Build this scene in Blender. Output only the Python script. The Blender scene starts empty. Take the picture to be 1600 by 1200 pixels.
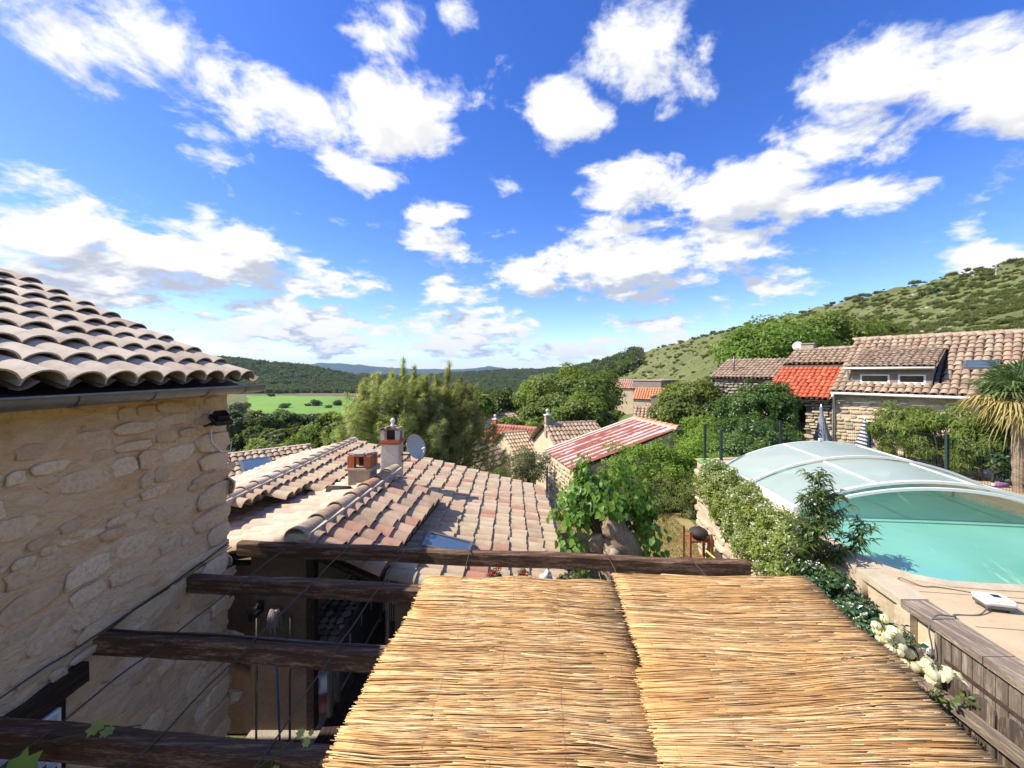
import bpy, bmesh, math, random
import numpy as np
from mathutils import Vector, Matrix, Euler, noise as mnoise

random.seed(7)
RNG = np.random.default_rng(11)
SC = bpy.context.scene
COL = SC.collection
R = math.radians
F_PX, HOR = 620.0, 580.0          # focal length in photo pixels, row of the horizon


def P(px, py, d):
    """photo pixel + distance along the view axis -> world point (eye at the origin)"""
    return Vector(((px - 800.0) * d / F_PX, d, -(py - HOR) * d / F_PX))


# ------------------------------------------------------------------ camera
cam_d = bpy.data.cameras.new('camera')
cam_d.sensor_width = 36.0
cam_d.lens = 36.0 * F_PX / 1600.0
cam_d.shift_y = -20.0 / 1600.0
cam_d.clip_start = 0.05
cam_d.clip_end = 40000.0
cam = bpy.data.objects.new('camera', cam_d)
COL.objects.link(cam)
cam.rotation_euler = (R(90), 0, 0)
SC.camera = cam

# ------------------------------------------------------------------ exposure
SC.view_settings.view_transform = 'Standard'
SC.view_settings.look = 'None'
SC.view_settings.gamma = 1.0
SC.view_settings.use_curve_mapping = False
SC.view_settings.exposure = 1.27
SC.cycles.use_denoising = True
SC.cycles.max_bounces = 6
SC.cycles.diffuse_bounces = 3
SC.cycles.glossy_bounces = 3
SC.cycles.transmission_bounces = 4
SC.cycles.transparent_max_bounces = 8
SC.cycles.volume_bounces = 0
SC.cycles.sample_clamp_indirect = 6.0
SC.cycles.caustics_reflective = False
SC.cycles.caustics_refractive = False

# ------------------------------------------------------------------ sun and sky
SUN_EL = R(46.5)
SUN_AZ = math.atan2(-0.997, -0.07)      # clockwise from +Y
sun_dir = Vector((math.sin(SUN_AZ) * math.cos(SUN_EL), math.cos(SUN_AZ) * math.cos(SUN_EL), math.sin(SUN_EL)))
sun_d = bpy.data.lights.new('sun', 'SUN')
sun_d.energy = 3.35
sun_d.angle = R(0.55)
sun_d.color = (1.0, 0.93, 0.82)
sun = bpy.data.objects.new('sun', sun_d)
COL.objects.link(sun)
sun.rotation_euler = (-sun_dir).to_track_quat('-Z', 'Y').to_euler()
sun.location = (-30, 12, 30)


class NT:
    """short-hand for building node trees"""
    def __init__(self, tree):
        self.t = tree
        self.n = tree.nodes
        self.l = tree.links

    def put(self, sock, v):
        if v is None:
            return
        if isinstance(v, bpy.types.NodeSocket):
            self.l.new(v, sock)
        else:
            if sock.type == 'RGBA' and not isinstance(v, (int, float)) and len(v) == 3:
                v = (*v, 1.0)
            sock.default_value = v

    def node(self, kind, ins=None, **props):
        nd = self.n.new(kind)
        for k, v in props.items():
            setattr(nd, k, v)
        for k, v in (ins or {}).items():
            self.put(nd.inputs[k], v)
        return nd

    def math(self, op, a, b=None, c=None, clamp=False):
        nd = self.n.new('ShaderNodeMath')
        nd.operation = op
        nd.use_clamp = clamp
        self.put(nd.inputs[0], a)
        self.put(nd.inputs[1], b)
        self.put(nd.inputs[2], c)
        return nd.outputs[0]

    def vec(self, op, a, b=None, c=None):
        nd = self.n.new('ShaderNodeVectorMath')
        nd.operation = op
        self.put(nd.inputs[0], a)
        self.put(nd.inputs[1], b)
        if c is not None:
            self.put(nd.inputs['Scale' if op == 'SCALE' else 2], c)
        return nd.outputs['Value' if op in ('DOT_PRODUCT', 'LENGTH', 'DISTANCE') else 'Vector']

    def mix(self, fac, a, b, blend='MIX'):
        nd = self.n.new('ShaderNodeMix')
        nd.data_type = 'RGBA'
        nd.blend_type = blend
        nd.clamp_factor = True
        self.put(nd.inputs['Factor'], fac)
        self.put(nd.inputs['A'], None)
        for s, v in ((nd.inputs[6], a), (nd.inputs[7], b)):
            self.put(s, v)
        return nd.outputs[2]

    def ramp(self, fac, stops, interp='LINEAR'):
        nd = self.n.new('ShaderNodeValToRGB')
        nd.color_ramp.interpolation = interp
        e = nd.color_ramp.elements
        while len(e) < len(stops):
            e.new(0.5)
        for el, (p, c) in zip(e, stops):
            el.position = p
            el.color = (*c, 1.0) if len(c) == 3 else c
        self.put(nd.inputs[0], fac)
        return nd.outputs[0]

    def step(self, v, lo, hi, a=0.0, b=1.0):
        nd = self.n.new('ShaderNodeMapRange')
        nd.interpolation_type = 'SMOOTHSTEP'
        self.put(nd.inputs[0], v)
        for i, x in enumerate((lo, hi, a, b)):
            nd.inputs[1 + i].default_value = x
        return nd.outputs[0]

    def noise(self, vec, scale, detail=4.0, rough=0.55, dist=0.0, out=0):
        nd = self.n.new('ShaderNodeTexNoise')
        if vec is not None:
            self.l.new(vec, nd.inputs['Vector'])
        nd.inputs['Scale'].default_value = scale
        nd.inputs['Detail'].default_value = detail
        nd.inputs['Roughness'].default_value = rough
        nd.inputs['Distortion'].default_value = dist
        return nd.outputs[out]


# each cloud: photo column, row, half-width, half-height, tilt (deg), weight
CLOUDS = [
    (210, 80, 190, 90, -12, .95), (400, 160, 250, 95, -16, 1.0), (600, 165, 160, 120, -20, .95), (585, 45, 95, 120, 35, .9),
    (550, 262, 110, 40, -18, .85), (100, 20, 60, 26, 0, .3), (360, 240, 110, 40, 0, .3),
    (90, 370, 270, 95, -4, 1.0), (310, 400, 270, 72, -8, 1.0), (500, 435, 150, 36, -10, .85), (180, 440, 330, 66, -3, .9),
    (480, 510, 220, 52, -3, 1.0), (720, 520, 150, 56, 0, 1.0), (170, 490, 60, 14, 0, .5),
    (678, 330, 75, 36, -6, .85),
    (1000, 292, 145, 58, 4, .95), (1200, 300, 190, 74, 4, 1.0), (1370, 305, 120, 44, 10, .85), (1000, 405, 190, 84, 6, 1.0),
    (1120, 380, 150, 80, 0, .9), (860, 425, 150, 50, 4, .95), (690, 385, 90, 44, -14, .85), (710, 455, 90, 36, 0, .8),
    (885, 185, 95, 80, -20, .72), (1000, 60, 150, 120, -20, .72), (1080, 145, 90, 60, 20, .5), (725, 30, 45, 55, 20, .55), (735, 170, 34, 26, 20, .35),
    (1400, 125, 210, 110, 8, 1.0), (1540, 100, 210, 130, 8, 1.05), (1330, 215, 140, 90, 25, .95), (1590, 160, 120, 70, 0, .9),
    (1222, 440, 85, 34, 0, .95), (1150, 480, 95, 24, 0, .7), (1530, 412, 110, 36, 8, .9), (1040, 512, 85, 34, 0, .85),
    (920, 548, 160, 26, 0, .85), (975, 500, 46, 20, 0, .6), (1510, 365, 40, 22, 0, .45), (1060, 560, 60, 12, 0, .5),
]


def cloud_group(lite):
    g = bpy.data.node_groups.new('cloud_shade' if lite else 'cloud_density', 'ShaderNodeTree')
    g.interface.new_socket('Direction', in_out='INPUT', socket_type='NodeSocketVector')
    g.interface.new_socket('Density', in_out='OUTPUT', socket_type='NodeSocketFloat')
    t = NT(g)
    gi = t.node('NodeGroupInput')
    go = t.node('NodeGroupOutput')
    d = t.vec('NORMALIZE', gi.outputs[0])
    w1 = t.noise(d, 5.5, 1 if lite else 4, .6, 0, 1)
    dd = t.vec('ADD', d, t.vec('SCALE', t.vec('SUBTRACT', w1, (.5, .5, .5)), None, .075))
    total = None
    rr = random.Random(3)
    spots = []
    for (px, py, hx, hy, ang, amp) in CLOUDS:
        c = P(px, py, 1.0).normalized()
        ca, sa = math.cos(R(ang)), math.sin(R(ang))
        ax = []
        for ex, ey in ((hx * ca, -hx * sa), (-hy * sa, -hy * ca)):
            e = (P(px + ex, py + ey, 1.0).normalized() - P(px - ex, py - ey, 1.0).normalized()) * .5
            ax.append(e - c * e.dot(c))
        spots.append((ax[0], ax[1], amp))
    for k in range(24):                      # sky carried on out of view, extra clouds added there for brighter fill light
        az = R(rr.uniform(62, 298))
        el = R(rr.choice((8, 13, 20, 32, 48, 66)) + rr.uniform(-3, 3))
        c = Vector((math.sin(az) * math.cos(el), math.cos(az) * math.cos(el), math.sin(el)))
        s = .12 + .20 * math.sin(el)
        right = Vector((0, 0, 1)).cross(c).normalized()
        spots.append((right * s * rr.uniform(1.0, 1.8), c.cross(right).normalized() * s * rr.uniform(.5, .8), rr.uniform(.8, 1.0)))
    for e1, e2, amp in spots:
        g11, g12, g22 = e1.dot(e1), e1.dot(e2), e2.dot(e2)
        det = g11 * g22 - g12 * g12
        a = t.vec('DOT_PRODUCT', dd, tuple((e1 * g22 - e2 * g12) / det))
        b = t.vec('DOT_PRODUCT', dd, tuple((e2 * g11 - e1 * g12) / det))
        q = t.math('MULTIPLY_ADD', b, b, t.math('MULTIPLY', a, a))
        bump = t.math('SUBTRACT', 1.0, q, clamp=True)
        total = t.math('MULTIPLY', bump, amp) if total is None else t.math('MAXIMUM', total, t.math('MULTIPLY', bump, amp))
    sep = t.node('ShaderNodeSeparateXYZ', {0: d})
    flat = t.vec('SCALE', d, None, t.math('DIVIDE', 1.0, t.math('ADD', t.math('MAXIMUM', sep.outputs[2], 0.0), .28)))
    n1 = t.noise(flat, 5.0, 3 if lite else 9, .62, .25)
    nn = t.math('MULTIPLY', n1, 2.9)
    dens = t.math('ADD', t.math('MULTIPLY', total, 1.0), t.math('SUBTRACT', nn, 1.79))
    t.l.new(dens, go.inputs[0])
    return g


def make_world():
    w = bpy.data.worlds.new('World')
    SC.world = w
    w.use_nodes = True
    w.cycles.sampling_method = 'NONE'
    t = NT(w.node_tree)
    t.n.clear()
    out = t.node('ShaderNodeOutputWorld')
    sky = t.node('ShaderNodeTexSky')
    sky.sky_type = 'NISHITA'
    sky.sun_disc = False
    sky.sun_elevation = SUN_EL
    sky.sun_rotation = SUN_AZ
    sky.altitude = 400
    sky.air_density = 1.0
    sky.dust_density = .45
    sky.ozone_density = 2.5
    hs = t.node('ShaderNodeHueSaturation', {'Saturation': 1.34, 'Value': 1.0, 'Hue': .521, 'Color': sky.outputs[0]})
    bg = t.node('ShaderNodeBackground', {0: hs.outputs[0], 1: .104})
    tc = t.node('ShaderNodeTexCoord')
    g = cloud_group(False)
    d0 = t.n.new('ShaderNodeGroup')
    d0.node_tree = g
    t.l.new(tc.outputs['Generated'], d0.inputs[0])
    d1 = t.n.new('ShaderNodeGroup')
    d1.node_tree = cloud_group(True)
    off = t.vec('ADD', tc.outputs['Generated'], (-.035, 0.0, .062))
    t.l.new(off, d1.inputs[0])
    a = t.step(d0.outputs[0], -.06, .46)
    thick = t.step(d0.outputs[0], .05, .60)
    low = t.step(t.node('ShaderNodeSeparateXYZ', {0: tc.outputs['Generated']}).outputs[2], .10, .55, 1.0, .35)
    shade = t.math('MULTIPLY', t.math('MULTIPLY', t.step(t.math('SUBTRACT', d1.outputs[0], t.math('MULTIPLY', d0.outputs[0], .8)), -.16, .46), t.step(d1.outputs[0], .02, .40)), low)
    white = t.mix(thick, (.86, .90, .98), (1.0, .985, .96))
    colr = t.mix(shade, white, (.50, .54, .61))
    cl = t.node('ShaderNodeBackground', {0: colr, 1: .46})
    sep = t.node('ShaderNodeSeparateXYZ', {0: tc.outputs['Generated']})
    fade = t.step(sep.outputs[2], -.01, .03)
    mx = t.node('ShaderNodeMixShader', {0: t.math('MULTIPLY', a, fade), 1: bg.outputs[0], 2: cl.outputs[0]})
    t.l.new(mx.outputs[0], out.inputs[0])


make_world()

# ------------------------------------------------------------------ scene graph helpers
WM = {}


def link(name, data, parent=None, M=None):
    o = bpy.data.objects.new(name, data)
    COL.objects.link(o)
    M = M if M is not None else Matrix.Identity(4)
    WM[o.name] = M
    if parent is not None:
        o.parent = parent
        o.matrix_basis = WM[parent.name].inverted() @ M
    else:
        o.matrix_basis = M
    return o


def tag(o, label=None, cat=None, group=None, kind=None):
    if label:
        o['label'] = label
    if cat:
        o['category'] = cat
    if group:
        o['group'] = group
    if kind:
        o['kind'] = kind
    return o


def thing(name, label, cat, loc=(0, 0, 0), group=None, rotz=0.0):
    o = link(name, None, None, Matrix.Translation(Vector(loc)) @ Matrix.Rotation(rotz, 4, 'Z'))
    o.empty_display_size = .2
    return tag(o, label, cat, group)


def npmesh(name, V, F, mats, smooth=False, rnd=None, fm=None):
    """V (n,3), F list of equal-length index arrays (m,k) -> mesh"""
    me = bpy.data.meshes.new(name)
    V = np.asarray(V, dtype=np.float32)
    if not isinstance(F, list):
        F = [F]
    F = [np.asarray(f, dtype=np.int32) for f in F if len(f)]
    me.vertices.add(len(V))
    me.vertices.foreach_set('co', V.ravel())
    tot = np.concatenate([np.full(len(f), f.shape[1], np.int32) for f in F])
    idx = np.concatenate([f.ravel() for f in F])
    me.loops.add(len(idx))
    me.loops.foreach_set('vertex_index', idx)
    st = np.zeros(len(tot), np.int32)
    st[1:] = np.cumsum(tot)[:-1]
    me.polygons.add(len(tot))
    me.polygons.foreach_set('loop_start', st)
    me.polygons.foreach_set('use_smooth', np.full(len(tot), smooth) if isinstance(smooth, bool) else np.asarray(smooth, bool))
    if fm is not None:
        me.polygons.foreach_set('material_index', np.asarray(fm, np.int32))
    if rnd is not None:
        at = me.attributes.new('rnd', 'FLOAT', 'POINT')
        at.data.foreach_set('value', np.asarray(rnd, np.float32))
    for m in (mats if isinstance(mats, (list, tuple)) else [mats]):
        me.materials.append(m)
    me.update(calc_edges=True)
    return me


class MB:
    """collects simple solids into one mesh"""
    def __init__(self):
        self.v, self.f, self.s, self.r = [], [], [], []

    def add(self, vs, fs, smooth=False, rnd=0.0):
        b = len(self.v)
        self.v += [tuple(p) for p in vs]
        self.r += [rnd] * len(vs)
        for f in fs:
            self.f.append([b + i for i in f])
            self.s.append(smooth)
        return self

    def box(self, c, size, rz=0.0, M=None, rnd=0.0):
        M = M or (Matrix.Translation(Vector(c)) @ Matrix.Rotation(rz, 4, 'Z'))
        hx, hy, hz = size[0] / 2, size[1] / 2, size[2] / 2
        vs = [M @ Vector((sx * hx, sy * hy, sz * hz)) for sx in (-1, 1) for sy in (-1, 1) for sz in (-1, 1)]
        return self.add(vs, [(0, 1, 3, 2), (4, 6, 7, 5), (0, 4, 5, 1), (2, 3, 7, 6), (0, 2, 6, 4), (1, 5, 7, 3)], rnd=rnd)

    def beam(self, a, b, w, h, up=(0, 0, 1), rnd=0.0):
        a, b = Vector(a), Vector(b)
        y = (b - a)
        L = y.length
        y.normalize()
        x = y.cross(Vector(up)).normalized()
        z = x.cross(y)
        M = Matrix((x, y, z)).transposed().to_4x4()
        M.translation = (a + b) / 2
        return self.box(None, (w, L, h), M=M, rnd=rnd)

    def tube(self, pts, rad, seg=8, cap=True, rnd=0.0):
        pts = [Vector(p) for p in pts]
        n = len(pts)
        rad = rad if isinstance(rad, (list, tuple)) else [rad] * n
        vs = []
        ref = None
        for i, p in enumerate(pts):
            d = (pts[min(i + 1, n - 1)] - pts[max(i - 1, 0)]).normalized()
            if ref is None:
                ref = Vector((0, 0, 1)) if abs(d.z) < .9 else Vector((1, 0, 0))
            x = d.cross(ref).normalized()
            y = x.cross(d)
            ref = y
            for k in range(seg):
                a = 2 * math.pi * k / seg
                vs.append(p + (x * math.cos(a) + y * math.sin(a)) * rad[i])
        fs = [(i * seg + k, i * seg + (k + 1) % seg, (i + 1) * seg + (k + 1) % seg, (i + 1) * seg + k) for i in range(n - 1) for k in range(seg)]
        if cap:
            fs += [tuple(range(seg)), tuple(range((n - 1) * seg, n * seg))[::-1]]
        return self.add(vs, fs, True, rnd)

    def lathe(self, prof, c=(0, 0, 0), seg=16, M=None, rnd=0.0):
        M = M or Matrix.Translation(Vector(c))
        vs = [M @ Vector((r * math.cos(2 * math.pi * k / seg), r * math.sin(2 * math.pi * k / seg), z)) for r, z in prof for k in range(seg)]
        fs = [(i * seg + k, i * seg + (k + 1) % seg, (i + 1) * seg + (k + 1) % seg, (i + 1) * seg + k) for i in range(len(prof) - 1) for k in range(seg)]
        return self.add(vs, fs, True, rnd)

    def prism(self, poly, z0, z1, rnd=0.0):
        """poly: xy list; vertical prism"""
        n = len(poly)
        vs = [(x, y, z0) for x, y in poly] + [(x, y, z1) for x, y in poly]
        fs = [tuple(range(n))[::-1], tuple(range(n, 2 * n))] + [(i, (i + 1) % n, n + (i + 1) % n, n + i) for i in range(n)]
        return self.add(vs, fs, rnd=rnd)

    def slab(self, pts, vec, rnd=0.0):
        """polygon of 3-D points extruded by vec"""
        n = len(pts)
        vec = Vector(vec)
        vs = [Vector(p) for p in pts] + [Vector(p) + vec for p in pts]
        fs = [tuple(range(n)), tuple(range(n, 2 * n))[::-1]] + [((i + 1) % n, i, n + i, n + (i + 1) % n) for i in range(n)]
        return self.add(vs, fs, rnd=rnd)

    def mesh(self, name, mat, fix=True):
        me = bpy.data.meshes.new(name)
        me.from_pydata(self.v, [], self.f)
        me.polygons.foreach_set('use_smooth', np.array(self.s, bool))
        at = me.attributes.new('rnd', 'FLOAT', 'POINT')
        at.data.foreach_set('value', np.array(self.r, np.float32))
        for m in (mat if isinstance(mat, (list, tuple)) else [mat]):
            me.materials.append(m)
        if fix:
            bm = bmesh.new()
            bm.from_mesh(me)
            bmesh.ops.recalc_face_normals(bm, faces=bm.faces)
            bm.to_mesh(me)
            bm.free()
        me.update()
        return me

    def build(self, name, mat, parent=None, M=None, bevel=0.0):
        o = link(name, self.mesh(name, mat), parent, M)
        if bevel:
            md = o.modifiers.new('bevel', 'BEVEL')
            md.width = bevel
            md.segments = 2
            md.limit_method = 'ANGLE'
        return o


def smooth_pts(pts, n=6):
    """Catmull-Rom curve through the points"""
    p = [Vector(q) for q in pts]
    p = [p[0]] + p + [p[-1]]
    out = []
    for i in range(1, len(p) - 2):
        a, b, c, d = p[i - 1:i + 3]
        for k in range(n):
            t = k / n
            out.append(.5 * ((2 * b) + (c - a) * t + (2 * a - 5 * b + 4 * c - d) * t * t + (3 * b - a - 3 * c + d) * t ** 3))
    return out + [p[-2]]


def frame(o, x, y, z):
    M = Matrix((x, y, z)).transposed().to_4x4()
    M.translation = o
    return M


# ------------------------------------------------------------------ materials
def newmat(name):
    m = bpy.data.materials.new(name)
    m.use_nodes = True
    t = NT(m.node_tree)
    bs = t.n['Principled BSDF']
    return m, t, bs


def random_value(t):
    """one number per object plus the 'rnd' attribute of joined pieces"""
    oi = t.node('ShaderNodeObjectInfo')
    at = t.node('ShaderNodeAttribute', attribute_name='rnd')
    return t.math('FRACT', t.math('ADD', oi.outputs['Random'], at.outputs['Fac']))


def mat_plain(name, col, rough=.7, var=.25, scale=6.0, bump=.25, bscale=None, metal=0.0, spec=.5, second=None, coords='Object', detail=6, stretch=None, rvar=0.0):
    """colour broken up by two noises, with matching relief"""
    m, t, bs = newmat(name)
    tc = t.node('ShaderNodeTexCoord')
    geo = t.node('ShaderNodeNewGeometry')
    v = geo.outputs['Position'] if coords == 'World' else tc.outputs['Object']
    if stretch:
        v = t.vec('MULTIPLY', v, stretch)
    n1 = t.noise(v, scale, detail, .6)
    n2 = t.noise(v, scale * 7.3, 4, .6)
    nn = t.math('MULTIPLY_ADD', n2, .4, t.math('MULTIPLY', n1, .6))
    lo = tuple(c * (1 - var) for c in col)
    hi = tuple(min(1, c * (1 + var)) for c in (second or col))
    c = t.ramp(nn, [(.3, lo), (.5, col), (.7, hi)])
    if rvar:
        rv = random_value(t)
        c = t.mix(1.0, c, t.ramp(rv, [(0, (1 - rvar,) * 3), (1, (1, 1, 1))]), 'MULTIPLY')
    t.put(bs.inputs['Base Color'], c)
    bs.inputs['Roughness'].default_value = rough
    bs.inputs['Metallic'].default_value = metal
    bs.inputs['Specular IOR Level'].default_value = spec
    if bump:
        b = t.node('ShaderNodeBump', {'Strength': bump, 'Distance': .01, 'Height': t.noise(v, bscale or scale * 4, 6, .65)})
        t.l.new(b.outputs[0], bs.inputs['Normal'])
    return m


def mat_tile(name, cols, dirt=(.10, .085, .07), dirt_amt=.5, rough=.85):
    """fired clay: every tile its own tone, lichen and soot patches on top"""
    m, t, bs = newmat(name)
    tc = t.node('ShaderNodeTexCoord')
    geo = t.node('ShaderNodeNewGeometry')
    rv = random_value(t)
    n = len(cols)
    base = t.ramp(rv, [(i / max(1, n - 1), c) for i, c in enumerate(cols)])
    pos = geo.outputs['Position']
    n1 = t.noise(pos, 3.2, 5, .65)
    n2 = t.noise(pos, 38, 4, .7)
    base = t.mix(t.math('MULTIPLY', t.step(n1, .42, .72), dirt_amt), base, dirt)
    base = t.mix(t.math('MULTIPLY', t.step(n2, .52, .72), .35), base, (.42, .38, .31))
    base = t.mix(t.math('MULTIPLY', t.step(n2, .30, .44, 1, 0), .3), base, dirt)
    t.put(bs.inputs['Base Color'], base)
    bs.inputs['Roughness'].default_value = rough
    bs.inputs['Specular IOR Level'].default_value = .25
    b = t.node('ShaderNodeBump', {'Strength': .35, 'Distance': .006, 'Height': t.noise(pos, 60, 5, .7)})
    t.l.new(b.outputs[0], bs.inputs['Normal'])
    return m


def mat_leaf(name, cols, trans=.35, rough=.5, spec=.35):
    m, t, bs = newmat(name)
    at = t.node('ShaderNodeAttribute', attribute_name='rnd')
    oi = t.node('ShaderNodeObjectInfo')
    n = len(cols)
    c = t.ramp(at.outputs['Fac'], [(i / (n - 1), k) for i, k in enumerate(cols)])
    hs = t.node('ShaderNodeHueSaturation', {'Color': c, 'Hue': t.math('MULTIPLY_ADD', oi.outputs['Random'], .03, .485),
                                            'Value': t.math('MULTIPLY_ADD', oi.outputs['Random'], .3, .85)})
    t.put(bs.inputs['Base Color'], hs.outputs[0])
    bs.inputs['Roughness'].default_value = rough
    bs.inputs['Specular IOR Level'].default_value = spec
    out = [x for x in t.n if x.type == 'OUTPUT_MATERIAL'][0]
    tr = t.node('ShaderNodeBsdfTranslucent', {0: t.mix(1.0, hs.outputs[0], (1.25, 1.2, .55), 'MULTIPLY')})
    mx = t.node('ShaderNodeMixShader', {0: trans, 1: bs.outputs[0], 2: tr.outputs[0]})
    t.l.new(mx.outputs[0], out.inputs[0])
    return m


def mat_wood(name, dark, light, scale=3.0, rough=.8, axis=0, rvar=.3):
    """long grain along one object axis"""
    s = [14.0, 14.0, 14.0]
    s[axis] = .9
    return mat_plain(name, dark, rough, .45, scale, .5, scale * 3, second=light, stretch=tuple(s), rvar=rvar, spec=.25)


M = {}
M['tile_cream'] = mat_tile('clay_cream', [(.58, .47, .34), (.63, .52, .39), (.54, .41, .29), (.66, .55, .42), (.57, .45, .33), (.52, .37, .26), (.61, .50, .37)], (.20, .15, .12), .35)
M['tile_left'] = mat_tile('clay_weathered', [(.48, .39, .295), (.54, .455, .35), (.46, .36, .265), (.57, .49, .39), (.50, .405, .305), (.44, .35, .27)], (.16, .11, .085), .5)
M['tile_mixed'] = mat_tile('clay_mixed', [(.46, .36, .235), (.52, .415, .275), (.44, .32, .20), (.53, .43, .29), (.49, .375, .245), (.47, .32, .21), (.42, .20, .13), (.52, .41, .28), (.47, .365, .24), (.40, .30, .20)], (.17, .115, .085), .38)
M['tile_big'] = mat_tile('clay_old', [(.42, .29, .19), (.46, .34, .22), (.40, .25, .17), (.50, .33, .24), (.38, .28, .19), (.44, .22, .15), (.47, .35, .23)], (.13, .10, .075), .55)
M['tile_ridge'] = mat_tile('clay_ridge', [(.48, .22, .13), (.46, .38, .26), (.40, .24, .17), (.50, .40, .27), (.45, .19, .11)], (.10, .085, .075), .6)
M['tile_red'] = mat_tile('clay_red', [(.50, .10, .045), (.56, .14, .06), (.46, .085, .04), (.58, .17, .08), (.52, .11, .05)], (.22, .07, .04), .3)
M['tile_brown'] = mat_tile('clay_brown', [(.34, .24, .165), (.41, .305, .21), (.30, .20, .13), (.45, .35, .25), (.37, .23, .15), (.43, .34, .245)], (.10, .075, .06), .6)
M['tile_orange'] = mat_tile('clay_orange', [(.60, .24, .11), (.64, .28, .13), (.55, .20, .09)], (.3, .16, .1), .3)
M['pan_dark'] = mat_plain('clay_channel', (.30, .20, .14), .9, .4, 5, .4, 30)
M['mortar_bed'] = mat_plain('ridge_mortar', (.52, .43, .33), .95, .3, 6, .6, 24, coords='World')
M['zinc'] = mat_plain('zinc_gutter', (.17, .18, .18), .45, .3, 4, .1, 20, metal=.55, coords='World')
M['white_metal'] = mat_plain('white_gutter', (.68, .66, .61), .5, .15, 4, .1, coords='World')
M['beam_wood'] = mat_wood('pergola_wood', (.11, .058, .033), (.32, .215, .135), 2.2, .85, 0)
M['dark_wood'] = mat_wood('dark_wood', (.045, .026, .02), (.10, .06, .045), 2.2, .7, 1)
M['grey_wood'] = mat_wood('grey_weathered_wood', (.19, .15, .115), (.40, .33, .26), 2.2, .9, 2)
M['grey_wood_y'] = mat_wood('grey_weathered_plank', (.21, .16, .12), (.42, .34, .26), 2.0, .9, 1)
M['picket_wood'] = mat_wood('picket_wood', (.10, .075, .055), (.27, .21, .155), 2.2, .9, 2)
M['iron'] = mat_plain('rusty_iron', (.09, .055, .045), .7, .5, 20, .4, metal=.4)
M['black'] = mat_plain('black_plastic', (.012, .011, .012), .45, .3, 10, .1)
M['white_plastic'] = mat_plain('white_plastic', (.72, .72, .70), .35, .06, 10, 0)
M['grey_plastic'] = mat_plain('grey_plastic', (.10, .10, .105), .5, .2, 10, .1)
M['render_brown'] = mat_plain('brown_render', (.15, .10, .066), .95, .3, 2.5, .5, 40, coords='World')
M['render_cream'] = mat_plain('cream_render', (.55, .45, .30), .95, .18, 2.0, .5, 30, coords='World')
M['render_grey'] = mat_plain('grey_render', (.20, .18, .155), .95, .25, .6, .4, 10, coords='World')
M['render_white'] = mat_plain('white_render', (.55, .50, .43), .95, .3, 3.5, .5, 25, coords='World')
M['concrete'] = mat_plain('old_concrete', (.33, .28, .21), .95, .35, 5, .7, 26, coords='World')
M['brick'] = mat_plain('red_brick', (.42, .13, .06), .9, .3, 9, .5, 40, coords='World')
M['stone'] = mat_plain('limestone', (.40, .33, .26), .95, .38, 7, .8, 26, second=(.42, .36, .30), coords='World', rvar=.42)
M['stone_grey'] = mat_plain('grey_rubble', (.38, .33, .265), .95, .4, 6, .8, 22, coords='World', rvar=.5)
M['stone_warm'] = mat_plain('warm_rubble', (.60, .48, .33), .95, .32, 6, .8, 22, coords='World', rvar=.4)


def mat_lime():
    m, t, bs = newmat('lime_mortar')
    geo = t.node('ShaderNodeNewGeometry')
    pos = geo.outputs['Position']
    v = t.vec('MULTIPLY', pos, (1, 1, 1.9))
    n1 = t.noise(v, 2.2, 6, .65, .4)
    n2 = t.noise(v, 9, 6, .68, .8)
    n3 = t.noise(v, 42, 5, .7)
    c = t.ramp(n1, [(.30, (.62, .36, .18)), (.46, (.72, .48, .28)), (.58, (.74, .53, .33)), (.72, (.69, .49, .31))])
    c = t.mix(t.step(n2, .50, .68, 0, .8), c, (.72, .54, .36))
    c = t.mix(t.step(n2, .30, .42, .75, 0), c, (.36, .20, .10))
    c = t.mix(t.step(n3, .58, .74, 0, .55), c, (.26, .19, .13))
    t.put(bs.inputs['Base Color'], c)
    bs.inputs['Roughness'].default_value = .97
    bs.inputs['Specular IOR Level'].default_value = .15
    b = t.node('ShaderNodeBump', {'Strength': 1.0, 'Distance': .035, 'Height': t.math('MULTIPLY_ADD', n3, .25, n2)})
    t.l.new(b.outputs[0], bs.inputs['Normal'])
    return m


M['lime'] = mat_lime()
M['lime_pale'] = mat_plain('pale_mortar', (.50, .40, .27), .97, .3, 3, .8, 18, coords='World')
M['gap'] = mat_plain('dark_joint', (.10, .085, .065), .97, .4, 6, .6, 18, coords='World')

# ------------------------------------------------------------------ terrain
def sstep(a, b, x):
    q = np.clip((np.asarray(x, float) - a) / (b - a), 0, 1)
    return q * q * (3 - 2 * q)


def fnoise(x, y, s, oct=3):
    """cheap smooth value noise for arrays"""
    x, y = np.asarray(x, float), np.asarray(y, float)
    tot = 0
    amp = 1
    for k in range(oct):
        tot = tot + amp * (np.sin(x * s * 1.7 + 1.3 * k + 1.9 * np.sin(y * s * 1.1 + k)) * np.cos(y * s * 1.4 - 2.1 * k + 1.3 * np.sin(x * s * .9)))
        amp *= .5
        s *= 2.13
    return tot / 1.75


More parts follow.
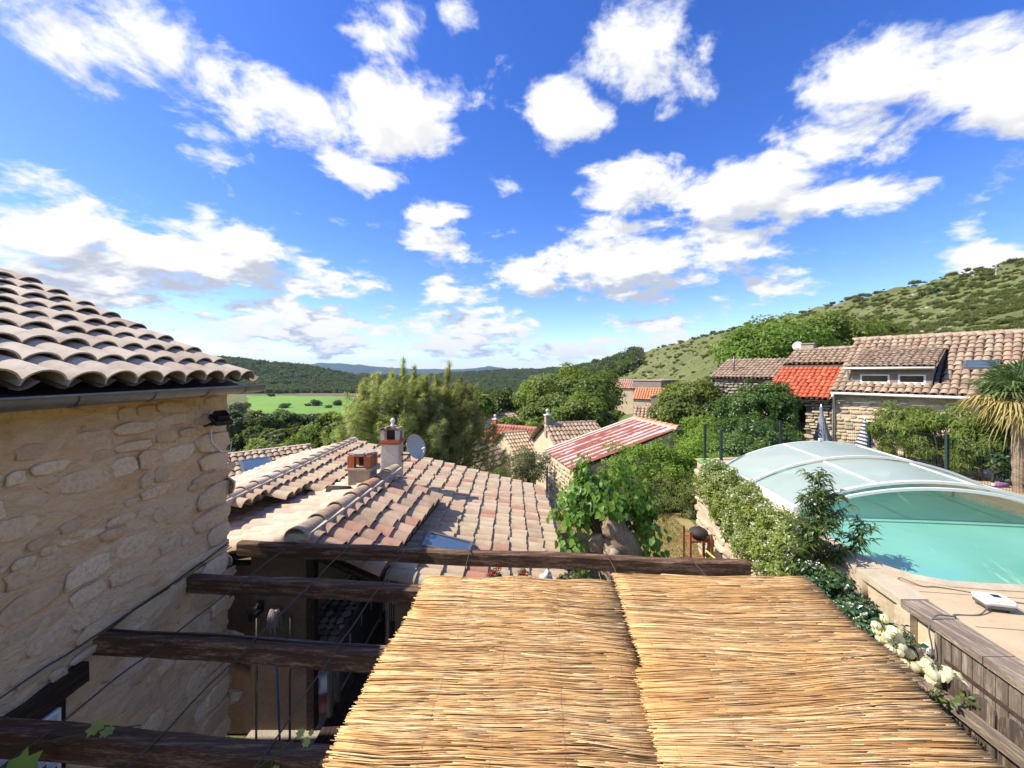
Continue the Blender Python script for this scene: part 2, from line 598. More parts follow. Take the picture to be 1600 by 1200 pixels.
def ground_z(x, y):
    x = np.asarray(x, float)
    y = np.asarray(y, float)
    base = np.interp(y, [0, 12.5, 16, 22, 32, 60, 120, 200, 260, 640, 1500, 4000, 20000], [-4.65, -4.65, -6.2, -8.2, -11, -17, -27, -34, -35, -35, -48, -60, -60])
    pr = sstep(6, 11, x) * (1 - sstep(30, 75, y))
    base = base * (1 - pr) + (-3.4) * pr
    xb = np.interp(y, [0, 30, 100, 400, 700, 1200], [16, 16, 18, 25, 50, 120])
    crest = np.interp(y, [0, 120, 200, 420, 700, 1000, 1500], [26, 25, 23, 14, 2, -12, -45])
    u = np.clip((x - xb) / np.maximum(116 - xb, 20), 0, 1.25)
    g = np.where(u < 1, u ** .92, 1 - (u - 1) * .4)
    z = base + np.maximum(crest - base, 0) * g
    uu = x / np.maximum(y, 1)
    rh = np.interp(uu, [-1.4, -.9, -.7, -.52, -.387, -.25, -.1, .1], [92, 80, 68, 50, 24, 15, 10, 6])
    z = z + rh * sstep(640, 1010, y) * (1 - .5 * sstep(1300, 2000, y))
    z = z + np.interp(uu, [-.3, -.12, 0, .12, .3, .5], [0, 26, 38, 42, 40, 10]) * sstep(950, 1500, y) * (1 - sstep(2000, 3000, y))
    px = 800 + 620 * uu
    m1 = np.interp(px, [0, 200, 250, 290, 330, 400, 450, 500, 520], [546, 548, 550, 552, 555, 563, 573, 581, 592])
    z = np.maximum(z, -60 + ((580 - m1) / 620 * 3600 + 60) * sstep(2100, 3600, y) * (y < 5200))
    m2 = np.interp(px, [300, 400, 450, 500, 540, 600, 660, 720, 765, 800, 822, 850, 880, 1000, 1600], [572, 575, 573, 567, 568, 574, 577, 577, 572.5, 577, 578.5, 575.5, 579, 578, 570])
    z = np.maximum(z, -60 + ((580 - m2) / 620 * 7800 + 60) * sstep(5200, 7800, y))
    far = np.clip((np.hypot(x, y) - 40) / 400, 0, 1)
    z = z + far * (y < 2000) * (fnoise(x, y, .035) * 1.0 + fnoise(x, y, .012) * 2.2) * ((u > .05) | (y > 640)) \
        + np.where(y > 2300, fnoise(x, y, .006) * 16, 0)
    return z


def gz(x, y):
    return float(ground_z(np.array([x]), np.array([y]))[0])


def mat_ground():
    m, t, bs = newmat('dry_grass_ground')
    geo = t.node('ShaderNodeNewGeometry')
    pos = geo.outputs['Position']
    n1 = t.noise(pos, .06, 6, .62)
    n2 = t.noise(pos, .9, 6, .7)
    n3 = t.noise(pos, 9.0, 5, .7)
    c = t.ramp(t.math('MULTIPLY_ADD', n2, .45, t.math('MULTIPLY', n1, .55)), [(.32, (.075, .095, .03)), (.44, (.11, .128, .042)), (.55, (.15, .157, .058)), (.70, (.215, .20, .092))])
    c = t.mix(t.step(n3, .45, .7), c, t.mix(.4, c, (.20, .17, .08)))
    n5 = t.noise(pos, .35, 7, .75)
    c = t.mix(t.step(n5, .50, .62, 0, .65), c, (.065, .085, .026))
    sep = t.node('ShaderNodeSeparateXYZ', {0: pos})
    wood = t.step(t.noise(pos, .012, 7, .75), .42, .56)
    farw = t.step(sep.outputs[1], 1700, 2300)                      # far ridges are closed woodland
    c = t.mix(t.math('MULTIPLY', farw, t.math('MULTIPLY_ADD', wood, .3, .7)), c, (.028, .042, .017))
    t.put(bs.inputs['Base Color'], c)
    bs.inputs['Roughness'].default_value = .95
    bs.inputs['Specular IOR Level'].default_value = .15
    b = t.node('ShaderNodeBump', {'Strength': .7, 'Distance': .05, 'Height': n3})
    t.l.new(b.outputs[0], bs.inputs['Normal'])
    return m


def build_ground():
    ang = np.concatenate([np.arange(-62, 62.01, .4), np.arange(66, 298, 5)])
    rad = np.concatenate([[0.4], 1.2 * 1.068 ** np.arange(0, 143)])
    A, Rr = np.meshgrid(np.radians(ang), rad)
    X, Y = Rr * np.sin(A), Rr * np.cos(A)
    Z = ground_z(X, Y)
    V = np.stack([X, Y, Z], -1).reshape(-1, 3)
    na, nr = len(ang), len(rad)
    i, j = np.meshgrid(np.arange(nr - 1), np.arange(na), indexing='ij')
    j2 = (j + 1) % na
    Fq = np.stack([i * na + j, (i + 1) * na + j, (i + 1) * na + j2, i * na + j2], -1).reshape(-1, 4)[:, ::-1]
    tri = np.array([[0 * na + (k + 1) % na, 0 * na + k, len(V)] for k in range(na)])
    V = np.vstack([V, [[0, 0, -4.65]]])
    o = link('ground', npmesh('ground', V, [Fq, tri[:, ::-1]], mat_ground(), True))
    tag(o, 'dry grassy ground falling to the valley and rising to the hills', kind='structure')


build_ground()


def patch(name, poly, mat, lift, label, n=36):
    """a sheet draped on the terrain, poly is a quad (4 xy corners)"""
    a, b, c, d = [np.array(p, float) for p in poly]
    s = np.linspace(0, 1, n)
    U, W = np.meshgrid(s, s)
    Q = (1 - U)[..., None] * ((1 - W)[..., None] * a + W[..., None] * d) + U[..., None] * ((1 - W)[..., None] * b + W[..., None] * c)
    wob = fnoise(Q[..., 0], Q[..., 1], .05) * 4 * np.minimum(1, np.hypot(Q[..., 0], Q[..., 1]) / 300)
    edge = ((U == 0) | (U == 1) | (W == 0) | (W == 1))
    Q[..., 1] += wob * edge
    Z = ground_z(Q[..., 0], Q[..., 1]) + lift
    V = np.concatenate([Q, Z[..., None]], -1).reshape(-1, 3)
    i, j = np.meshgrid(np.arange(n - 1), np.arange(n - 1), indexing='ij')
    Fq = np.stack([i * n + j, i * n + j + 1, (i + 1) * n + j + 1, (i + 1) * n + j], -1).reshape(-1, 4)
    o = link(name, npmesh(name, V, Fq, mat, True))
    tag(o, label, kind='structure')
    return o


def dq(px, d):
    return ((px - 800) / 620 * d, d)


M['field'] = mat_plain('young_crop', (.13, .25, .018), .9, .3, .02, .2, 2, coords='World', stretch=(1, .3, 1))
M['field_pale'] = mat_plain('mown_meadow', (.26, .27, .09), .9, .2, .02, .2, 2, coords='World')
M['plough'] = mat_plain('ploughed_earth', (.16, .095, .05), .95, .25, .03, .3, 2, coords='World')
patch('field', [dq(395, 300), dq(560, 300), dq(548, 545), dq(385, 560)], M['field'], .7, 'bright green crop field on the valley floor')
patch('meadow', [dq(380, 262), dq(560, 262), dq(560, 296), dq(380, 296)], M['field_pale'], .6, 'pale mown strip below the bright green field')
patch('ploughed_field', [dq(470, 555), dq(620, 550), dq(620, 615), dq(460, 620)], M['plough'], .7, 'brown ploughed strip behind the bright green field')
patch('valley_meadow', [dq(735, 500), dq(855, 500), dq(850, 580), dq(730, 575)], M['field'], .7, 'narrow green meadow far down the middle of the valley')
patch('stubble_field', [dq(700, 800), dq(815, 800), dq(800, 930), dq(690, 930)], M['field_pale'], .9, 'pale stubble strip on the far wooded rise')


# ------------------------------------------------------------------ foliage
def tpl_leaf(w=.5, fold=.12, curve=.0):
    V = np.array([(0, 0, 0), (-w / 2, .45, fold), (0, 1, -curve), (w / 2, .45, fold)], float)
    return V, np.array([(0, 2, 1), (0, 3, 2)])


def tpl_long(w=.22, curve=.25):
    V = np.array([(0, 0, 0), (-w / 2, .4, .06), (w / 2, .4, .06), (-w / 2.6, .72, -curve * .3), (w / 2.6, .72, -curve * .3), (0, 1, -curve)], float)
    return V, np.array([(0, 2, 1), (1, 2, 4), (1, 4, 3), (3, 4, 5)])


def tpl_tuft(n=7, w=.05, up=.75, seed=1):
    r = np.random.default_rng(seed)
    V, Fc = [], []
    for k in range(n):
        a = 2 * math.pi * k / n + r.uniform(-.3, .3)
        e = up + r.uniform(-.35, .25)
        d = np.array([math.cos(a) * math.cos(e), math.sin(a) * math.cos(e), math.sin(e)])
        s = np.cross(d, [0, 0, 1])
        s = s / (np.linalg.norm(s) + 1e-6) * w / 2
        b = len(V)
        V += [d * .02 - s, d * .02 + s, d]
        Fc.append((b, b + 1, b + 2))
    return np.array(V), np.array(Fc)


def tpl_clump(n=5, w=.55, seed=2):
    r = np.random.default_rng(seed)
    LV, LF = tpl_leaf(w)
    V, Fc = [], []
    for k in range(n):
        q = Euler((r.uniform(-1.2, 1.2), r.uniform(-1.2, 1.2), r.uniform(0, 6.28))).to_matrix()
        q = np.array(q)
        b = len(V)
        off = r.normal(0, .35, 3)
        V += list(LV @ q.T * r.uniform(.7, 1.1) + off)
        Fc += list(LF + b)
    return np.array(V), np.array(Fc)


def spread(tpl, pts, nrm, size, rng, tone=None, svar=.35, tdir=None, tmix=.0):
    """copies of a small template at pts, template z along nrm"""
    TV, TF = tpl
    n = len(pts)
    z = nrm / (np.linalg.norm(nrm, axis=1, keepdims=True) + 1e-9)
    a = rng.normal(0, 1, (n, 3))
    if tdir is not None:
        a = a * (1 - tmix) + np.asarray(tdir) * tmix * 2
    y = a - (a * z).sum(1, keepdims=True) * z
    y /= np.linalg.norm(y, axis=1, keepdims=True) + 1e-9
    x = np.cross(y, z)
    s = size * (1 + rng.uniform(-svar, svar, n))
    V = pts[:, None, :] + s[:, None, None] * (TV[None, :, 0, None] * x[:, None] + TV[None, :, 1, None] * y[:, None] + TV[None, :, 2, None] * z[:, None])
    Fc = TF[None] + (np.arange(n) * len(TV))[:, None, None]
    tone = rng.uniform(0, 1, n) if tone is None else tone
    return V.reshape(-1, 3), Fc.reshape(-1, TF.shape[1]), np.repeat(np.clip(tone, 0, 1), len(TV))


def crown_points(n, radii, nclump, cr, rng, zmin=-.55, hollow=.5, lump=.18, power=.5):
    """leaf positions, normals and tones: clumps spread through an uneven ellipsoid round the origin"""
    radii = np.asarray(radii, float)
    d = rng.normal(0, 1, (nclump * 4, 3))
    d /= np.linalg.norm(d, axis=1, keepdims=True)
    d = d[d[:, 2] > zmin][:nclump]
    k = len(d)
    q = (hollow + (1 - hollow) * rng.uniform(0, 1, k) ** power) * (1 + rng.normal(0, lump, k))
    C = d * q[:, None] * radii
    ctone = rng.uniform(0, 1, k)
    csz = rng.uniform(.6, 1.35, k)
    idx = rng.choice(k, n, p=csz ** 2 / (csz ** 2).sum())
    g = rng.normal(0, 1, (n, 3))
    g /= np.linalg.norm(g, axis=1, keepdims=True)
    g *= rng.uniform(.25, 1, (n, 1)) ** .45
    g[:, 2] *= .75
    pts = C[idx] + g * (cr * csz[idx])[:, None]
    nrm = g * .8 + d[idx] * .5 + np.array([0, 0, .45]) + rng.normal(0, .35, (n, 3))
    tone = .45 * ctone[idx] + .55 * rng.uniform(0, 1, n)
    return pts, nrm, tone, C


M['leaf_oak'] = mat_leaf('oak_leaf', [(.07, .10, .028), (.12, .165, .044), (.19, .245, .068)], .48)
M['leaf_grey'] = mat_leaf('holm_oak_leaf', [(.065, .09, .035), (.11, .14, .055), (.175, .205, .085)], .38)
M['leaf_bright'] = mat_leaf('bright_leaf', [(.10, .16, .026), (.165, .245, .04), (.26, .35, .065)], .5)
M['leaf_mid'] = mat_leaf('mid_leaf', [(.105, .155, .035), (.175, .24, .053), (.27, .345, .085)], .55)
M['leaf_dark'] = mat_leaf('dark_leaf', [(.024, .052, .018), (.042, .08, .026), (.065, .115, .036)], .28, .4)
M['leaf_olive'] = mat_leaf('olive_leaf', [(.085, .105, .04), (.14, .16, .065), (.21, .22, .10)], .3)
M['leaf_pine'] = mat_leaf('pine_needle', [(.20, .235, .09), (.31, .345, .145), (.42, .45, .21)], .64)
M['leaf_scrub'] = mat_leaf('scrub_leaf', [(.11, .135, .048), (.16, .19, .065), (.22, .25, .10)], .52)
M['leaf_mulberry'] = mat_leaf('mulberry_leaf', [(.07, .14, .02), (.13, .235, .034), (.23, .36, .065)], .5, .4, .4)
M['leaf_hedge'] = mat_leaf('jasmine_leaf', [(.11, .17, .03), (.19, .275, .045), (.29, .38, .08), (.38, .46, .13)], .5, .4)
M['leaf_peach'] = mat_leaf('peach_leaf', [(.06, .10, .025), (.10, .155, .04), (.16, .22, .06)], .42, .35, .5)
M['leaf_bamboo'] = mat_leaf('bamboo_leaf', [(.085, .13, .02), (.15, .21, .035), (.26, .33, .07)], .45)
M['leaf_palm'] = mat_leaf('palm_leaf', [(.075, .12, .04), (.12, .17, .06), (.18, .23, .09)], .3, .4)
M['leaf_palm_dry'] = mat_leaf('dry_palm_leaf', [(.27, .20, .05), (.36, .27, .09), (.34, .28, .14)], .2, .6)
M['petal_white'] = mat_leaf('white_petal', [(.62, .62, .50), (.75, .75, .66), (.80, .80, .74)], .3)
M['petal_cream'] = mat_leaf('cream_petal', [(.72, .68, .44), (.80, .77, .56), (.84, .82, .66)], .4)
M['petal_red'] = mat_leaf('red_petal', [(.5, .01, .015), (.62, .02, .03)], .3)
M['bark'] = mat_plain('bark', (.10, .075, .052), .95, .4, 5, .9, 24, stretch=(1, 1, .3))
M['bark_dark'] = mat_plain('dark_bark', (.055, .045, .035), .95, .4, 5, .9, 24, stretch=(1, 1, .3))
M['soil'] = mat_plain('soil', (.07, .048, .03), .95, .4, 8, .8, 30, coords='World')


def limbs_mesh(name, base, ctr, C, r0, nlimb, rng, mat, crook=.15):
    mb = MB()
    base, ctr = Vector(base), Vector(ctr)
    n = 5
    pts = []
    for i in range(n + 1):
        s = i / n
        p = base.lerp(ctr, s)
        p += Vector(rng.normal(0, crook * r0 * 2, 3)) * (1 if 0 < i < n else 0)
        pts.append(p)
    mb.tube(pts, [r0 * (1.25 if i == 0 else 1 - .55 * i / n) for i in range(n + 1)], 8)
    order = rng.permutation(len(C))[:nlimb]
    for k in order:
        e = ctr + Vector(C[k])
        s = rng.uniform(.45, .95)
        a = base.lerp(ctr, s)
        m = a.lerp(e, .5) + Vector(rng.normal(0, .06, 3)) * (e - a).length + Vector((0, 0, .08 * (e - a).length))
        mb.tube([a, m, e], [r0 * .42, r0 * .25, r0 * .07], 6, False)
    return mb.mesh(name, mat)


def make_tree(name, label, base, height, radii, mat, n, leaf, nclump, cr, trunk_r, seed, group=None, cat='tree', tpl=None, zmin=-.55, hollow=.5, lump=.15, bark='bark', nlimb=14, M4=None, power=.5, svar=.35):
    rng = np.random.default_rng(seed)
    base = Vector(base)
    o = thing(name, label, cat, base, group)
    ctr = base + Vector((0, 0, height - radii[2]))
    pts, nrm, tone, C = crown_points(n, radii, nclump, cr, rng, zmin, hollow, lump, power)
    V, Fc, rn = spread(tpl or tpl_leaf(.6), pts, nrm, leaf, rng, tone, svar)
    me = npmesh('crown', V, Fc, mat, False, rn)
    link('trunk', limbs_mesh('trunk', (0, 0, -.3), ctr - base, C, trunk_r, nlimb, rng, M[bark]), o, Matrix.Translation(base))
    link('crown', me, o, Matrix.Translation(ctr))
    return o


def copy_tree(src, loc, rotz, scale, label=None, group=None):
    loc = Vector(loc)
    Mw = Matrix.Translation(loc) @ Matrix.Rotation(rotz, 4, 'Z') @ Matrix.Diagonal((*scale, 1))
    o = src.copy()
    COL.objects.link(o)
    o.matrix_basis = Mw
    WM[o.name] = Mw
    if label:
        o['label'] = label
    if group:
        o['group'] = group
    for ch in src.children:
        c = ch.copy()
        COL.objects.link(c)
        c.parent = o
        WM[c.name] = Mw @ ch.matrix_basis
    return o


# ---- scattered masses: geometry nodes put copies of a few bushes on points
def proto(name, n, radii, nclump, cr, leaf, mat, seed, tpl):
    rng = np.random.default_rng(seed)
    pts, nrm, tone, C = crown_points(n, radii, nclump, cr, rng, -.3, .35, .15)
    pts[:, 2] += radii[2] * .55
    V, Fc, rn = spread(tpl, pts, nrm, leaf, rng, tone)
    return bpy.data.objects.new(name, npmesh(name, V, Fc, mat, False, rn))


def scatter(name, label, pts, scl, protos, sink=.1):
    n = len(pts)
    me = bpy.data.meshes.new(name)
    me.vertices.add(n)
    pts = np.array(pts, np.float32)
    pts[:, 2] -= sink * np.asarray(scl)
    me.vertices.foreach_set('co', pts.ravel())
    rng = np.random.default_rng(n)
    for nm, val in (('sc', scl), ('rz', rng.uniform(0, 6.28, n)), ('pick', rng.integers(0, len(protos), n))):
        at = me.attributes.new(nm, 'FLOAT', 'POINT')
        at.data.foreach_set('value', np.asarray(val, np.float32))
    o = link(name, me)
    tag(o, label, kind='stuff')
    g = bpy.data.node_groups.new(name + '_nodes', 'GeometryNodeTree')
    g.interface.new_socket('Geometry', in_out='INPUT', socket_type='NodeSocketGeometry')
    g.interface.new_socket('Geometry', in_out='OUTPUT', socket_type='NodeSocketGeometry')
    nd, lk = g.nodes, g.links
    gi, go = nd.new('NodeGroupInput'), nd.new('NodeGroupOutput')
    iop = nd.new('GeometryNodeInstanceOnPoints')
    g2i = nd.new('GeometryNodeGeometryToInstance')
    for p in reversed(protos):
        oi = nd.new('GeometryNodeObjectInfo')
        oi.inputs['Object'].default_value = p
        lk.new(oi.outputs['Geometry'], g2i.inputs[0])

    def attr(a):
        q = nd.new('GeometryNodeInputNamedAttribute')
        q.data_type = 'FLOAT'
        q.inputs['Name'].default_value = a
        return q.outputs['Attribute']
    lk.new(gi.outputs[0], iop.inputs['Points'])
    lk.new(g2i.outputs[0], iop.inputs['Instance'])
    iop.inputs['Pick Instance'].default_value = True
    lk.new(attr('pick'), iop.inputs['Instance Index'])
    cx = nd.new('ShaderNodeCombineXYZ')
    lk.new(attr('rz'), cx.inputs[2])
    lk.new(cx.outputs[0], iop.inputs['Rotation'])
    lk.new(attr('sc'), iop.inputs['Scale'])
    lk.new(iop.outputs[0], go.inputs[0])
    md = o.modifiers.new('scatter', 'NODES')
    md.node_group = g
    return o


def ground_pts(n, px0, px1, r0, r1, rng, keep=None):
    px = rng.uniform(px0, px1, n)
    d = np.exp(rng.uniform(math.log(r0), math.log(r1), n))
    x = (px - 800) / 620 * d
    z = ground_z(x, d)
    Pn = np.stack([x, d, z], 1)
    if keep is not None:
        Pn = Pn[keep(Pn)]
    return Pn


TC = tpl_clump(4, .7)
SCRUB = [proto('scrub_bush', 260, (1, 1, .65), 12, .36, .30, M['leaf_scrub'], 40 + k, TC) for k in range(3)]
WOOD = [proto('wood_tree', 240, (1, 1, 1.0), 14, .40, .34, M['leaf_grey'], 50 + k, TC) for k in range(2)] + \
       [proto('oak_wood_tree', 240, (1, 1, .9), 14, .40, .34, M['leaf_oak'], 60 + k, TC) for k in range(2)]


def rock_proto():
    bm = bmesh.new()
    bmesh.ops.create_icosphere(bm, subdivisions=2, radius=1)
    for v in bm.verts:
        v.co *= 1 + .45 * mnoise.noise(v.co * 1.6)
        v.co.z *= .6
    me = bpy.data.meshes.new('hill_rock')
    bm.to_mesh(me)
    bm.free()
    me.materials.append(mat_plain('pale_rock', (.42, .38, .32), .95, .3, 3, .5))
    return bpy.data.objects.new('hill_rock', me)


def in_field(Pn):
    px = 800 + 620 * Pn[:, 0] / Pn[:, 1]
    d = Pn[:, 1]
    return ((px > 375) & (px < 625) & (d > 262) & (d < 622)) | ((px > 725) & (px < 860) & (d > 495) & (d < 585))


def build_masses():
    rng = np.random.default_rng(5)
    # right-hand hillside: loose scrub on dry grass
    Q = ground_pts(17000, 870, 1680, 24, 760, rng, lambda q: (q[:, 0] > 24) & (q[:, 0] < 130) & (np.hypot(q[:, 0], q[:, 1]) > 34))
    dens = fnoise(Q[:, 0], Q[:, 1], .05) + fnoise(Q[:, 0], Q[:, 1], .015)
    Q = Q[rng.uniform(-1.0, 1.5, len(Q)) < dens]
    sc = (.20 + .70 * rng.uniform(0, 1, len(Q)) ** 2.4) * np.interp(Q[:, 1], [24, 50, 150, 700], [.42, .7, 1.2, 3.0])
    order = np.argsort(-sc / Q[:, 1])
    big, rest = order[:110], order[110:]
    for k in big:
        o = bpy.data.objects.new('scrub_bush', SCRUB[int(k) % 3].data)
        COL.objects.link(o)
        s = float(sc[k])
        o.matrix_basis = Matrix.Translation(Vector(Q[k]) - Vector((0, 0, .1 * s))) @ Matrix.Rotation(float(k), 4, 'Z') @ Matrix.Scale(s, 4)
        tag(o, 'low scrub bush dotted on the dry grass hillside', 'bush', 'scrub bushes on the hillside')
    scatter('hillside_scrub', 'smaller grey-green scrub covering the right-hand hillside', Q[rest], sc[rest], SCRUB)
    Q = ground_pts(1500, 880, 1660, 34, 500, rng, lambda q: (q[:, 0] > 26) & (q[:, 0] < 126))
    Q = Q[fnoise(Q[:, 0], Q[:, 1], .03) > .15]
    scatter('hillside_rocks', 'pale limestone rocks scattered on the hillside', Q, rng.uniform(.12, .5, len(Q)) * np.interp(Q[:, 1], [34, 400], [.6, 2.6]), [rock_proto()])
    # far woods
    Q = ground_pts(7500, 270, 930, 610, 1120, rng, lambda q: ~in_field(q))
    thin = sstep(800, 1000, Q[:, 1])
    Q = Q[rng.uniform(0, 1, len(Q)) > .75 * thin * (fnoise(Q[:, 0], Q[:, 1], .02) > -.1)]
    scatter('wooded_hillside', 'dense oak wood covering the hill beyond the green field', Q, rng.uniform(3.2, 6.2, len(Q)), WOOD)
    Q = ground_pts(7000, 560, 1010, 900, 1700, rng, lambda q: ~((q[:, 1] < 940) & (800 + 620 * q[:, 0] / q[:, 1] < 820) & (800 + 620 * q[:, 0] / q[:, 1] > 685)))
    scatter('distant_wood', 'far woods on the rise in the middle of the valley', Q, rng.uniform(4, 8, len(Q)), WOOD)
    # valley side between village and fields
    Q = ground_pts(1700, 330, 900, 60, 258, rng, lambda q: (q[:, 0] < 6) | (q[:, 1] > 110))
    scatter('valley_wood', 'oak wood on the slope below the village', Q, rng.uniform(2.6, 4.4, len(Q)), WOOD)
    Q = ground_pts(900, 640, 1000, 258, 640, rng, lambda q: ~in_field(q))
    scatter('valley_floor_wood', 'tree belts along the valley floor', Q, rng.uniform(3, 5.5, len(Q)), WOOD)
    Q = ground_pts(420, 385, 520, 262, 300, rng)
    scatter('field_hedge', 'low hedge along the lower edge of the green field', Q, rng.uniform(1.0, 2.2, len(Q)), WOOD)


build_masses()

# ------------------------------------------------------------------ roof tiles
def tile_geo(r0, r1, L, seg=6, th=.014, flat=.82):
    """half-round tapered clay tile: x across, y up the slope, z out of the roof"""
    V, Fq, sm = [], [], []

    def ring(r, y, dz=0.0):
        b = len(V)
        for k in range(seg + 1):
            a = math.pi * k / seg
            V.append((r * math.cos(a), y, r * flat * math.sin(a) + dz))
        return b
    o0, o1 = ring(r0, 0, .016), ring(r1, L, 0)
    i0, i1 = ring(r0 - th, 0, .016), ring(r1 - th, L, 0)
    c0, c1 = ring(r0, 0, .016), ring(r0 - th, 0, .016)
    for k in range(seg):
        Fq.append((o0 + k, o1 + k, o1 + k + 1, o0 + k + 1)); sm.append(True)
        Fq.append((i0 + k, i0 + k + 1, i1 + k + 1, i1 + k)); sm.append(True)
        Fq.append((c0 + k, c0 + k + 1, c1 + k + 1, c1 + k)); sm.append(False)
    return np.array(V), np.array(Fq), np.array(sm)


def tiled_slope(parent, O, u, v, ncol, nrow, pitch, expo, mat, seg=6, limit=300, inside=None, panmat=None, rng=None, sag=0.0, rfac=.56, name='tile', jit=.008, tilt=.0):
    O, u, v = Vector(O), Vector(u).normalized(), Vector(v).normalized()
    n = u.cross(v)
    rng = rng or np.random.default_rng(ncol * 31 + nrow)
    r0 = pitch * rfac
    TV, TF, TS = tile_geo(r0, r0 * .80, expo * 1.22, seg)
    me = npmesh(name, TV, TF, M[mat], TS)
    slots = []
    pv, pf = [], []
    for i in range(ncol):
        for j in range(nrow):
            c = O + u * ((i + .5) * pitch) + v * (j * expo)
            mid = c + v * (expo * .5)
            if inside and not inside(mid):
                continue
            dz = sag * math.sin(math.pi * (i + .5) / ncol) * math.sin(math.pi * (j + .5) / nrow)
            c = c - n * dz + u * rng.normal(0, jit) + v * rng.normal(0, jit * 1.6) + n * (.012 + rng.normal(0, .003))
            ry = rng.normal(0, .02)
            x = (u + v * ry).normalized()
            y = (v - u * ry - n * .030).normalized()
            z = x.cross(y)
            y = z.cross(x)
            slots.append((c.length, frame(c, x, y, z)))
            # channel between this cover and its neighbour
            b = len(pv)
            for yy, lift in ((0, .012), (expo * 1.06, -.012)):
                for k in range(5):
                    s = k / 4
                    pv.append(O + u * ((i + 1) * pitch + (s - .5) * pitch * .78) + v * (j * expo + yy) + n * (lift + .055 * pitch / .22 * (2 * s - 1) ** 2 - .02 - dz))
            pf += [(b + k, b + k + 1, b + 6 + k, b + 5 + k) for k in range(4)]
    slots.sort(key=lambda s: s[0])
    for _, Mx in slots[:limit]:
        link(name, me, parent, Mx)
    rest = slots[limit:]
    if rest:
        VV, FF, RR = [], [], []
        for q, (_, Mx) in enumerate(rest):
            A = np.array(Mx)
            VV.append(TV @ A[:3, :3].T + A[:3, 3])
            FF.append(TF + q * len(TV))
            RR.append(np.full(len(TV), rng.uniform()))
        o = link('tile_rows', npmesh('tile_rows', np.vstack(VV), np.vstack(FF), M[mat], np.tile(TS, len(rest)), np.concatenate(RR)), parent)
        o['kind'] = 'stuff'
    if pv:
        o = link('channel_tiles', npmesh('channel_tiles', np.array([tuple(p) for p in pv]), np.array(pf), M[panmat or 'pan_dark'], True), parent)
        o['kind'] = 'stuff'


def ridge_caps(parent, a, b, n, r, mat, name='ridge_tile', seg=8, over=1.15, bed=True, lift=0.0):
    """big half-round caps from a (near) to b"""
    a, b = Vector(a), Vector(b)
    d = (b - a).normalized()
    L = (b - a).length / n
    x = d.cross(Vector((0, 0, 1))).normalized()
    z = x.cross(d)
    TV, TF, TS = tile_geo(r, r * .84, L * over, seg, .016, .85)
    me = npmesh(name, TV, TF, M[mat], TS)
    for k in range(n):
        link(name, me, parent, frame(a + d * (L * k) + z * lift, x, (d - z * .02).normalized(), z))
    if bed:
        mb = MB()
        mb.beam(a + d * .03 + z * (lift - r * .1), b + z * (lift - r * .1), r * 2.15, r * .9)
        mb.build('mortar_bed', M['mortar_bed'], parent)


# ------------------------------------------------------------------ rubble stones
def mat_limed():
    m, t, bs = newmat('limed_stone')
    geo = t.node('ShaderNodeNewGeometry')
    pos = geo.outputs['Position']
    rv = random_value(t)
    n1 = t.noise(pos, 5, 6, .65)
    n2 = t.noise(pos, 30, 5, .7)
    st = t.ramp(rv, [(0, (.62, .44, .27)), (.3, (.74, .57, .38)), (.5, (.58, .39, .23)), (.72, (.52, .39, .26)), (.86, (.80, .66, .49)), (1, (.66, .48, .31))])
    st = t.mix(t.math('MULTIPLY', t.step(n2, .42, .66), .4), st, (.24, .19, .15))
    lim = t.ramp(n1, [(.3, (.58, .36, .19)), (.7, (.66, .46, .28))])
    c = t.mix(t.math('ADD', t.step(n1, .52, .68, 0, .65), t.step(rv, .0, .9, -.25, .3), clamp=True), st, lim)
    t.put(bs.inputs['Base Color'], c)
    bs.inputs['Roughness'].default_value = .96
    bs.inputs['Specular IOR Level'].default_value = .2
    b = t.node('ShaderNodeBump', {'Strength': .9, 'Distance': .02, 'Height': t.math('MULTIPLY_ADD', n2, .5, n1)})
    t.l.new(b.outputs[0], bs.inputs['Normal'])
    return m


M['stone_limed'] = mat_limed()


def stone_geo(w, h, proud, rng, seg=10, sq=3.2):
    """one irregular stone in the wall plane (x along, y up, z out)"""
    V, jj = [], []
    ph = rng.uniform(0, 6.28, 3)
    for ring, (ins, z) in enumerate(((1.0, -.012), (.975, proud * .7), (.84, proud))):
        for k in range(seg):
            a = 2 * math.pi * k / seg + .15
            ca, sa = math.cos(a), math.sin(a)
            if ring == 0:
                jj.append(1 + rng.uniform(-.11, .09))
            rr = (abs(ca) ** sq + abs(sa) ** sq) ** (-1 / sq)
            rr *= (1 + .07 * math.sin(2 * a + ph[0]) + .05 * math.sin(3 * a + ph[1])) * jj[k]
            V.append((w / 2 * ca * rr * ins, h / 2 * sa * rr * ins, z + (proud * .25 * math.sin(a + ph[1]) if ring == 2 else 0)))
    Fq = [(r * seg + k, r * seg + (k + 1) % seg, (r + 1) * seg + (k + 1) % seg, (r + 1) * seg + k) for r in range(2) for k in range(seg)]
    V.append((0, 0, proud * rng.uniform(.8, 1.15)))
    tr = [(2 * seg + k, 2 * seg + (k + 1) % seg, 3 * seg) for k in range(seg)]
    return np.array(V), np.array(Fq), np.array(tr)


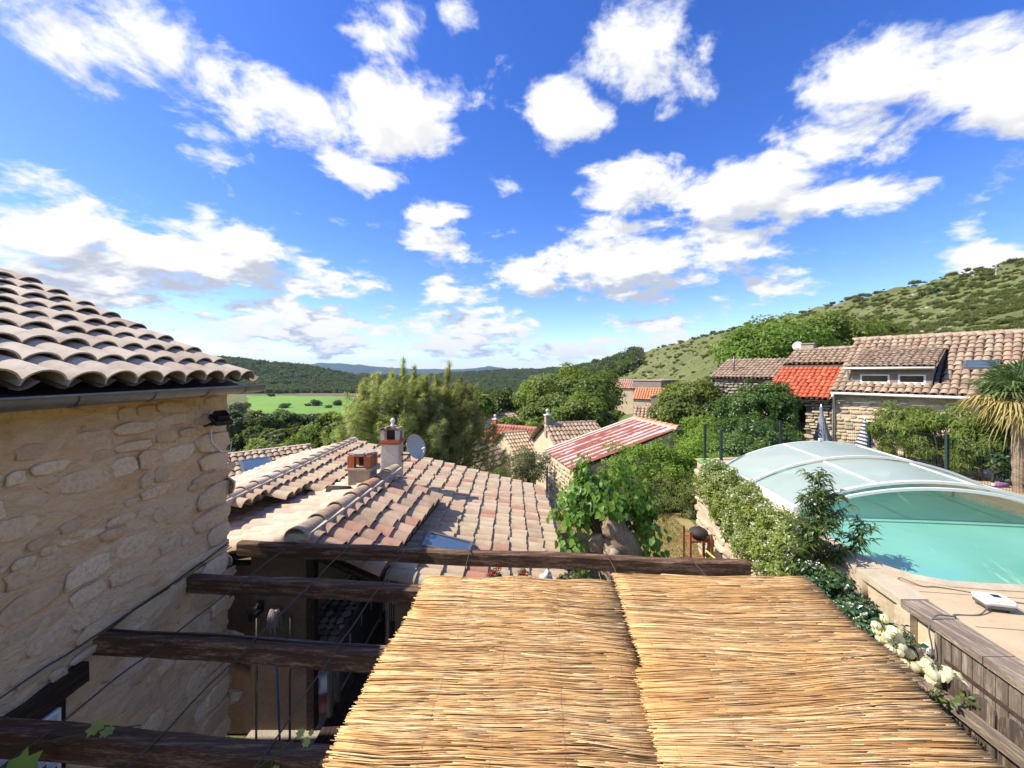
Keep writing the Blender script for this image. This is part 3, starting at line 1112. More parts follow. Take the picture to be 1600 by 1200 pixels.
def rubble(parent, Mf, W, H, hr, lr, mat, rng, drop=.3, proud=.02, gap=.02, limit=300, joined=False, skip=None, shift=0.0, name='stone', seg=10):
    """irregular courses of stones on a wall face"""
    y = 0.0
    out = []
    while y < H:
        ch = rng.uniform(*hr)
        x = -rng.uniform(0, lr[1])
        while x < W:
            L = rng.uniform(*lr) * (.6 + ch / hr[1] * .6)
            if rng.uniform() > drop:
                cx, cy = x + L / 2, y + ch / 2 + rng.normal(0, ch * .08) + shift * math.sin(x * 1.7)
                hh = ch * rng.uniform(.72, 1.08) - gap
                if 0 < cx < W and cy < H and not (skip and skip(cx, cy, L, hh)):
                    out.append((cx, cy, L - gap, hh))
            x += L
        y += ch
    pool = None
    VV, FF, FT, RR = [], [], [], []
    nb = 0
    if not joined:
        pool = [stone_geo(1, 1, 1, rng, seg, rng.uniform(3.0, 6.5)) for _ in range(14)]
        pool = [npmesh(name, a, [b, c], M[mat], True) for a, b, c in pool]
    for q, (cx, cy, L, hh) in enumerate(out):
        pr = proud * rng.uniform(.5, 1.5)
        rot = rng.normal(0, .05)
        if not joined and q < limit:
            Mx = Mf @ Matrix.Translation((cx, cy, 0)) @ Matrix.Rotation(rot, 4, 'Z') @ Matrix.Diagonal((L, hh, pr, 1))
            link(name, pool[q % 14], parent, Mx)
        else:
            a, b, c = stone_geo(L, hh, pr, rng, seg, rng.uniform(3.0, 6.5))
            A = np.array(Mf @ Matrix.Translation((cx, cy, 0)) @ Matrix.Rotation(rot, 4, 'Z'))
            VV.append(a @ A[:3, :3].T + A[:3, 3])
            FF.append(b + nb); FT.append(c + nb)
            RR.append(np.full(len(a), rng.uniform()))
            nb += len(a)
    if VV:
        o = link('rubble_stones', npmesh('rubble_stones', np.vstack(VV), [np.vstack(FF), np.vstack(FT)], M[mat], True, np.concatenate(RR)), parent)
        o['kind'] = 'stuff'


def rough_face(name, Mf, W, H, mat, parent, amp=.015, step=.035, seed=1):
    """undulating mortar face in the wall plane"""
    nx, ny = max(2, int(W / step)), max(2, int(H / step))
    X, Y = np.meshgrid(np.linspace(0, W, nx), np.linspace(0, H, ny))
    Z = amp * (fnoise(X + seed, Y, 4.0) * .9 + fnoise(X, Y + seed, 13.0) * .5)
    A = np.array(Mf)
    V = np.stack([X, Y, Z], -1).reshape(-1, 3) @ A[:3, :3].T + A[:3, 3]
    i, j = np.meshgrid(np.arange(ny - 1), np.arange(nx - 1), indexing='ij')
    Fq = np.stack([i * nx + j, i * nx + j + 1, (i + 1) * nx + j + 1, (i + 1) * nx + j], -1).reshape(-1, 4)
    return link(name, npmesh(name, V, Fq, mat, True), parent)


# ------------------------------------------------------------------ stone house on the left
def stone_house():
    WX, Y1, Y0 = -3.32, 4.62, -.6
    T = thing('stone_house', 'stone house with lime-washed rubble wall and barrel tile roof beside the pergola', 'house', (WX, Y1, -4.65))
    # wall facing the terrace: x of the frame runs away from us, y up, z towards +X
    Mf = frame(Vector((WX, Y0, -4.65)), Vector((0, 1, 0)), Vector((0, 0, 1)), Vector((1, 0, 0)))
    W, H = Y1 - Y0, 4.45
    mb = MB()
    mb.box(((WX - .035) - 1.2, (Y0 + Y1) / 2 - .01, -4.65 + H / 2 - .02), (2.4, W - .04, H))
    wall = mb.build('wall', M['lime'], T)
    rough_face('render_face', Mf, W, H, M['lime'], wall, .022, .035)
    rng = np.random.default_rng(21)

    def skip(cx, cy, L, h):
        yy, zz = Y0 + cx, cy - 4.65
        return (yy < 3.08 and zz < -2.22) or yy < 1.55 or zz < -4.4
    rubble(wall, Mf, W, H - .05, (.07, .20), (.12, .40), 'stone_limed', rng, .40, .017, .024, 300, skip=skip, shift=.05)
    Me = frame(Vector((WX - .02, Y1, -4.65)), Vector((-1, 0, 0)), Vector((0, 0, 1)), Vector((0, 1, 0)))
    rubble(wall, Me, .5, H - .05, (.14, .26), (.25, .5), 'stone_limed', rng, .1, .035, .02, 300, joined=True)
    # corner stones
    cr = np.random.default_rng(4)
    z = -4.5
    while z < -.5:
        h = cr.uniform(.13, .26)
        L = cr.uniform(.24, .52)
        a, b, c = stone_geo(1, 1, 1, cr, 10, 5)
        me = npmesh('corner_stone', a, [b, c], M['stone_limed'], True)
        link('corner_stone', me, wall, Mf @ Matrix.Translation((W - L / 2 + .015, z + 4.65 + h / 2, .004)) @ Matrix.Diagonal((L, h - .02, .03, 1)))
        z += h
    # window opening with timber lintel low on the left
    w = thing_part(T, 'window')
    mb = MB()
    mb.beam((WX + .0, 2.0, -2.34), (WX + .0, 3.06, -2.31), .12, .15)
    mb.build('lintel', M['dark_wood'], w)
    mb = MB()
    mb.box((WX + .012, 2.42, -2.95), (.05, 1.0, 1.1))
    mb.build('opening', M['black'], w)
    # roof, rising away to the left
    s = .425
    cth = 1 / math.sqrt(1 + s * s)
    v = Vector((-cth, 0, s * cth))
    roof = link('roof', None, T, Matrix.Translation((-3.05, 0, -.1)))
    tiled_slope(roof, (-3.05, 4.66 - 18 * .245, -.115), (0, 1, 0), v, 18, 9, .245, .338, 'tile_left', 12, 300, rfac=.55, jit=.005)
    mb = MB()
    mb.slab([(-3.12, 4.6, -.175), (-5.75, 4.6, -.175 + 2.63 * s), (-5.75, -3.4, -.175 + 2.63 * s), (-3.12, -3.4, -.175)], (0, 0, -.06))
    mb.build('roof_deck', M['dark_wood'], roof)
    mb = MB()
    mb.slab([(-5.76, 4.6, .94), (-8.6, 4.6, -.3), (-8.6, -3.4, -.3), (-5.76, -3.4, .94)], (0, 0, -.08))
    mb.build('rear_slope', M['tile_left'], roof)
    mb = MB()
    mb.slab([(-3.05, .28, -.12), (-5.75, .28, 1.03), (-5.75, -3.4, 1.03), (-3.05, -3.4, -.12)], (0, 0, -.05))
    mb.build('roof_sheet', M['tile_left'], roof)
    ridge_caps(roof, (-5.80, 4.72, .955), (-5.80, 0.4, .955), 10, .125, 'tile_big')
    # gable above the far wall
    mb = MB()
    mb.slab([(-3.34, 4.585, -.22), (-5.75, 4.585, .82), (-8.3, 4.585, -.3), (-8.3, 4.585, -4.6), (-3.34, 4.585, -4.6)], (0, -.3, 0))
    mb.build('gable', M['lime'], T)
    # gutter: half-round zinc with clips
    g = link('gutter', None, T, Matrix.Translation((-3.0, 4.7, -.2)))
    V, Fq = [], []
    gr, seg = .078, 10
    ys = [-1.2, 4.74]
    for r_ in (gr, gr - .004):
        for yy in ys:
            for k in range(seg + 1):
                a = math.pi + math.pi * k / seg
                V.append((-3.02 + r_ * math.cos(a), yy, -.165 + r_ * 1.05 * math.sin(a)))
    m_ = seg + 1
    for k in range(seg):
        Fq.append((k, k + 1, m_ + k + 1, m_ + k))
        Fq.append((2 * m_ + k + 1, 2 * m_ + k, 3 * m_ + k, 3 * m_ + k + 1))
    link('trough', npmesh('trough', np.array(V), np.array(Fq), M['zinc'], True), g)
    mb = MB()
    mb.tube([(-3.02 + gr + .004, ys[0], -.162), (-3.02 + gr + .004, ys[1], -.162)], .010, 8)
    mb.build('bead', M['zinc'], g)
    mb = MB()
    cap = [(-3.02 + gr * math.cos(math.pi + math.pi * k / seg), ys[1] - .004, -.165 + gr * 1.05 * math.sin(math.pi + math.pi * k / seg)) for k in range(seg + 1)]
    mb.slab(cap, (0, .006, 0))
    mb.build('end_cap', M['zinc'], g)
    for yy in (1.1, 1.95, 2.72, 3.30, 3.88, 4.42):
        V, Fq = [], []
        for r_, in ((gr + .006,),):
            for dy in (-.018, .018):
                for k in range(seg + 1):
                    a = math.pi + math.pi * k / seg
                    V.append((-3.02 + r_ * math.cos(a), yy + dy, -.165 + r_ * 1.05 * math.sin(a)))
        Fq = [(k, k + 1, m_ + k + 1, m_ + k) for k in range(seg)]
        link('gutter_clip', npmesh('gutter_clip', np.array(V), np.array(Fq), M['zinc'], True), g)


def thing_part(T, name, loc=None):
    return link(name, None, T, Matrix.Translation(Vector(loc)) if loc is not None else WM[T.name].copy())


stone_house()


def floodlight():
    c = Vector((-3.14, 4.28, -.52))
    T = thing('floodlight', 'small black floodlight on an arm at the corner of the stone house', 'lamp', c)
    Mx = Matrix.Translation(c) @ Matrix.Rotation(R(-28), 4, 'Z') @ Matrix.Rotation(R(28), 4, 'Y')
    mb = MB()
    mb.box(None, (.17, .17, .05), M=Mx)
    mb.box(None, (.12, .12, .06), M=Mx @ Matrix.Translation((-.01, 0, .04)))
    mb.build('housing', M['black'], T, bevel=.006)
    mb = MB()
    for k in range(5):
        mb.box(None, (.10, .006, .02), M=Mx @ Matrix.Translation((-.01, -.045 + .0225 * k, .075)))
    mb.build('cooling_fins', M['black'], T)
    mb = MB()
    mb.box(None, (.15, .15, .006), M=Mx @ Matrix.Translation((0, 0, -.027)))
    mb.build('lens', M['glass_dark'], T)
    mb = MB()
    mb.tube([c + Vector((-.19, -.02, -.07)), c + Vector((-.10, -.07, -.06)), c + Vector((-.02, -.09, -.02))], .012, 8)
    mb.tube([c + Vector((-.17, .03, -.07)), c + Vector((-.08, .08, -.05)), c + Vector((-.0, .08, -.02))], .012, 8)
    mb.build('bracket', M['black'], T)
    mb = MB()
    mb.tube([c + Vector((-.12, .02, -.08)), c + Vector((-.14, .05, -.25)), c + Vector((-.13, .18, -.38)), c + Vector((-.11, .30, -.40)), c + Vector((-.13, .345, -.30))], .007, 8)
    mb.build('cable', M['white_plastic'], T)


def mat_glass(name, col, rough=.06):
    m, t, bs = newmat(name)
    bs.inputs['Base Color'].default_value = (*col, 1)
    bs.inputs['Roughness'].default_value = rough
    bs.inputs['Specular IOR Level'].default_value = .9
    bs.inputs['Coat Weight'].default_value = .6
    bs.inputs['Coat Roughness'].default_value = .03
    return m


M['glass_dark'] = mat_glass('dark_glass', (.02, .022, .024))
M['glass_blue'] = mat_glass('skylight_glass', (.07, .10, .13), .05)
floodlight()


# ------------------------------------------------------------------ pergola
def beam_y(k, x):
    return (4.60, 3.80, 2.92, 2.10)[k] - .087 * x


def pergola():
    T = thing('pergola', 'dark brown timber pergola beams running out from the stone house wall', 'pergola', (2.5, 4.3, -4.6))
    rng = np.random.default_rng(9)
    for k in range(4):
        x0, x1 = -3.36, (2.60, 2.75, 2.72, 2.70)[k]
        n = 34
        V, Fq = [], []
        for i in range(n):
            x = x0 + (x1 - x0) * i / (n - 1)
            y = beam_y(k, x)
            w = .057 + rng.normal(0, .0015)
            zt = -2.10 + .006 * math.sin(x * 3 + k) + rng.normal(0, .0015)
            zb = zt - .148 + rng.normal(0, .001)
            c = .010 + abs(rng.normal(0, .004))
            V += [(x, y - w, zb), (x, y - w, zt - c), (x, y - w + c, zt), (x, y + w - c, zt), (x, y + w, zt - c), (x, y + w, zb)]
        for i in range(n - 1):
            for j in range(6):
                Fq.append((i * 6 + j, i * 6 + (j + 1) % 6, (i + 1) * 6 + (j + 1) % 6, (i + 1) * 6 + j))
        caps = np.array([tuple(range(6))[::-1], tuple(range((n - 1) * 6, n * 6))])
        link('beam', npmesh('beam', np.array(V), [np.array(Fq), caps], M['beam_wood'], False, np.full(len(V), rng.uniform())), T)
    for (x, y) in ((2.35, 4.40), (2.45, 1.88)):
        mb = MB()
        mb.box((x, y, -3.43), (.13, .13, 2.33))
        mb.build('post', M['dark_wood'], T, bevel=.008)
    for k, (x, sl) in enumerate(((-3.28, -.03), (-2.68, .01), (-2.0, .03), (-1.32, .04), (-.52, .02), (1.08, .0), (1.98, .0), (2.58, .0))):
        pts = []
        for i in range(26):
            y0w = 1.0 if x < -1 else 3.9
            y = y0w + (4.72 - y0w) * i / 25
            xx = x + sl * (y - 2.9)
            pts.append((xx, y, -2.083 + .005 * math.sin(i * 1.7 + k) - .012 * math.sin(i * .9) ** 2 * (0 if abs((y % .8) - .3) < .2 else 1)))
        mb = MB()
        mb.tube(pts, .0058, 6)
        mb.build('wire', M['iron'], T)
    # black cable stapled along the wall and the third beam
    mb = MB()
    pts = [(-3.27, 4.58, -1.98), (-3.285, 4.2, -2.03), (-3.285, 3.8, -2.06), (-3.28, 3.45, -2.07), (-3.25, 3.2, -2.085), (-2.9, 3.16, -2.085), (-2.3, 3.13, -2.082), (-1.7, 3.06, -2.085), (-1.0, 3.0, -2.083)]
    mb.tube(pts, .009, 7)
    mb.build('cable', M['black'], T)


pergola()


def mat_reed():
    m, t, bs = newmat('reed_cane')
    at = t.node('ShaderNodeAttribute', attribute_name='rnd')
    geo = t.node('ShaderNodeNewGeometry')
    pos = geo.outputs['Position']
    c = t.ramp(at.outputs['Fac'], [(0, (.16, .075, .03)), (.22, (.41, .225, .082)), (.5, (.61, .375, .155)), (.8, (.73, .495, .23)), (1, (.81, .62, .35))])
    v = t.vec('MULTIPLY', pos, (5.0, 60, 60))
    n = t.noise(v, 1.0, 4, .65)
    c = t.mix(t.step(n, .48, .68), c, t.mix(.7, c, (.15, .07, .028)))
    n2 = t.noise(pos, 1.8, 4, .6)
    c = t.mix(t.math('MULTIPLY', t.step(n2, .45, .65), .45), c, (.56, .30, .095))
    n4 = t.noise(pos, 3.3, 5, .65)
    c = t.mix(t.math('MULTIPLY', t.step(n4, .58, .74), .28), c, (.42, .34, .24))
    t.put(bs.inputs['Base Color'], c)
    bs.inputs['Roughness'].default_value = .6
    bs.inputs['Specular IOR Level'].default_value = .25
    return m


M['reed'] = mat_reed()


def reed_mat(label, xl, xr, y0, y1, zf, ang, seed, rows, tone=0.0):
    """cane screen: thousands of thin canes lying left-right, tied by wire"""
    rng = np.random.default_rng(seed)
    T = thing('reed_mat', label, 'reed screen', ((xl(y0) + xr(y0)) / 2, (y0 + y1) / 2, -2.09), 'reed screens laid on the pergola')
    ys, xs0, xs1, zs, rs, tn, an = [], [], [], [], [], [], []
    for i in range(rows):
        y = y0 + (y1 - y0) * (i + rng.uniform(-.5, .5)) / rows
        band = .5 + .5 * math.sin(y * 23 + 3 * math.sin(y * 7.3 + seed)) * math.sin(y * 61 + seed)
        if rng.uniform() < .05 + .12 * (band < .28):
            continue
        a, b = xl(y), xr(y)
        x = a + rng.normal(0, .012)
        while x < b - .05:
            L = rng.choice([rng.uniform(.4, .9), rng.uniform(1.0, 2.0)])
            e = min(x + L, b + rng.normal(0, .010))
            if b - e < .15:
                e = b + rng.normal(0, .012)
            ys.append(y + rng.normal(0, .003)); xs0.append(x); xs1.append(e)
            zs.append(rng.uniform(0, .014)); rs.append(rng.choice([rng.uniform(.0013, .0026), rng.uniform(.0022, .0036)]))
            tn.append(np.clip(rng.normal(.55 + tone + .25 * (band - .5), .31), 0, 1)); an.append(rng.normal(0, .012) if rng.uniform() < .93 else rng.normal(0, .05))
            x = e - rng.uniform(0, .05)
    n = len(ys)
    ys, xs0, xs1, zs, rs, tn, an = map(np.array, (ys, xs0, xs1, zs, rs, tn, an))
    m, sg = 6, 5
    tt = np.linspace(0, 1, m)
    X = xs0[:, None] + (xs1 - xs0)[:, None] * tt
    xm = (X - .5 * (xl(2.9) + xr(2.9)))
    Y = ys[:, None] + (ang(ys)[:, None] + an[:, None]) * xm + .003 * np.sin(X * 5 + ys[:, None] * 40)
    Z = zf(X, Y) + zs[:, None] + .003 * np.sin(X * 7 + ys[:, None] * 90)
    aa = 2 * np.pi * np.arange(sg) / sg
    rr = rs[:, None] * np.linspace(1.0, .82, m)
    V = np.empty((n, m, sg, 3))
    V[..., 0] = X[:, :, None]
    V[..., 1] = Y[:, :, None] + rr[:, :, None] * np.cos(aa)
    V[..., 2] = Z[:, :, None] + rr[:, :, None] * np.sin(aa)
    idx = np.arange(n * m * sg).reshape(n, m, sg)
    Fq = np.stack([idx[:, :-1, :], np.roll(idx, -1, 2)[:, :-1, :], np.roll(idx, -1, 2)[:, 1:, :], idx[:, 1:, :]], -1).reshape(-1, 4)
    cap = np.concatenate([idx[:, 0, ::-1].reshape(-1, sg), idx[:, -1, :].reshape(-1, sg)])
    o = link('canes', npmesh('canes', V.reshape(-1, 3), [Fq, cap], M['reed'], True, np.repeat(tn, m * sg)), T)
    o['kind'] = 'stuff'
    for f in (.06, .27, .48, .70, .93):
        mb = MB()
        pts = []
        for i in range(40):
            y = y0 + (y1 - y0) * i / 39
            x = xl(y) + (xr(y) - xl(y)) * f
            pts.append((x + .004 * math.sin(i * 2.1), y, float(zf(np.array(x), np.array(y))) + .014 + .004 * math.sin(i * 3.0)))
        mb.tube(pts, .0009, 4)
        mb.build('binding_wire', M['grey_wood_y'], T)


def mats():
    def z1(x, y):
        return -2.078 + .010 * np.sin(x * 3.1 + 1) - .022 * np.sin((y - 2.1) / .82 * np.pi) ** 2 + .008 * np.sin(x * 9 + y * 5)

    def z2(x, y):
        return -2.066 + .010 * np.sin(x * 2.6) - .018 * np.sin((y - 2.1) / .82 * np.pi) ** 2 + .022 * sstep(3.05, 2.85, y) + .005 * np.sin(x * 6 + y * 4)

    def z3(x, y):
        return -2.062 + .008 * np.sin(x * 3 + .6) + .030 * sstep(2.45, 2.72, y) + .004 * np.sin(x * 7 - y * 3)
    reed_mat('left golden reed mat reaching the open terrace', lambda y: -.93 + .06 * np.sin(y * 2.1), lambda y: .90 + .09 * (y - 2.9), 1.30, 4.0, z1, lambda y: -.055 + .02 * np.sin(y * 3), 3, 1450, .06)
    reed_mat('far right orange-brown reed mat beside the jasmine wall', lambda y: .93 + .09 * (y - 2.9), lambda y: 2.74 + .16 * (y - 2.9), 2.66, 4.03, z2, lambda y: -.045 + .02 * np.sin(y * 4), 4, 780, -.04)
    reed_mat('near right reed mat overlapping the one beyond it', lambda y: .86 + .09 * (y - 2.9), lambda y: 2.70 + .20 * (y - 2.9), 1.30, 2.74, z3, lambda y: .05 - .09 * sstep(2.5, 2.0, y), 5, 820, .0)


mats()

# ------------------------------------------------------------------ houses below, in the middle
def slope_dirs(h, s):
    """h: horizontal unit vector pointing UP the slope, s: gradient -> u (along the eave), v (up the slope)"""
    h = Vector((h[0], h[1], 0)).normalized()
    c = 1 / math.sqrt(1 + s * s)
    v = h * c + Vector((0, 0, s * c))
    return Vector((h.y, -h.x, 0)), v


def zA(x):
    return -2.0 - .25 * (x + 4.45)


def under_roof2(p):
    x, y = p.x, p.y
    if x > -1.50:
        return False
    if x > -2.5:
        return y < 7.75
    if x > -3.3:
        return y < 8.0
    return y < 8.0 + 2.095 * (x + 3.3)


def skylight(parent, c, x, y, z, w, l, frame_t=.05):
    """flat roof window: w along x, l along y"""
    o = link('skylight', None, parent, frame(c, x, y, z))
    Mx = frame(c, x, y, z)
    mb = MB()
    for sx in (-1, 1):
        mb.box(None, (frame_t, l, .10), M=Mx @ Matrix.Translation((sx * (w - frame_t) / 2, 0, .05)))
        mb.box(None, (w - 2 * frame_t - .002, frame_t, .096), M=Mx @ Matrix.Translation((0, sx * (l - frame_t) / 2, .05)))
    mb.build('frame', M['zinc'], o)
    mb = MB()
    mb.box(None, (w - 2 * frame_t, l - 2 * frame_t, .02), M=Mx @ Matrix.Translation((0, 0, .075)))
    mb.build('pane', M['glass_blue'], o)
    mb = MB()
    mb.box(None, (w + .12, l + .12, .035), M=Mx @ Matrix.Translation((0, 0, .03)))
    mb.build('flashing', M['grey_plastic'], o)
    return o


def middle_house():
    T = thing('tiled_house', 'low house with a broad slope of cream and pink barrel tiles behind the pergola', 'house', (.8, 8, -4.65))
    roof = link('roof', None, T, Matrix.Translation((-1.8, 8, -2.6)))
    u, v = slope_dirs((-1, 0), .25)
    run = 5.26
    nrow = 17
    expo = run * math.sqrt(1 + .25 ** 2) / nrow
    sk_c = Vector((-1.02, 6.22, zA(-1.02) + .02))

    def inside(p):
        if under_roof2(p):
            return False
        if abs(p.x - sk_c.x) < .36 and abs(p.y - sk_c.y) < .27:
            return False
        return not (-4.2 < p.x < -1.5 and p.y < 5.9)
    tiled_slope(roof, (.86, 5.15, zA(.86)), u, v, 28, nrow, .216, expo, 'tile_mixed', 7, 300, inside, sag=.03)
    skylight(roof, sk_c + Vector((0, 0, .05)), v.copy(), -u, u.cross(v), .74, .52)
    # the far side of the ridge
    u2, v2 = slope_dirs((1, 0), .25)
    tiled_slope(roof, (-4.42 - 1.75, 11.2, zA(-4.42) - .25 * 1.75), u2, v2, 25, 6, .216, .30, 'tile_cream', 6, 0)
    ridge_caps(roof, (-4.36, 5.7, zA(-4.4) + .045), (-4.48, 11.25, zA(-4.45) + .045), 16, .115, 'tile_cream', seg=7)
    # walls
    mb = MB()
    mb.slab([(-1.55, 5.28, zA(-1.5) - .12), (.62, 5.28, zA(.62) - .12), (.62, 5.28, -4.66), (-1.55, 5.28, -4.66)], (0, .25, 0))
    mb.build('front_wall', M['render_cream'], T)
    mb = MB()
    mb.slab([(.64, 5.26, -3.42), (.64, 11.0, -3.42), (.64, 11.0, -7), (.64, 5.26, -7)], (-.25, 0, 0))
    mb.build('side_wall', M['render_cream'], T)
    mb = MB()
    mb.slab([(.60, 11.0, -3.42), (-4.45, 11.0, -2.12), (-6.0, 11.0, -2.5), (-6.0, 11.0, -7), (.60, 11.0, -7)], (0, -.25, 0))
    mb.build('rear_wall', M['render_cream'], T)
    mb = MB()
    mb.tube([(.93, 5.1, -3.40), (.93, 11.25, -3.40)], .06, 8)
    mb.build('gutter', M['zinc'], T)
    mb = MB()
    mb.tube([(.93, 6.9, -3.4), (.86, 6.9, -3.6), (.76, 6.9, -3.75), (.76, 6.9, -4.65)], .04, 8)
    mb.build('downpipe', M['zinc'], T)


def annexe():
    T = thing('kitchen_annexe', 'small annexe under a short ridge with thick old barrel tiles and two chimneys', 'house', (-2.5, 6, -4.6))
    roof = link('roof', None, T, Matrix.Translation((-2.5, 6, -2.1)))
    a, b = Vector((-2.66, 4.90, -2.08)), Vector((-2.42, 8.2, -2.08))
    d = (b - a).normalized()
    pr = Vector((d.y, -d.x, 0))
    # right-hand slope
    u, v = slope_dirs(-pr, .4)
    O = a + pr * 1.04 + Vector((0, 0, -.416)) - Vector((0, 0, .02))
    tiled_slope(roof, O, u, v, 11, 4, .272, .292, 'tile_big', 10, 300, rfac=.56, jit=.014)
    # left-hand slope
    u2, v2 = slope_dirs(pr, .2)
    wl = 2.9
    O2 = b - pr * wl + Vector((0, 0, -.2 * wl)) - Vector((0, 0, .02))

    def inside(p):
        return p.x > -3.4 or p.y < 8.02 + 2.095 * (p.x + 3.3) + .9
    tiled_slope(roof, O2, u2, v2, 15, 9, .22, .33, 'tile_cream', 8, 300, jit=.014)
    ridge_caps(roof, a - d * .03 + Vector((0, 0, .02)), b + Vector((0, 0, .05)), 7, .145, 'tile_ridge', seg=10)
    mb = MB()
    mb.slab([a + pr * .98 + Vector((0, .06, -.50)), a + Vector((0, .06, -.09)), a - pr * 1.8 + Vector((0, .06, -.45)),
             b - pr * 1.8 + Vector((0, 0, -.45)), b + Vector((0, 0, -.09)), b + pr * .98 + Vector((0, 0, -.50))], (0, 0, -.05))
    mb.build('ceiling_boards', M['dark_wood'], roof)
    # broken old cap lying beside the chimney
    mb = MB()
    Mx = Matrix.Translation((-3.12, 7.15, -2.17)) @ Matrix.Rotation(R(80), 4, 'Z') @ Matrix.Rotation(R(90), 4, 'X')
    mb.lathe([(.10, -.2), (.11, .2), (.085, .2), (.08, -.2), (.10, -.2)], M=Mx, seg=12)
    mb.build('loose_pipe', M['bark_dark'], roof)
    # gable wall and posts
    mb = MB()
    mb.slab([(-3.30, 5.02, -2.30), (-2.66, 5.02, -2.16), (-2.60, 5.02, -2.16), (-2.60, 5.02, -4.62), (-3.30, 5.02, -4.62)], (0, .2, 0))
    mb.build('gable_wall', M['render_brown'], T)
    mb = MB()
    mb.box((-4.3, 5.14, -3.55), (2.0, .16, 2.14))
    mb.build('side_wall', M['render_brown'], T)
    mb = MB()
    mb.box((-2.55, 5.07, -3.40), (.10, .12, 2.36))
    mb.build('door_post', M['dark_wood'], T, bevel=.006)
    mb = MB()
    mb.slab([(-5.2, 7.9, -2.66), (-2.5, 7.9, -2.15), (-1.5, 7.9, -2.52), (-1.5, 7.9, -4.6), (-5.2, 7.9, -4.6)], (0, .15, 0))
    mb.build('back_wall', M['render_brown'], T)
    mb = MB()
    mb.beam((-2.58, 4.98, -2.24), (-1.66, 4.98, -2.62), .05, .13)
    mb.build('barge_board', M['dark_wood'], T)
    mb = MB()
    mb.box((-1.66, 5.35, -3.55), (.07, .07, 2.0))
    mb.build('post', M['grey_wood'], T)
    mb = MB()
    mb.beam((-1.74, 5.0, -2.60), (-1.50, 7.9, -2.60), .07, .12)
    mb.build('eave_beam', M['dark_wood'], T)
    # chimney with terracotta blocks under a stone slab
    c = Vector((-2.80, 7.45, 0))
    ch = link('chimney', None, roof, Matrix.Translation(c + Vector((0, 0, -2.1))))
    ch['label'] = 'squat chimney with red clay blocks under a stone slab'
    mb = MB()
    mb.box(c + Vector((0, 0, -1.98)), (.40, .40, .34))
    mb.build('base', M['concrete'], ch, bevel=.012)
    mb = MB()
    mb.box(c + Vector((0, 0, -1.80)), (.50, .46, .045))
    mb.build('base_slab', M['concrete'], ch, bevel=.008)
    mb = MB()
    for sx, sy in ((-1, -1), (1, -1), (-1, 1), (1, 1)):
        mb.box(c + Vector((sx * .15, sy * .14, -1.665)), (.12, .12, .225))
    mb.box(c + Vector((.15, 0, -1.665)), (.10, .10, .224))
    mb.build('clay_blocks', M['brick'], ch)['kind'] = 'stuff'
    mb = MB()
    mb.box(c + Vector((0, .05, -1.68)), (.14, .12, .2))
    mb.build('flue', M['black'], ch)
    mb = MB()
    rng = np.random.default_rng(3)
    for k in range(9):
        mb.box(c + Vector((rng.uniform(-.14, .14), rng.uniform(-.14, .14), -1.535 + rng.uniform(-.006, .02))), (rng.uniform(.16, .28), rng.uniform(.16, .26), .05), rng.uniform(0, 3))
    mb.build('cap_stones', M['stone'], ch, bevel=.01)
    # tall plastered chimney with a brick collar
    c = Vector((-2.60, 8.62, 0))
    ch = link('chimney', None, roof, Matrix.Translation(c + Vector((0, 0, -2.3))))
    ch['label'] = 'tall plastered chimney with a brick collar and clay tile cap'
    mb = MB()
    mb.box(c + Vector((0, 0, -1.99)), (.385, .36, .86))
    mb.build('shaft', M['render_white'], ch, bevel=.012)
    mb = MB()
    for k in range(3):
        mb.box(c + Vector((0, 0, -1.545 + .033 * k)), (.415 + .014 * (k % 2), .39 + .014 * (k % 2), .029))
    mb.build('brick_collar', M['brick'], ch, bevel=.004)
    mb = MB()
    for sx, sy in ((-1, -1), (1, -1), (-1, 1), (1, 1)):
        mb.box(c + Vector((sx * .155, sy * .14, -1.37)), (.085, .08, .21))
    mb.build('corner_piers', M['render_white'], ch)['kind'] = 'stuff'
    mb = MB()
    mb.box(c + Vector((0, 0, -1.38)), (.20, .18, .2))
    mb.build('flue', M['black'], ch)
    TV, TF, TS = tile_geo(.075, .065, .42, 7)
    me = npmesh('cap_tile', TV, TF, M['tile_ridge'], TS)
    for k in (-1, 0, 1):
        link('cap_tile', me, ch, frame(c + Vector((k * .14, -.21, -1.275 + .03 * (k == 0))), Vector((1, 0, -.25 * k)).normalized(), Vector((0, 1, 0)), Vector((.25 * k, 0, 1)).normalized()))
    mb = MB()
    mb.lathe([(.0, .0), (.055, 0), (.05, .05), (.03, .08), (.035, .11), (.05, .14), (.045, .175), (.02, .2), (0, .205)], c + Vector((.01, 0, -1.22)), 12)
    mb.build('finial', M['white_plastic'], ch)
    mb = MB()
    mb.box(c + Vector((.22, .02, -2.36)), (.12, .34, .015))
    mb.build('lead_flashing', M['zinc'], ch)


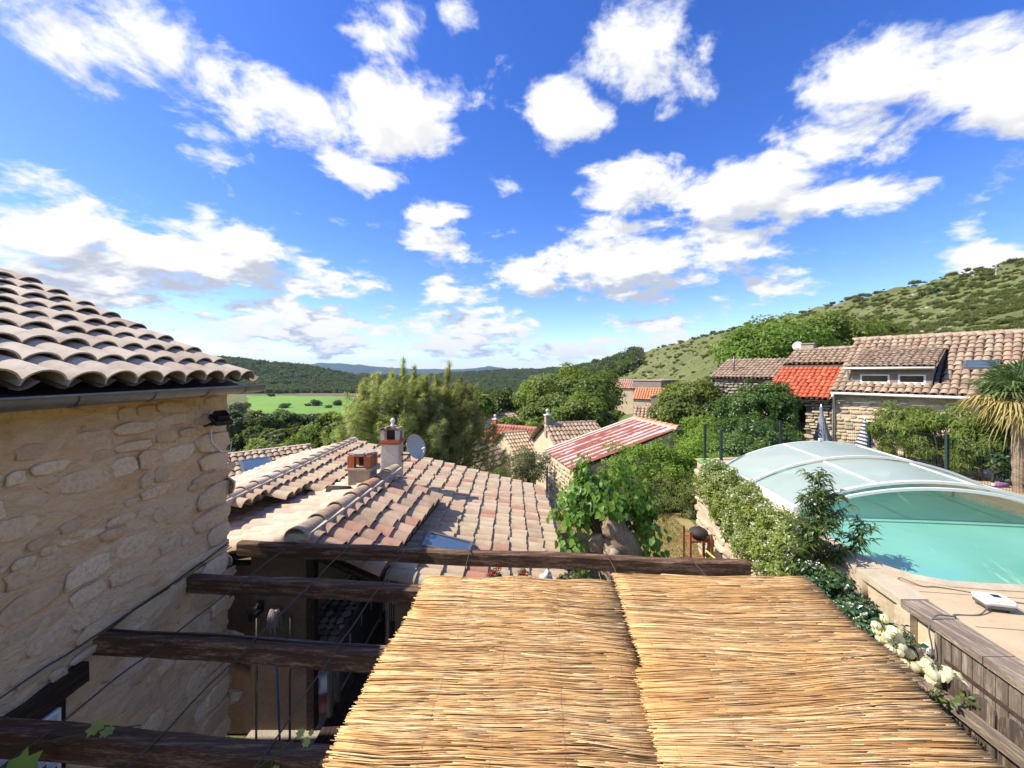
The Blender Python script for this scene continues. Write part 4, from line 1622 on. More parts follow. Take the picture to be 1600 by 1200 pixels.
def satellite_dish():
    c = Vector((-2.13, 8.65, -1.66))
    T = thing('satellite_dish', 'pale round satellite dish on a bracket beside the tall chimney', 'satellite dish', c)
    ax = Vector((.80, -.42, .38)).normalized()
    q = ax.to_track_quat('Z', 'Y').to_matrix().to_4x4()
    Mx = Matrix.Translation(c) @ q
    prof = [(.0, 0)] + [(.275 * k / 7, .062 * (k / 7) ** 2) for k in range(1, 8)] + [(.28, .067), (.275, .052)] + [(.275 * k / 7, .062 * (k / 7) ** 2 - .008) for k in range(6, 0, -1)] + [(0, -.008)]
    mb = MB()
    mb.lathe(prof, M=Mx, seg=28)
    mb.build('reflector', M['dish'], T)
    tip = Mx @ Vector((0, -.10, .27))
    mb = MB()
    mb.tube([Mx @ Vector((0, -.26, .03)), Mx @ Vector((0, -.24, .14)), tip], .011, 6)
    mb.build('feed_arm', M['white_metal'], T)
    mb = MB()
    mb.tube([tip, tip - ax * .07], [.028, .022], 8)
    mb.build('receiver_head', M['white_plastic'], T)
    mb = MB()
    mb.tube([c + Vector((-.02, .02, -.05)), c + Vector((-.10, .03, -.16)), c + Vector((-.27, .0, -.16))], .016, 6)
    mb.tube([c + Vector((-.10, .03, -.16)), c + Vector((-.10, .03, -.30)), c + Vector((-.27, .0, -.30))], .013, 6)
    mb.build('bracket', M['black'], T)


def skylight_house():
    T = thing('skylight_house', 'neighbouring roof of red-brown barrel tiles with a large skylight', 'house', (-7.5, 13.5, -6))
    roof = link('roof', None, T, Matrix.Translation((-7.5, 13.5, -3)))
    rd = Vector((.737, .676, 0))
    u, v = slope_dirs((-.676, .737), .30)
    e = Vector((-7.66, 14.84, -2.80))
    Ls = 2.85
    O = e - rd * (17 * .20) - v * Ls
    tiled_slope(roof, O, u, v, 17, 9, .20, Ls / 9, 'tile_brown', 6, 300, lambda p: not (abs((p - O).dot(u) - 1.62) < .40 and abs((p - O).dot(v) - 1.60) < .55))
    skylight(roof, O + u * 1.62 + v * 1.60 + u.cross(v) * .04, u, v, u.cross(v), .84, 1.1)
    mb = MB()
    mb.beam(e - rd * 3.6 + Vector((0, 0, .03)), e + rd * .12 + Vector((0, 0, .03)), .16, .09)
    mb.build('ridge_board', M['mortar_bed'], roof)
    mb = MB()
    p0, p1 = O + u * .1, O + u * 3.3
    back = e - rd * 3.3
    e2 = e - rd * .12
    mb.slab([p1 + Vector((0, 0, -.15)), e2 + Vector((0, 0, -.15)), e2 + Vector((-.9, .9, -.6)), Vector((e2.x - .9, e2.y + .9, -9)), Vector((p1.x, p1.y, -9))], -rd * .25)
    mb.build('gable_wall', M['render_cream'], T)


M['dish'] = mat_plain('dish_paint', (.44, .43, .40), .5, .1, 3, .05)
middle_house()
annexe()
satellite_dish()
skylight_house()


# ------------------------------------------------------------------ terrace and kitchen
def terrace():
    floor = link('terrace', None, None, Matrix.Translation((0, 3, -4.5)))
    floor['kind'] = 'structure'
    rng = np.random.default_rng(2)
    for k in range(13):
        x = -2.34 + .125 * k
        mb = MB()
        mb.box((x, 4.6, -4.515 + rng.normal(0, .001)), (.118, 6.6, .03))
        mb.build('plank', M['dark_wood'], floor)
    mb = MB()
    mb.box((-1.0, 3.6, -4.59), (4.6, 8.6, .10))
    mb.box((2.0, 2.6, -4.575), (3.3, 6.6, .09))
    mb.build('slab', M['concrete'], floor)
    # counter with crazy-paved top
    T = thing('kitchen_counter', 'outdoor kitchen counter with broken-tile top and grey doors under the annexe roof', 'counter', (-2.6, 6, -4.5))
    mb = MB()
    mb.box((-2.64, 6.35, -3.64), (.58, 2.4, .05))
    mb.build('worktop', M['gap'], T)
    mb = MB()
    r2 = np.random.default_rng(8)
    y = 5.17
    while y < 7.5:
        h = r2.uniform(.09, .17)
        x = -2.91
        while x < -2.38:
            w = r2.uniform(.08, .16)
            w = min(w, -2.365 - x)
            n = r2.integers(4, 7)
            ph = r2.uniform(0, 6)
            poly = [(x + w / 2 + w * .48 * math.cos(ph + 6.283 * k / n) * r2.uniform(.8, 1.15), y + h / 2 + h * .48 * math.sin(ph + 6.283 * k / n) * r2.uniform(.8, 1.15)) for k in range(n)]
            mb.prism(poly, -3.614, -3.603 + r2.uniform(0, .003), rnd=r2.uniform())
            x += w
        y += h
    o = mb.build('tile_shards', M['shard'], T)
    o['kind'] = 'stuff'
    mb = MB()
    mb.box((-2.345, 6.35, -3.63), (.02, 2.4, .075))
    mb.build('edge_strip', M['grey_wood_y'], T)
    for k, y in enumerate((5.62, 6.05, 6.48, 6.91)):
        mb = MB()
        mb.box((-2.375, y, -4.04), (.02, .41, .68))
        dr = mb.build('door', M['grey_door'], T)
        mb = MB()
        mb.tube([(-2.355, y + .12, -3.80), (-2.34, y + .12, -3.80), (-2.34, y + .12, -3.95), (-2.355, y + .12, -3.95)], .006, 6)
        mb.build('handle', M['white_metal'], dr)
    for x, y in ((-2.37, 5.17), (-2.37, 5.40), (-2.37, 7.14)):
        mb = MB()
        mb.box((x, y, -4.06), (.06, .055, .86))
        mb.build('leg', M['grey_wood'], T)
    # bags on the shelf beneath
    for lab, cc, col, nm in (('white plastic shopping bag under the kitchen counter', (-2.52, 5.29, -4.16), 'white_plastic', 'shopping_bag'), ('salmon-pink cloth bundle on the floor under the counter', (-2.50, 5.26, -4.42), 'pink_cloth', 'cloth_bundle')):
        T2 = blob(nm, lab, 'bag', cc, (.13, .10, .14 if 'white' in lab else .09), M[col], 5 + len(lab))
    # broom, mop and buckets in the corner
    for nm, lab, foot, top, hm in (('broom', 'long-handled broom with dark bristles leaning in the dark corner', (-2.98, 4.62, -4.5), (-3.16, 4.92, -3.02), 'black'),
                                  ('mop', 'string mop with pale frayed head propped upside down in the corner', (-2.72, 4.66, -4.5), (-2.95, 4.93, -2.98), 'mop')):
        T3 = thing(nm, lab, nm, foot)
        mb = MB()
        mb.tube([foot, top], .012, 6)
        mb.build('handle', M['blue_plastic'] if nm == 'mop' else M['grey_wood'], T3)
        rng = np.random.default_rng(len(lab))
        mb = MB()
        tp = Vector(top)
        if nm == 'broom':
            mb.box(tp + Vector((0, 0, .02)), (.05, .26, .05))
            for k in range(40):
                q = tp + Vector((rng.uniform(-.02, .02), rng.uniform(-.13, .13), .04))
                mb.tube([q, q + Vector((rng.normal(0, .02), rng.normal(0, .02), .09))], .005, 4)
        else:
            for k in range(60):
                a = rng.uniform(0, 6.28)
                mb.tube([tp, tp + Vector((.05 * math.cos(a), .05 * math.sin(a), .02)), tp + Vector((.085 * math.cos(a), .085 * math.sin(a), -rng.uniform(.08, .24)))], .0045, 4)
        mb.build('head', M[hm], T3)
    T4 = thing('broom_stick', 'plain wooden broomstick leaning against the brown wall', 'stick', (-2.66, 4.75, -4.5))
    mb = MB()
    mb.tube([(-2.66, 4.75, -4.5), (-2.78, 4.97, -3.05)], .013, 6)
    mb.build('shaft', M['bark'], T4)
    mb = MB()
    mb.box((-2.66, 4.75, -4.47), (.22, .06, .05))
    mb.build('block', M['dark_wood'], T4)
    for lab, cc, r_, mt in (('round metal pan glinting on the terrace floor by the brooms', (-3.0, 4.35, -4.5), .16, 'steel'), ('small black bucket with pale rim beside the metal pan', (-2.66, 4.32, -4.5), .11, 'black')):
        T5 = thing('bucket' if 'bucket' in lab else 'metal_pan', lab, 'bucket' if 'bucket' in lab else 'pan', cc)
        h = .22 if 'bucket' in lab else .10
        mb = MB()
        mb.lathe([(0, .004), (r_ * .8, .0), (r_, h), (r_ - .008, h), (r_ * .78, .012), (0, .012)], cc, 18)
        mb.build('bowl', M[mt], T5)
        mb = MB()
        mb.lathe([(r_, h - .008), (r_ + .008, h), (r_, h + .008), (r_ - .01, h)], cc, 18)
        mb.build('rim', M['white_plastic' if 'bucket' in lab else 'steel'], T5)
    # quilted cushion at the window, bottom left
    Tq = thing('quilted_cushion', 'blue and white quilted cover below the timber lintel', 'cushion', (-3.2, 2.3, -3.6))
    mb = MB()
    for i in range(8):
        for j in range(10):
            cx, cz = 2.36 + .065 * i, -3.16 + .075 * j
            mb.add([(-3.26, cx - .03, cz - .034), (-3.26, cx + .03, cz - .034), (-3.26, cx + .03, cz + .034), (-3.26, cx - .03, cz + .034), (-3.225, cx, cz)], [(0, 1, 4), (1, 2, 4), (2, 3, 4), (3, 0, 4)], True, rnd=((i + j) % 2) * .5)
    mb.build('cover', M['quilt'], Tq)
    mb = MB()
    mb.box((-3.275, 2.59, -2.82), (.03, .56, .78))
    mb.build('backing', M['white_plastic'], Tq)


def blob(name, label, cat, c, r, mat, seed, amp=.25):
    rng = np.random.default_rng(seed)
    bm = bmesh.new()
    bmesh.ops.create_icosphere(bm, subdivisions=3, radius=1)
    me = bpy.data.meshes.new(name)
    for v in bm.verts:
        k = 1 + amp * mnoise.noise(v.co * 1.7 + Vector((seed, 0, 0))) + amp * .5 * mnoise.noise(v.co * 4 + Vector((0, seed, 0)))
        v.co = Vector((v.co.x * r[0], v.co.y * r[1], v.co.z * r[2])) * k
    bm.to_mesh(me)
    bm.free()
    me.polygons.foreach_set('use_smooth', np.ones(len(me.polygons), bool))
    me.materials.append(mat)
    o = link(name, me, None, Matrix.Translation(Vector(c)))
    if label:
        tag(o, label, cat)
    return o


def mat_two(name, a, b):
    m, t, bs = newmat(name)
    at = t.node('ShaderNodeAttribute', attribute_name='rnd')
    t.put(bs.inputs['Base Color'], t.mix(t.step(at.outputs['Fac'], .2, .3), a, b))
    bs.inputs['Roughness'].default_value = .8
    return m


M['shard'] = mat_plain('broken_tile', (.42, .38, .33), .5, .25, 8, .1, rvar=.7)
M['grey_door'] = mat_plain('grey_melamine', (.13, .13, .14), .5, .1, 3, .05)
M['pink_cloth'] = mat_plain('pink_cloth', (.42, .13, .10), .9, .2, 6, .4)
M['blue_plastic'] = mat_plain('blue_plastic', (.04, .10, .22), .5, .1, 6, 0)
M['mop'] = mat_plain('mop_string', (.33, .27, .25), .95, .2, 30, .3)
M['steel'] = mat_plain('dull_steel', (.45, .42, .38), .3, .2, 6, .05, metal=.9)
M['quilt'] = mat_two('quilted_fabric', (.42, .44, .50), (.05, .06, .12))
terrace()


# ------------------------------------------------------------------ pots on the wall behind the pergola
def leaf_ball(T, name, c, radii, n, leaf, mat, seed, nclump=10, cr=None, tpl=None, zmin=-.7, hollow=.3, tone=None):
    rng = np.random.default_rng(seed)
    pts, nrm, tn, C = crown_points(n, radii, nclump, cr or max(radii) * .4, rng, zmin, hollow, .15)
    V, Fc, rn = spread(tpl or tpl_leaf(.7), pts, nrm, leaf, rng, tn)
    return link(name, npmesh(name, V, Fc, mat, False, rn), T, Matrix.Translation(Vector(c)))


def flower_heads(T, c, r, n, seed, mat, size=.014):
    rng = np.random.default_rng(seed)
    d = rng.normal(0, 1, (n, 3))
    d /= np.linalg.norm(d, axis=1, keepdims=True)
    d[:, 2] = np.abs(d[:, 2])
    V, Fc, rn = spread(tpl_leaf(.9), d * r, d, size, rng)
    return link('flower_head', npmesh('flower_head', V, Fc, mat, False, rn), T, Matrix.Translation(Vector(c)))


def pots():
    mb = MB()
    Tw = thing('parapet_wall', 'low rendered wall carrying flower pots at the edge of the terrace', 'wall', (0, 5.1, -4.6))
    mb.box((-.2, 5.0, -3.74), (2.5, .16, 1.74))
    mb.build('wall', M['render_brown'], Tw)
    mb = MB()
    mb.box((-.2, 5.0, -2.845), (2.56, .24, .05))
    mb.build('coping', M['concrete'], Tw, bevel=.008)
    zt = -2.818
    for lab, px, r_, heads, dark in (('red geranium pot on the parapet beside the wire scroll', 769, .10, ((.0, .29), (.085, .35)), 0), ('lone red geranium in a small pot left of the white bundle', 816, .075, ((0, .27),), 0), ('red geranium in a wide dark bowl at the right end of the parapet', 890, .14, ((.05, .10),), 1)):
        x = (px - 800) * 5.0 / 620
        T = thing('geranium_pot', lab, 'potted plant', (x, 5.0, zt), 'geranium pots on the parapet')
        mb = MB()
        h = .16
        mb.lathe([(0, 0), (r_ * .7, 0), (r_, h), (r_ + .012, h), (r_ + .012, h + .02), (r_ - .012, h + .02), (r_ * .8, h - .02), (0, h - .02)], (x, 5.0, zt), 18)
        mb.build('pot', M['black'] if dark else M['brick'], T)
        leaf_ball(T, 'leaves', (x - .02 * dark, 5.0, zt + .22), (r_ * 1.0, r_ * .9, .10), 130, .04, M['leaf_olive'], px, 8)
        for k, (dx, dz) in enumerate(heads):
            mb = MB()
            mb.tube([(x, 5.0, zt + .15), (x + dx, 4.98, zt + dz)], .003, 4)
            mb.build('stem', M['leaf_bright'], T)
            flower_heads(T, (x + dx, 4.96 - .1 * dark, zt + dz), .026, 34, px + k, M['petal_red'], .026)
    x = (853 - 800) * 5 / 620
    T = thing('garden_bundle', 'pale bundled cloth in a black bag between two geraniums', 'bundle', (x, 5, zt))
    o = blob('cloth', None, None, (x, 4.98, zt + .17), (.085, .08, .13), M['render_white'], 3, .5)
    o.parent = T; o.matrix_basis = WM[T.name].inverted() @ WM[o.name]
    for k, s in enumerate((-1, 1)):
        o = blob('bag_side', None, None, (x + s * .10, 5.0, zt + .09), (.075, .07, .10), M['black'], 8 + k, .4)
        o.parent = T; o.matrix_basis = WM[T.name].inverted() @ WM[o.name]
    # wire scroll and lantern
    x0 = (735 - 800) * 5 / 620
    T = thing('wire_scroll', 'curled wrought-iron scroll rack on the parapet', 'ornament', (x0, 5, zt))
    for s in (-1, 1):
        pts = []
        for k in range(26):
            a = k / 25 * 2.6 * math.pi
            rr = .055 * (1 - k / 34)
            pts.append((x0 + s * (.09 + rr * math.cos(a) - .03), 4.99, zt + .13 + rr * math.sin(a)))
        mb = MB()
        mb.tube([(x0, 4.99, zt), (x0 + s * .02, 4.99, zt + .06)] + pts, .005, 5)
        mb.build('scroll', M['iron'], T)
    mb = MB()
    mb.tube([(x0 - .1, 4.99, zt + .005), (x0 + .34, 4.99, zt + .005)], .005, 5)
    mb.build('foot_bar', M['iron'], T)
    # slatted cage at the left end
    xc = (615 - 800) * 5.1 / 620
    T = thing('slatted_cabinet', 'small dark slatted cabinet beside the annexe eave', 'cabinet', (xc, 5.3, -4.5))
    mb = MB()
    mb.box((xc, 5.32, -3.75), (.20, .16, 1.5))
    mb.build('body', M['dark_wood'], T)
    for k in range(7):
        mb = MB()
        mb.box((xc - .075 + .025 * k, 5.23, -3.15), (.010, .012, .28))
        mb.build('slat', M['grey_wood'], T)


pots()

# ------------------------------------------------------------------ pool terrace
DZ = -2.5                                   # deck level


def edge_x(y):
    return 3.63 + .14 * y


def mat_deck():
    m, t, bs = newmat('deck_paving')
    geo = t.node('ShaderNodeNewGeometry')
    pos = geo.outputs['Position']
    n1 = t.noise(pos, 1.6, 6, .65)
    n2 = t.noise(pos, 22, 5, .7)
    c = t.ramp(t.math('MULTIPLY_ADD', n2, .35, t.math('MULTIPLY', n1, .65)), [(.3, (.40, .29, .17)), (.5, (.52, .40, .25)), (.7, (.58, .46, .31))])
    rv = random_value(t)
    c = t.mix(1.0, c, t.ramp(rv, [(0, (.86, .86, .86)), (1, (1.05, 1.04, 1.02))]), 'MULTIPLY')
    t.put(bs.inputs['Base Color'], c)
    bs.inputs['Roughness'].default_value = .85
    b = t.node('ShaderNodeBump', {'Strength': .3, 'Distance': .004, 'Height': n2})
    t.l.new(b.outputs[0], bs.inputs['Normal'])
    return m


def mat_water():
    m, t, bs = newmat('pool_water')
    geo = t.node('ShaderNodeNewGeometry')
    pos = geo.outputs['Position']
    n1 = t.noise(pos, .55, 3, .5)
    sep = t.node('ShaderNodeSeparateXYZ', {0: pos})
    c = t.ramp(n1, [(.3, (.125, .36, .275)), (.7, (.17, .43, .34))])
    streak = t.noise(t.vec('MULTIPLY', t.node('ShaderNodeVectorRotate', {'Vector': pos, 'Angle': .55}, rotation_type='Z_AXIS').outputs[0], (4.2, .5, 1)), 1.0, 5, .65)
    c = t.mix(t.step(streak, .60, .72, 0, .55), c, (.42, .68, .58))
    t.put(bs.inputs['Base Color'], c)
    bs.inputs['Roughness'].default_value = .04
    bs.inputs['IOR'].default_value = 1.33
    bs.inputs['Specular IOR Level'].default_value = .5
    b = t.node('ShaderNodeBump', {'Strength': .22, 'Distance': .03, 'Height': t.noise(pos, 3.4, 5, .6)})
    t.l.new(b.outputs[0], bs.inputs['Normal'])
    return m


def mat_poly():
    m, t, bs = newmat('frosted_polycarbonate')
    geo = t.node('ShaderNodeNewGeometry')
    n1 = t.noise(geo.outputs['Position'], 1.3, 5, .6)
    c = t.ramp(n1, [(.3, (.58, .63, .59)), (.7, (.67, .71, .68))])
    t.put(bs.inputs['Base Color'], c)
    bs.inputs['Roughness'].default_value = .28
    out = [x for x in t.n if x.type == 'OUTPUT_MATERIAL'][0]
    tr = t.node('ShaderNodeBsdfTranslucent', {0: (.62, .70, .66)})
    tp = t.node('ShaderNodeBsdfTransparent', {0: (.90, .96, .93)})
    m1 = t.node('ShaderNodeMixShader', {0: .35, 1: bs.outputs[0], 2: tr.outputs[0]})
    m2 = t.node('ShaderNodeMixShader', {0: .44, 1: m1.outputs[0], 2: tp.outputs[0]})
    t.l.new(m2.outputs[0], out.inputs[0])
    return m


M['deck'] = mat_deck()
M['water'] = mat_water()
M['poly'] = mat_poly()
M['alu_white'] = mat_plain('white_aluminium', (.74, .73, .68), .4, .06, 4, 0)
M['turf'] = mat_plain('green_carpet', (.06, .36, .06), .95, .2, 8, .4, 60, coords='World')
M['green_metal'] = mat_plain('dark_green_post', (.018, .035, .032), .5, .2, 8, .05)
M['retaining'] = M['render_cream']

POOL = [(4.84, 6.4), (4.74, 5.45), (4.78, 5.10), (4.93, 4.86), (5.20, 4.72), (5.6, 4.66), (7.0, 4.52), (8.68, 4.36), (9.12, 8.0), (9.42, 10.45), (5.42, 10.85)]


def pool():
    deck = link('pool_terrace', None, None, Matrix.Translation((7, 6, DZ)))
    deck['kind'] = 'structure'
    outer = [(edge_x(.9), .9), (13.0, .9), (13.0, 11.0), (11.0, 12.2), (edge_x(11.35), 11.35)]
    # paving as big slabs laid on the pool axis, cut round the basin
    bm = bmesh.new()
    ang = math.atan(.12)
    ca, sa = math.cos(ang), math.sin(ang)
    rng = np.random.default_rng(6)

    def in_poly(p, poly):
        c = False
        for i in range(len(poly)):
            (x1, y1), (x2, y2) = poly[i - 1], poly[i]
            if (y1 > p[1]) != (y2 > p[1]) and p[0] < (x2 - x1) * (p[1] - y1) / (y2 - y1) + x1:
                c = not c
        return c
    # one slab sheet with the basin cut out: ring faces between the pool outline and the border
    mb = MB()
    ring = POOL
    cx, cy = 7.1, 7.2
    big = []
    for x, y in ring:
        d = Vector((x - cx, y - cy)).normalized()
        best = None
        for i in range(len(outer)):
            p, q = Vector(outer[i - 1]), Vector(outer[i])
            e = q - p
            den = d.x * e.y - d.y * e.x
            if abs(den) < 1e-6:
                continue
            w = p - Vector((cx, cy))
            tt = (w.x * e.y - w.y * e.x) / den
            ss = (w.x * d.y - w.y * d.x) / den
            if tt > 0 and -1e-6 <= ss <= 1 + 1e-6 and (best is None or tt < best):
                best = tt
        big.append((cx + d.x * best, cy + d.y * best))
    n = len(ring)
    # make sure the outline corners are covered: add them after the nearest ray
    vs = [(x, y, DZ) for x, y in ring] + [(x, y, DZ) for x, y in big]
    fs = [(i, (i + 1) % n, n + (i + 1) % n, n + i) for i in range(n)]
    mb.add(vs, fs)
    for c in outer:
        # triangle to the corner between the two rays around it
        k = min(range(n), key=lambda i: (Vector(big[i]) - Vector(c)).length)
        for j in ((k, (k + 1) % n), ((k - 1) % n, k)):
            a, b = Vector(big[j[0]]), Vector(big[j[1]])
            ar = abs((a.x - c[0]) * (b.y - c[1]) - (a.y - c[1]) * (b.x - c[0]))
            crossing = ar > .02
            def side(p):
                return (b.x - a.x) * (p[1] - a.y) - (b.y - a.y) * (p[0] - a.x)
            if crossing and side(c) * side((cx, cy)) < 0:
                mb.add([(a.x, a.y, DZ), (b.x, b.y, DZ), (c[0], c[1], DZ)], [(0, 1, 2)])
    mb.build('paving', M['deck'], deck)
    # paving joints (recessed strips) on the near part
    mb = MB()
    for k in range(7):
        x = 4.75 + .62 * k
        mb.beam((x + .14 * 1.0, 1.0, DZ + .0005), (x + .14 * 4.3 , 4.3, DZ + .0005), .007, .004)
    for k in range(6):
        y = 1.4 + .62 * k
        mb.beam((edge_x(y) + .36, y, DZ + .001), (9, y - .6, DZ + .001), .006, .004)
    o = mb.build('paving_joints', M['gap'], deck)
    o['kind'] = 'stuff'
    # pale coping round the water
    k = len(POOL)
    for i in range(k):
        a, b = Vector(POOL[i]), Vector(POOL[(i + 1) % k])
        c = Vector((cx, cy))

        def outw(p):
            return p + (p - c).normalized() * .17
        mb = MB()
        q = [a, b, outw(b), outw(a)]
        mb.slab([(p.x, p.y, DZ + .012) for p in q], (0, 0, -.10))
        mb.build('coping_stone', M['coping'], deck)
    # basin walls
    mb = MB()
    for i in range(k):
        a, b = POOL[i], POOL[(i + 1) % k]
        mb.add([(a[0], a[1], DZ - .08), (b[0], b[1], DZ - .08), (b[0], b[1], -3.0), (a[0], a[1], -3.0)], [(0, 1, 2, 3)])
    mb.build('basin_wall', M['liner'], deck)
    w = link('pool_water', npmesh('pool_water', np.array([(x, y, DZ - .10) for x, y in POOL]), np.array([list(range(k))]), M['water'], False))
    w['kind'] = 'structure'
    w['label'] = 'milky turquoise water of the swimming pool'
    # retaining wall below the deck, left side
    W = thing('retaining_wall', 'rendered and rubble retaining wall holding up the pool terrace', 'wall', (4.2, 5, -4.65))
    for y0, y1, mt, nm in ((.9, 4.18, 'render_cream', 'render_face'), (4.36, 11.3, 'lime_pale', 'rubble_backing')):
        mb = MB()
        a, b = Vector((edge_x(y0) + .06, y0, 0)), Vector((edge_x(y1) + .06, y1, 0))
        mb.slab([(a.x, a.y, -4.7), (b.x, b.y, -4.7), (b.x, b.y, DZ - .06), (a.x, a.y, DZ - .06)], (.3, 0, 0))
        mb.build(nm, M[mt], W)
    mb = MB()
    mb.slab([(edge_x(11.3) + .08, 11.3, -4.7), (11.2, 12.1, -4.7), (11.2, 12.1, DZ - .06), (edge_x(11.3) + .08, 11.3, DZ - .06)], (0, -.3, 0))
    mb.build('far_face', M['lime_pale'], W)
    mb = MB()
    y = 4.27
    mb.box((edge_x(y) + .08, y, -3.62), (.22, .17, 2.12))
    mb.build('pier', M['lime_pale'], W)
    d = Vector((.14, 1, 0)).normalized()
    Mf = frame(Vector((edge_x(11.3) + .055, 11.3, -4.65)), -d, Vector((0, 0, 1)), Vector((-d.y, d.x, 0)))
    rubble(W, Mf, 6.9, 2.05, (.12, .24), (.18, .42), 'stone_warm', np.random.default_rng(12), .10, .05, .02, 140)
    # low outer rubble wall in front of it, stepping down to the lawn
    W2 = thing('rubble_wall', 'low rubble stone wall at the edge of the lawn under the jasmine', 'wall', (4.6, 8.5, -4.65))
    mb = MB()
    prof = [(10.2, -3.55), (9.6, -3.5), (8.6, -3.75), (7.6, -4.0), (6.6, -4.2), (6.4, -4.65), (10.2, -4.65)]
    mb.slab([(4.62 + .10 * (y - 8.5), y, z) for y, z in prof], (.35, 0, 0))
    mb.build('core', M['lime_pale'], W2)
    d2 = Vector((.10, 1, 0)).normalized()
    Mf = frame(Vector((4.62 + .10 * 1.7, 10.2, -4.65)), -d2, Vector((0, 0, 1)), Vector((-d2.y, d2.x, 0)))
    rubble(W2, Mf, 3.7, 1.15, (.12, .22), (.18, .40), 'stone_warm', np.random.default_rng(13), .06, .06, .015, 120,
           skip=lambda cx, cy, L, h: cy > np.interp(10.2 - cx, [6.4, 6.6, 7.6, 8.6, 9.6, 10.2], [.1, .45, .62, .9, 1.12, 1.08]))
    # timber edging plank on top of the near wall
    E = thing('wall_capping', 'grey weathered timber capping along the edge of the pool terrace', 'capping', (4.1, 3, DZ))
    ys = [.9, 1.75, 2.6, 3.45, 4.30]
    for k in range(4):
        a, b = ys[k] + .004, ys[k + 1] - .004
        mb = MB()
        mb.slab([(edge_x(a) - .02, a, DZ + .018), (edge_x(b) - .02, b, DZ + .018), (edge_x(b) + .27, b, DZ + .018), (edge_x(a) + .27, a, DZ + .018)], (0, 0, -.07), rnd=.23 * k)
        mb.build('plank', M['grey_wood_y'], E)
    ys = [4.32, 5.0, 5.7, 6.4]
    for k in range(3):
        a, b = ys[k] + .004, ys[k + 1] - .004
        mb = MB()
        mb.slab([(edge_x(a) + .0, a, DZ + .016), (edge_x(b) + .0, b, DZ + .016), (edge_x(b) + .3, b, DZ + .016), (edge_x(a) + .3, a, DZ + .016)], (0, 0, -.08), rnd=.3 * k)
        mb.build('stone_slab', M['coping'], E)
    # plank door with strap hinges in the wall
    D = thing('cellar_door', 'weathered plank door with rusty strap hinge in the terrace wall', 'door', (4.1, 3.5, -4.6))
    dd = Vector((.14, 1, 0)).normalized()
    nn = Vector((-dd.y, dd.x, 0))
    rng = np.random.default_rng(17)
    for k in range(8):
        y = 3.14 + .098 * k
        c = Vector((edge_x(y) + .05, y, -3.58)) + nn * (.012 + rng.uniform(0, .006))
        mb = MB()
        mb.box(None, (.022, .092, 2.0 + rng.uniform(-.02, .0)), M=frame(c, -nn, dd, Vector((0, 0, 1))), rnd=rng.uniform())
        mb.build('board', M['grey_wood'], D)
    c = Vector((edge_x(3.5) + .05, 3.5, -2.80)) + nn * .032
    mb = MB()
    mb.box(None, (.008, .68, .035), M=frame(c, -nn, dd, Vector((0, 0, 1))))
    mb.build('strap_hinge', M['iron'], D)
    mb = MB()
    for y in (3.09, 3.90):
        c = Vector((edge_x(y) + .05, y, -3.6)) + nn * .015
        mb.box(None, (.05, .06, 2.08), M=frame(c, -nn, dd, Vector((0, 0, 1))))
    mb.build('jamb', M['grey_wood'], D)
    # outdoor socket
    S = thing('wall_socket', 'white electrical socket on the terrace wall beside the pier', 'socket', (4.2, 4.03, -2.8))
    c = Vector((edge_x(4.03) + .05, 4.03, -2.82)) + nn * .025
    mb = MB()
    mb.box(None, (.05, .09, .075), M=frame(c, -nn, dd, Vector((0, 0, 1))))
    mb.build('box', M['white_plastic'], S, bevel=.008)
    mb = MB()
    mb.tube([c + nn * .02, c + nn * .09], .022, 10)
    mb.build('plug', M['white_plastic'], S)


M['coping'] = mat_plain('limestone_coping', (.50, .42, .30), .85, .25, 4, .4, 26, coords='World', rvar=.15)
M['liner'] = mat_plain('pool_liner', (.30, .50, .44), .5, .3, 30, .1, coords='World')
pool()


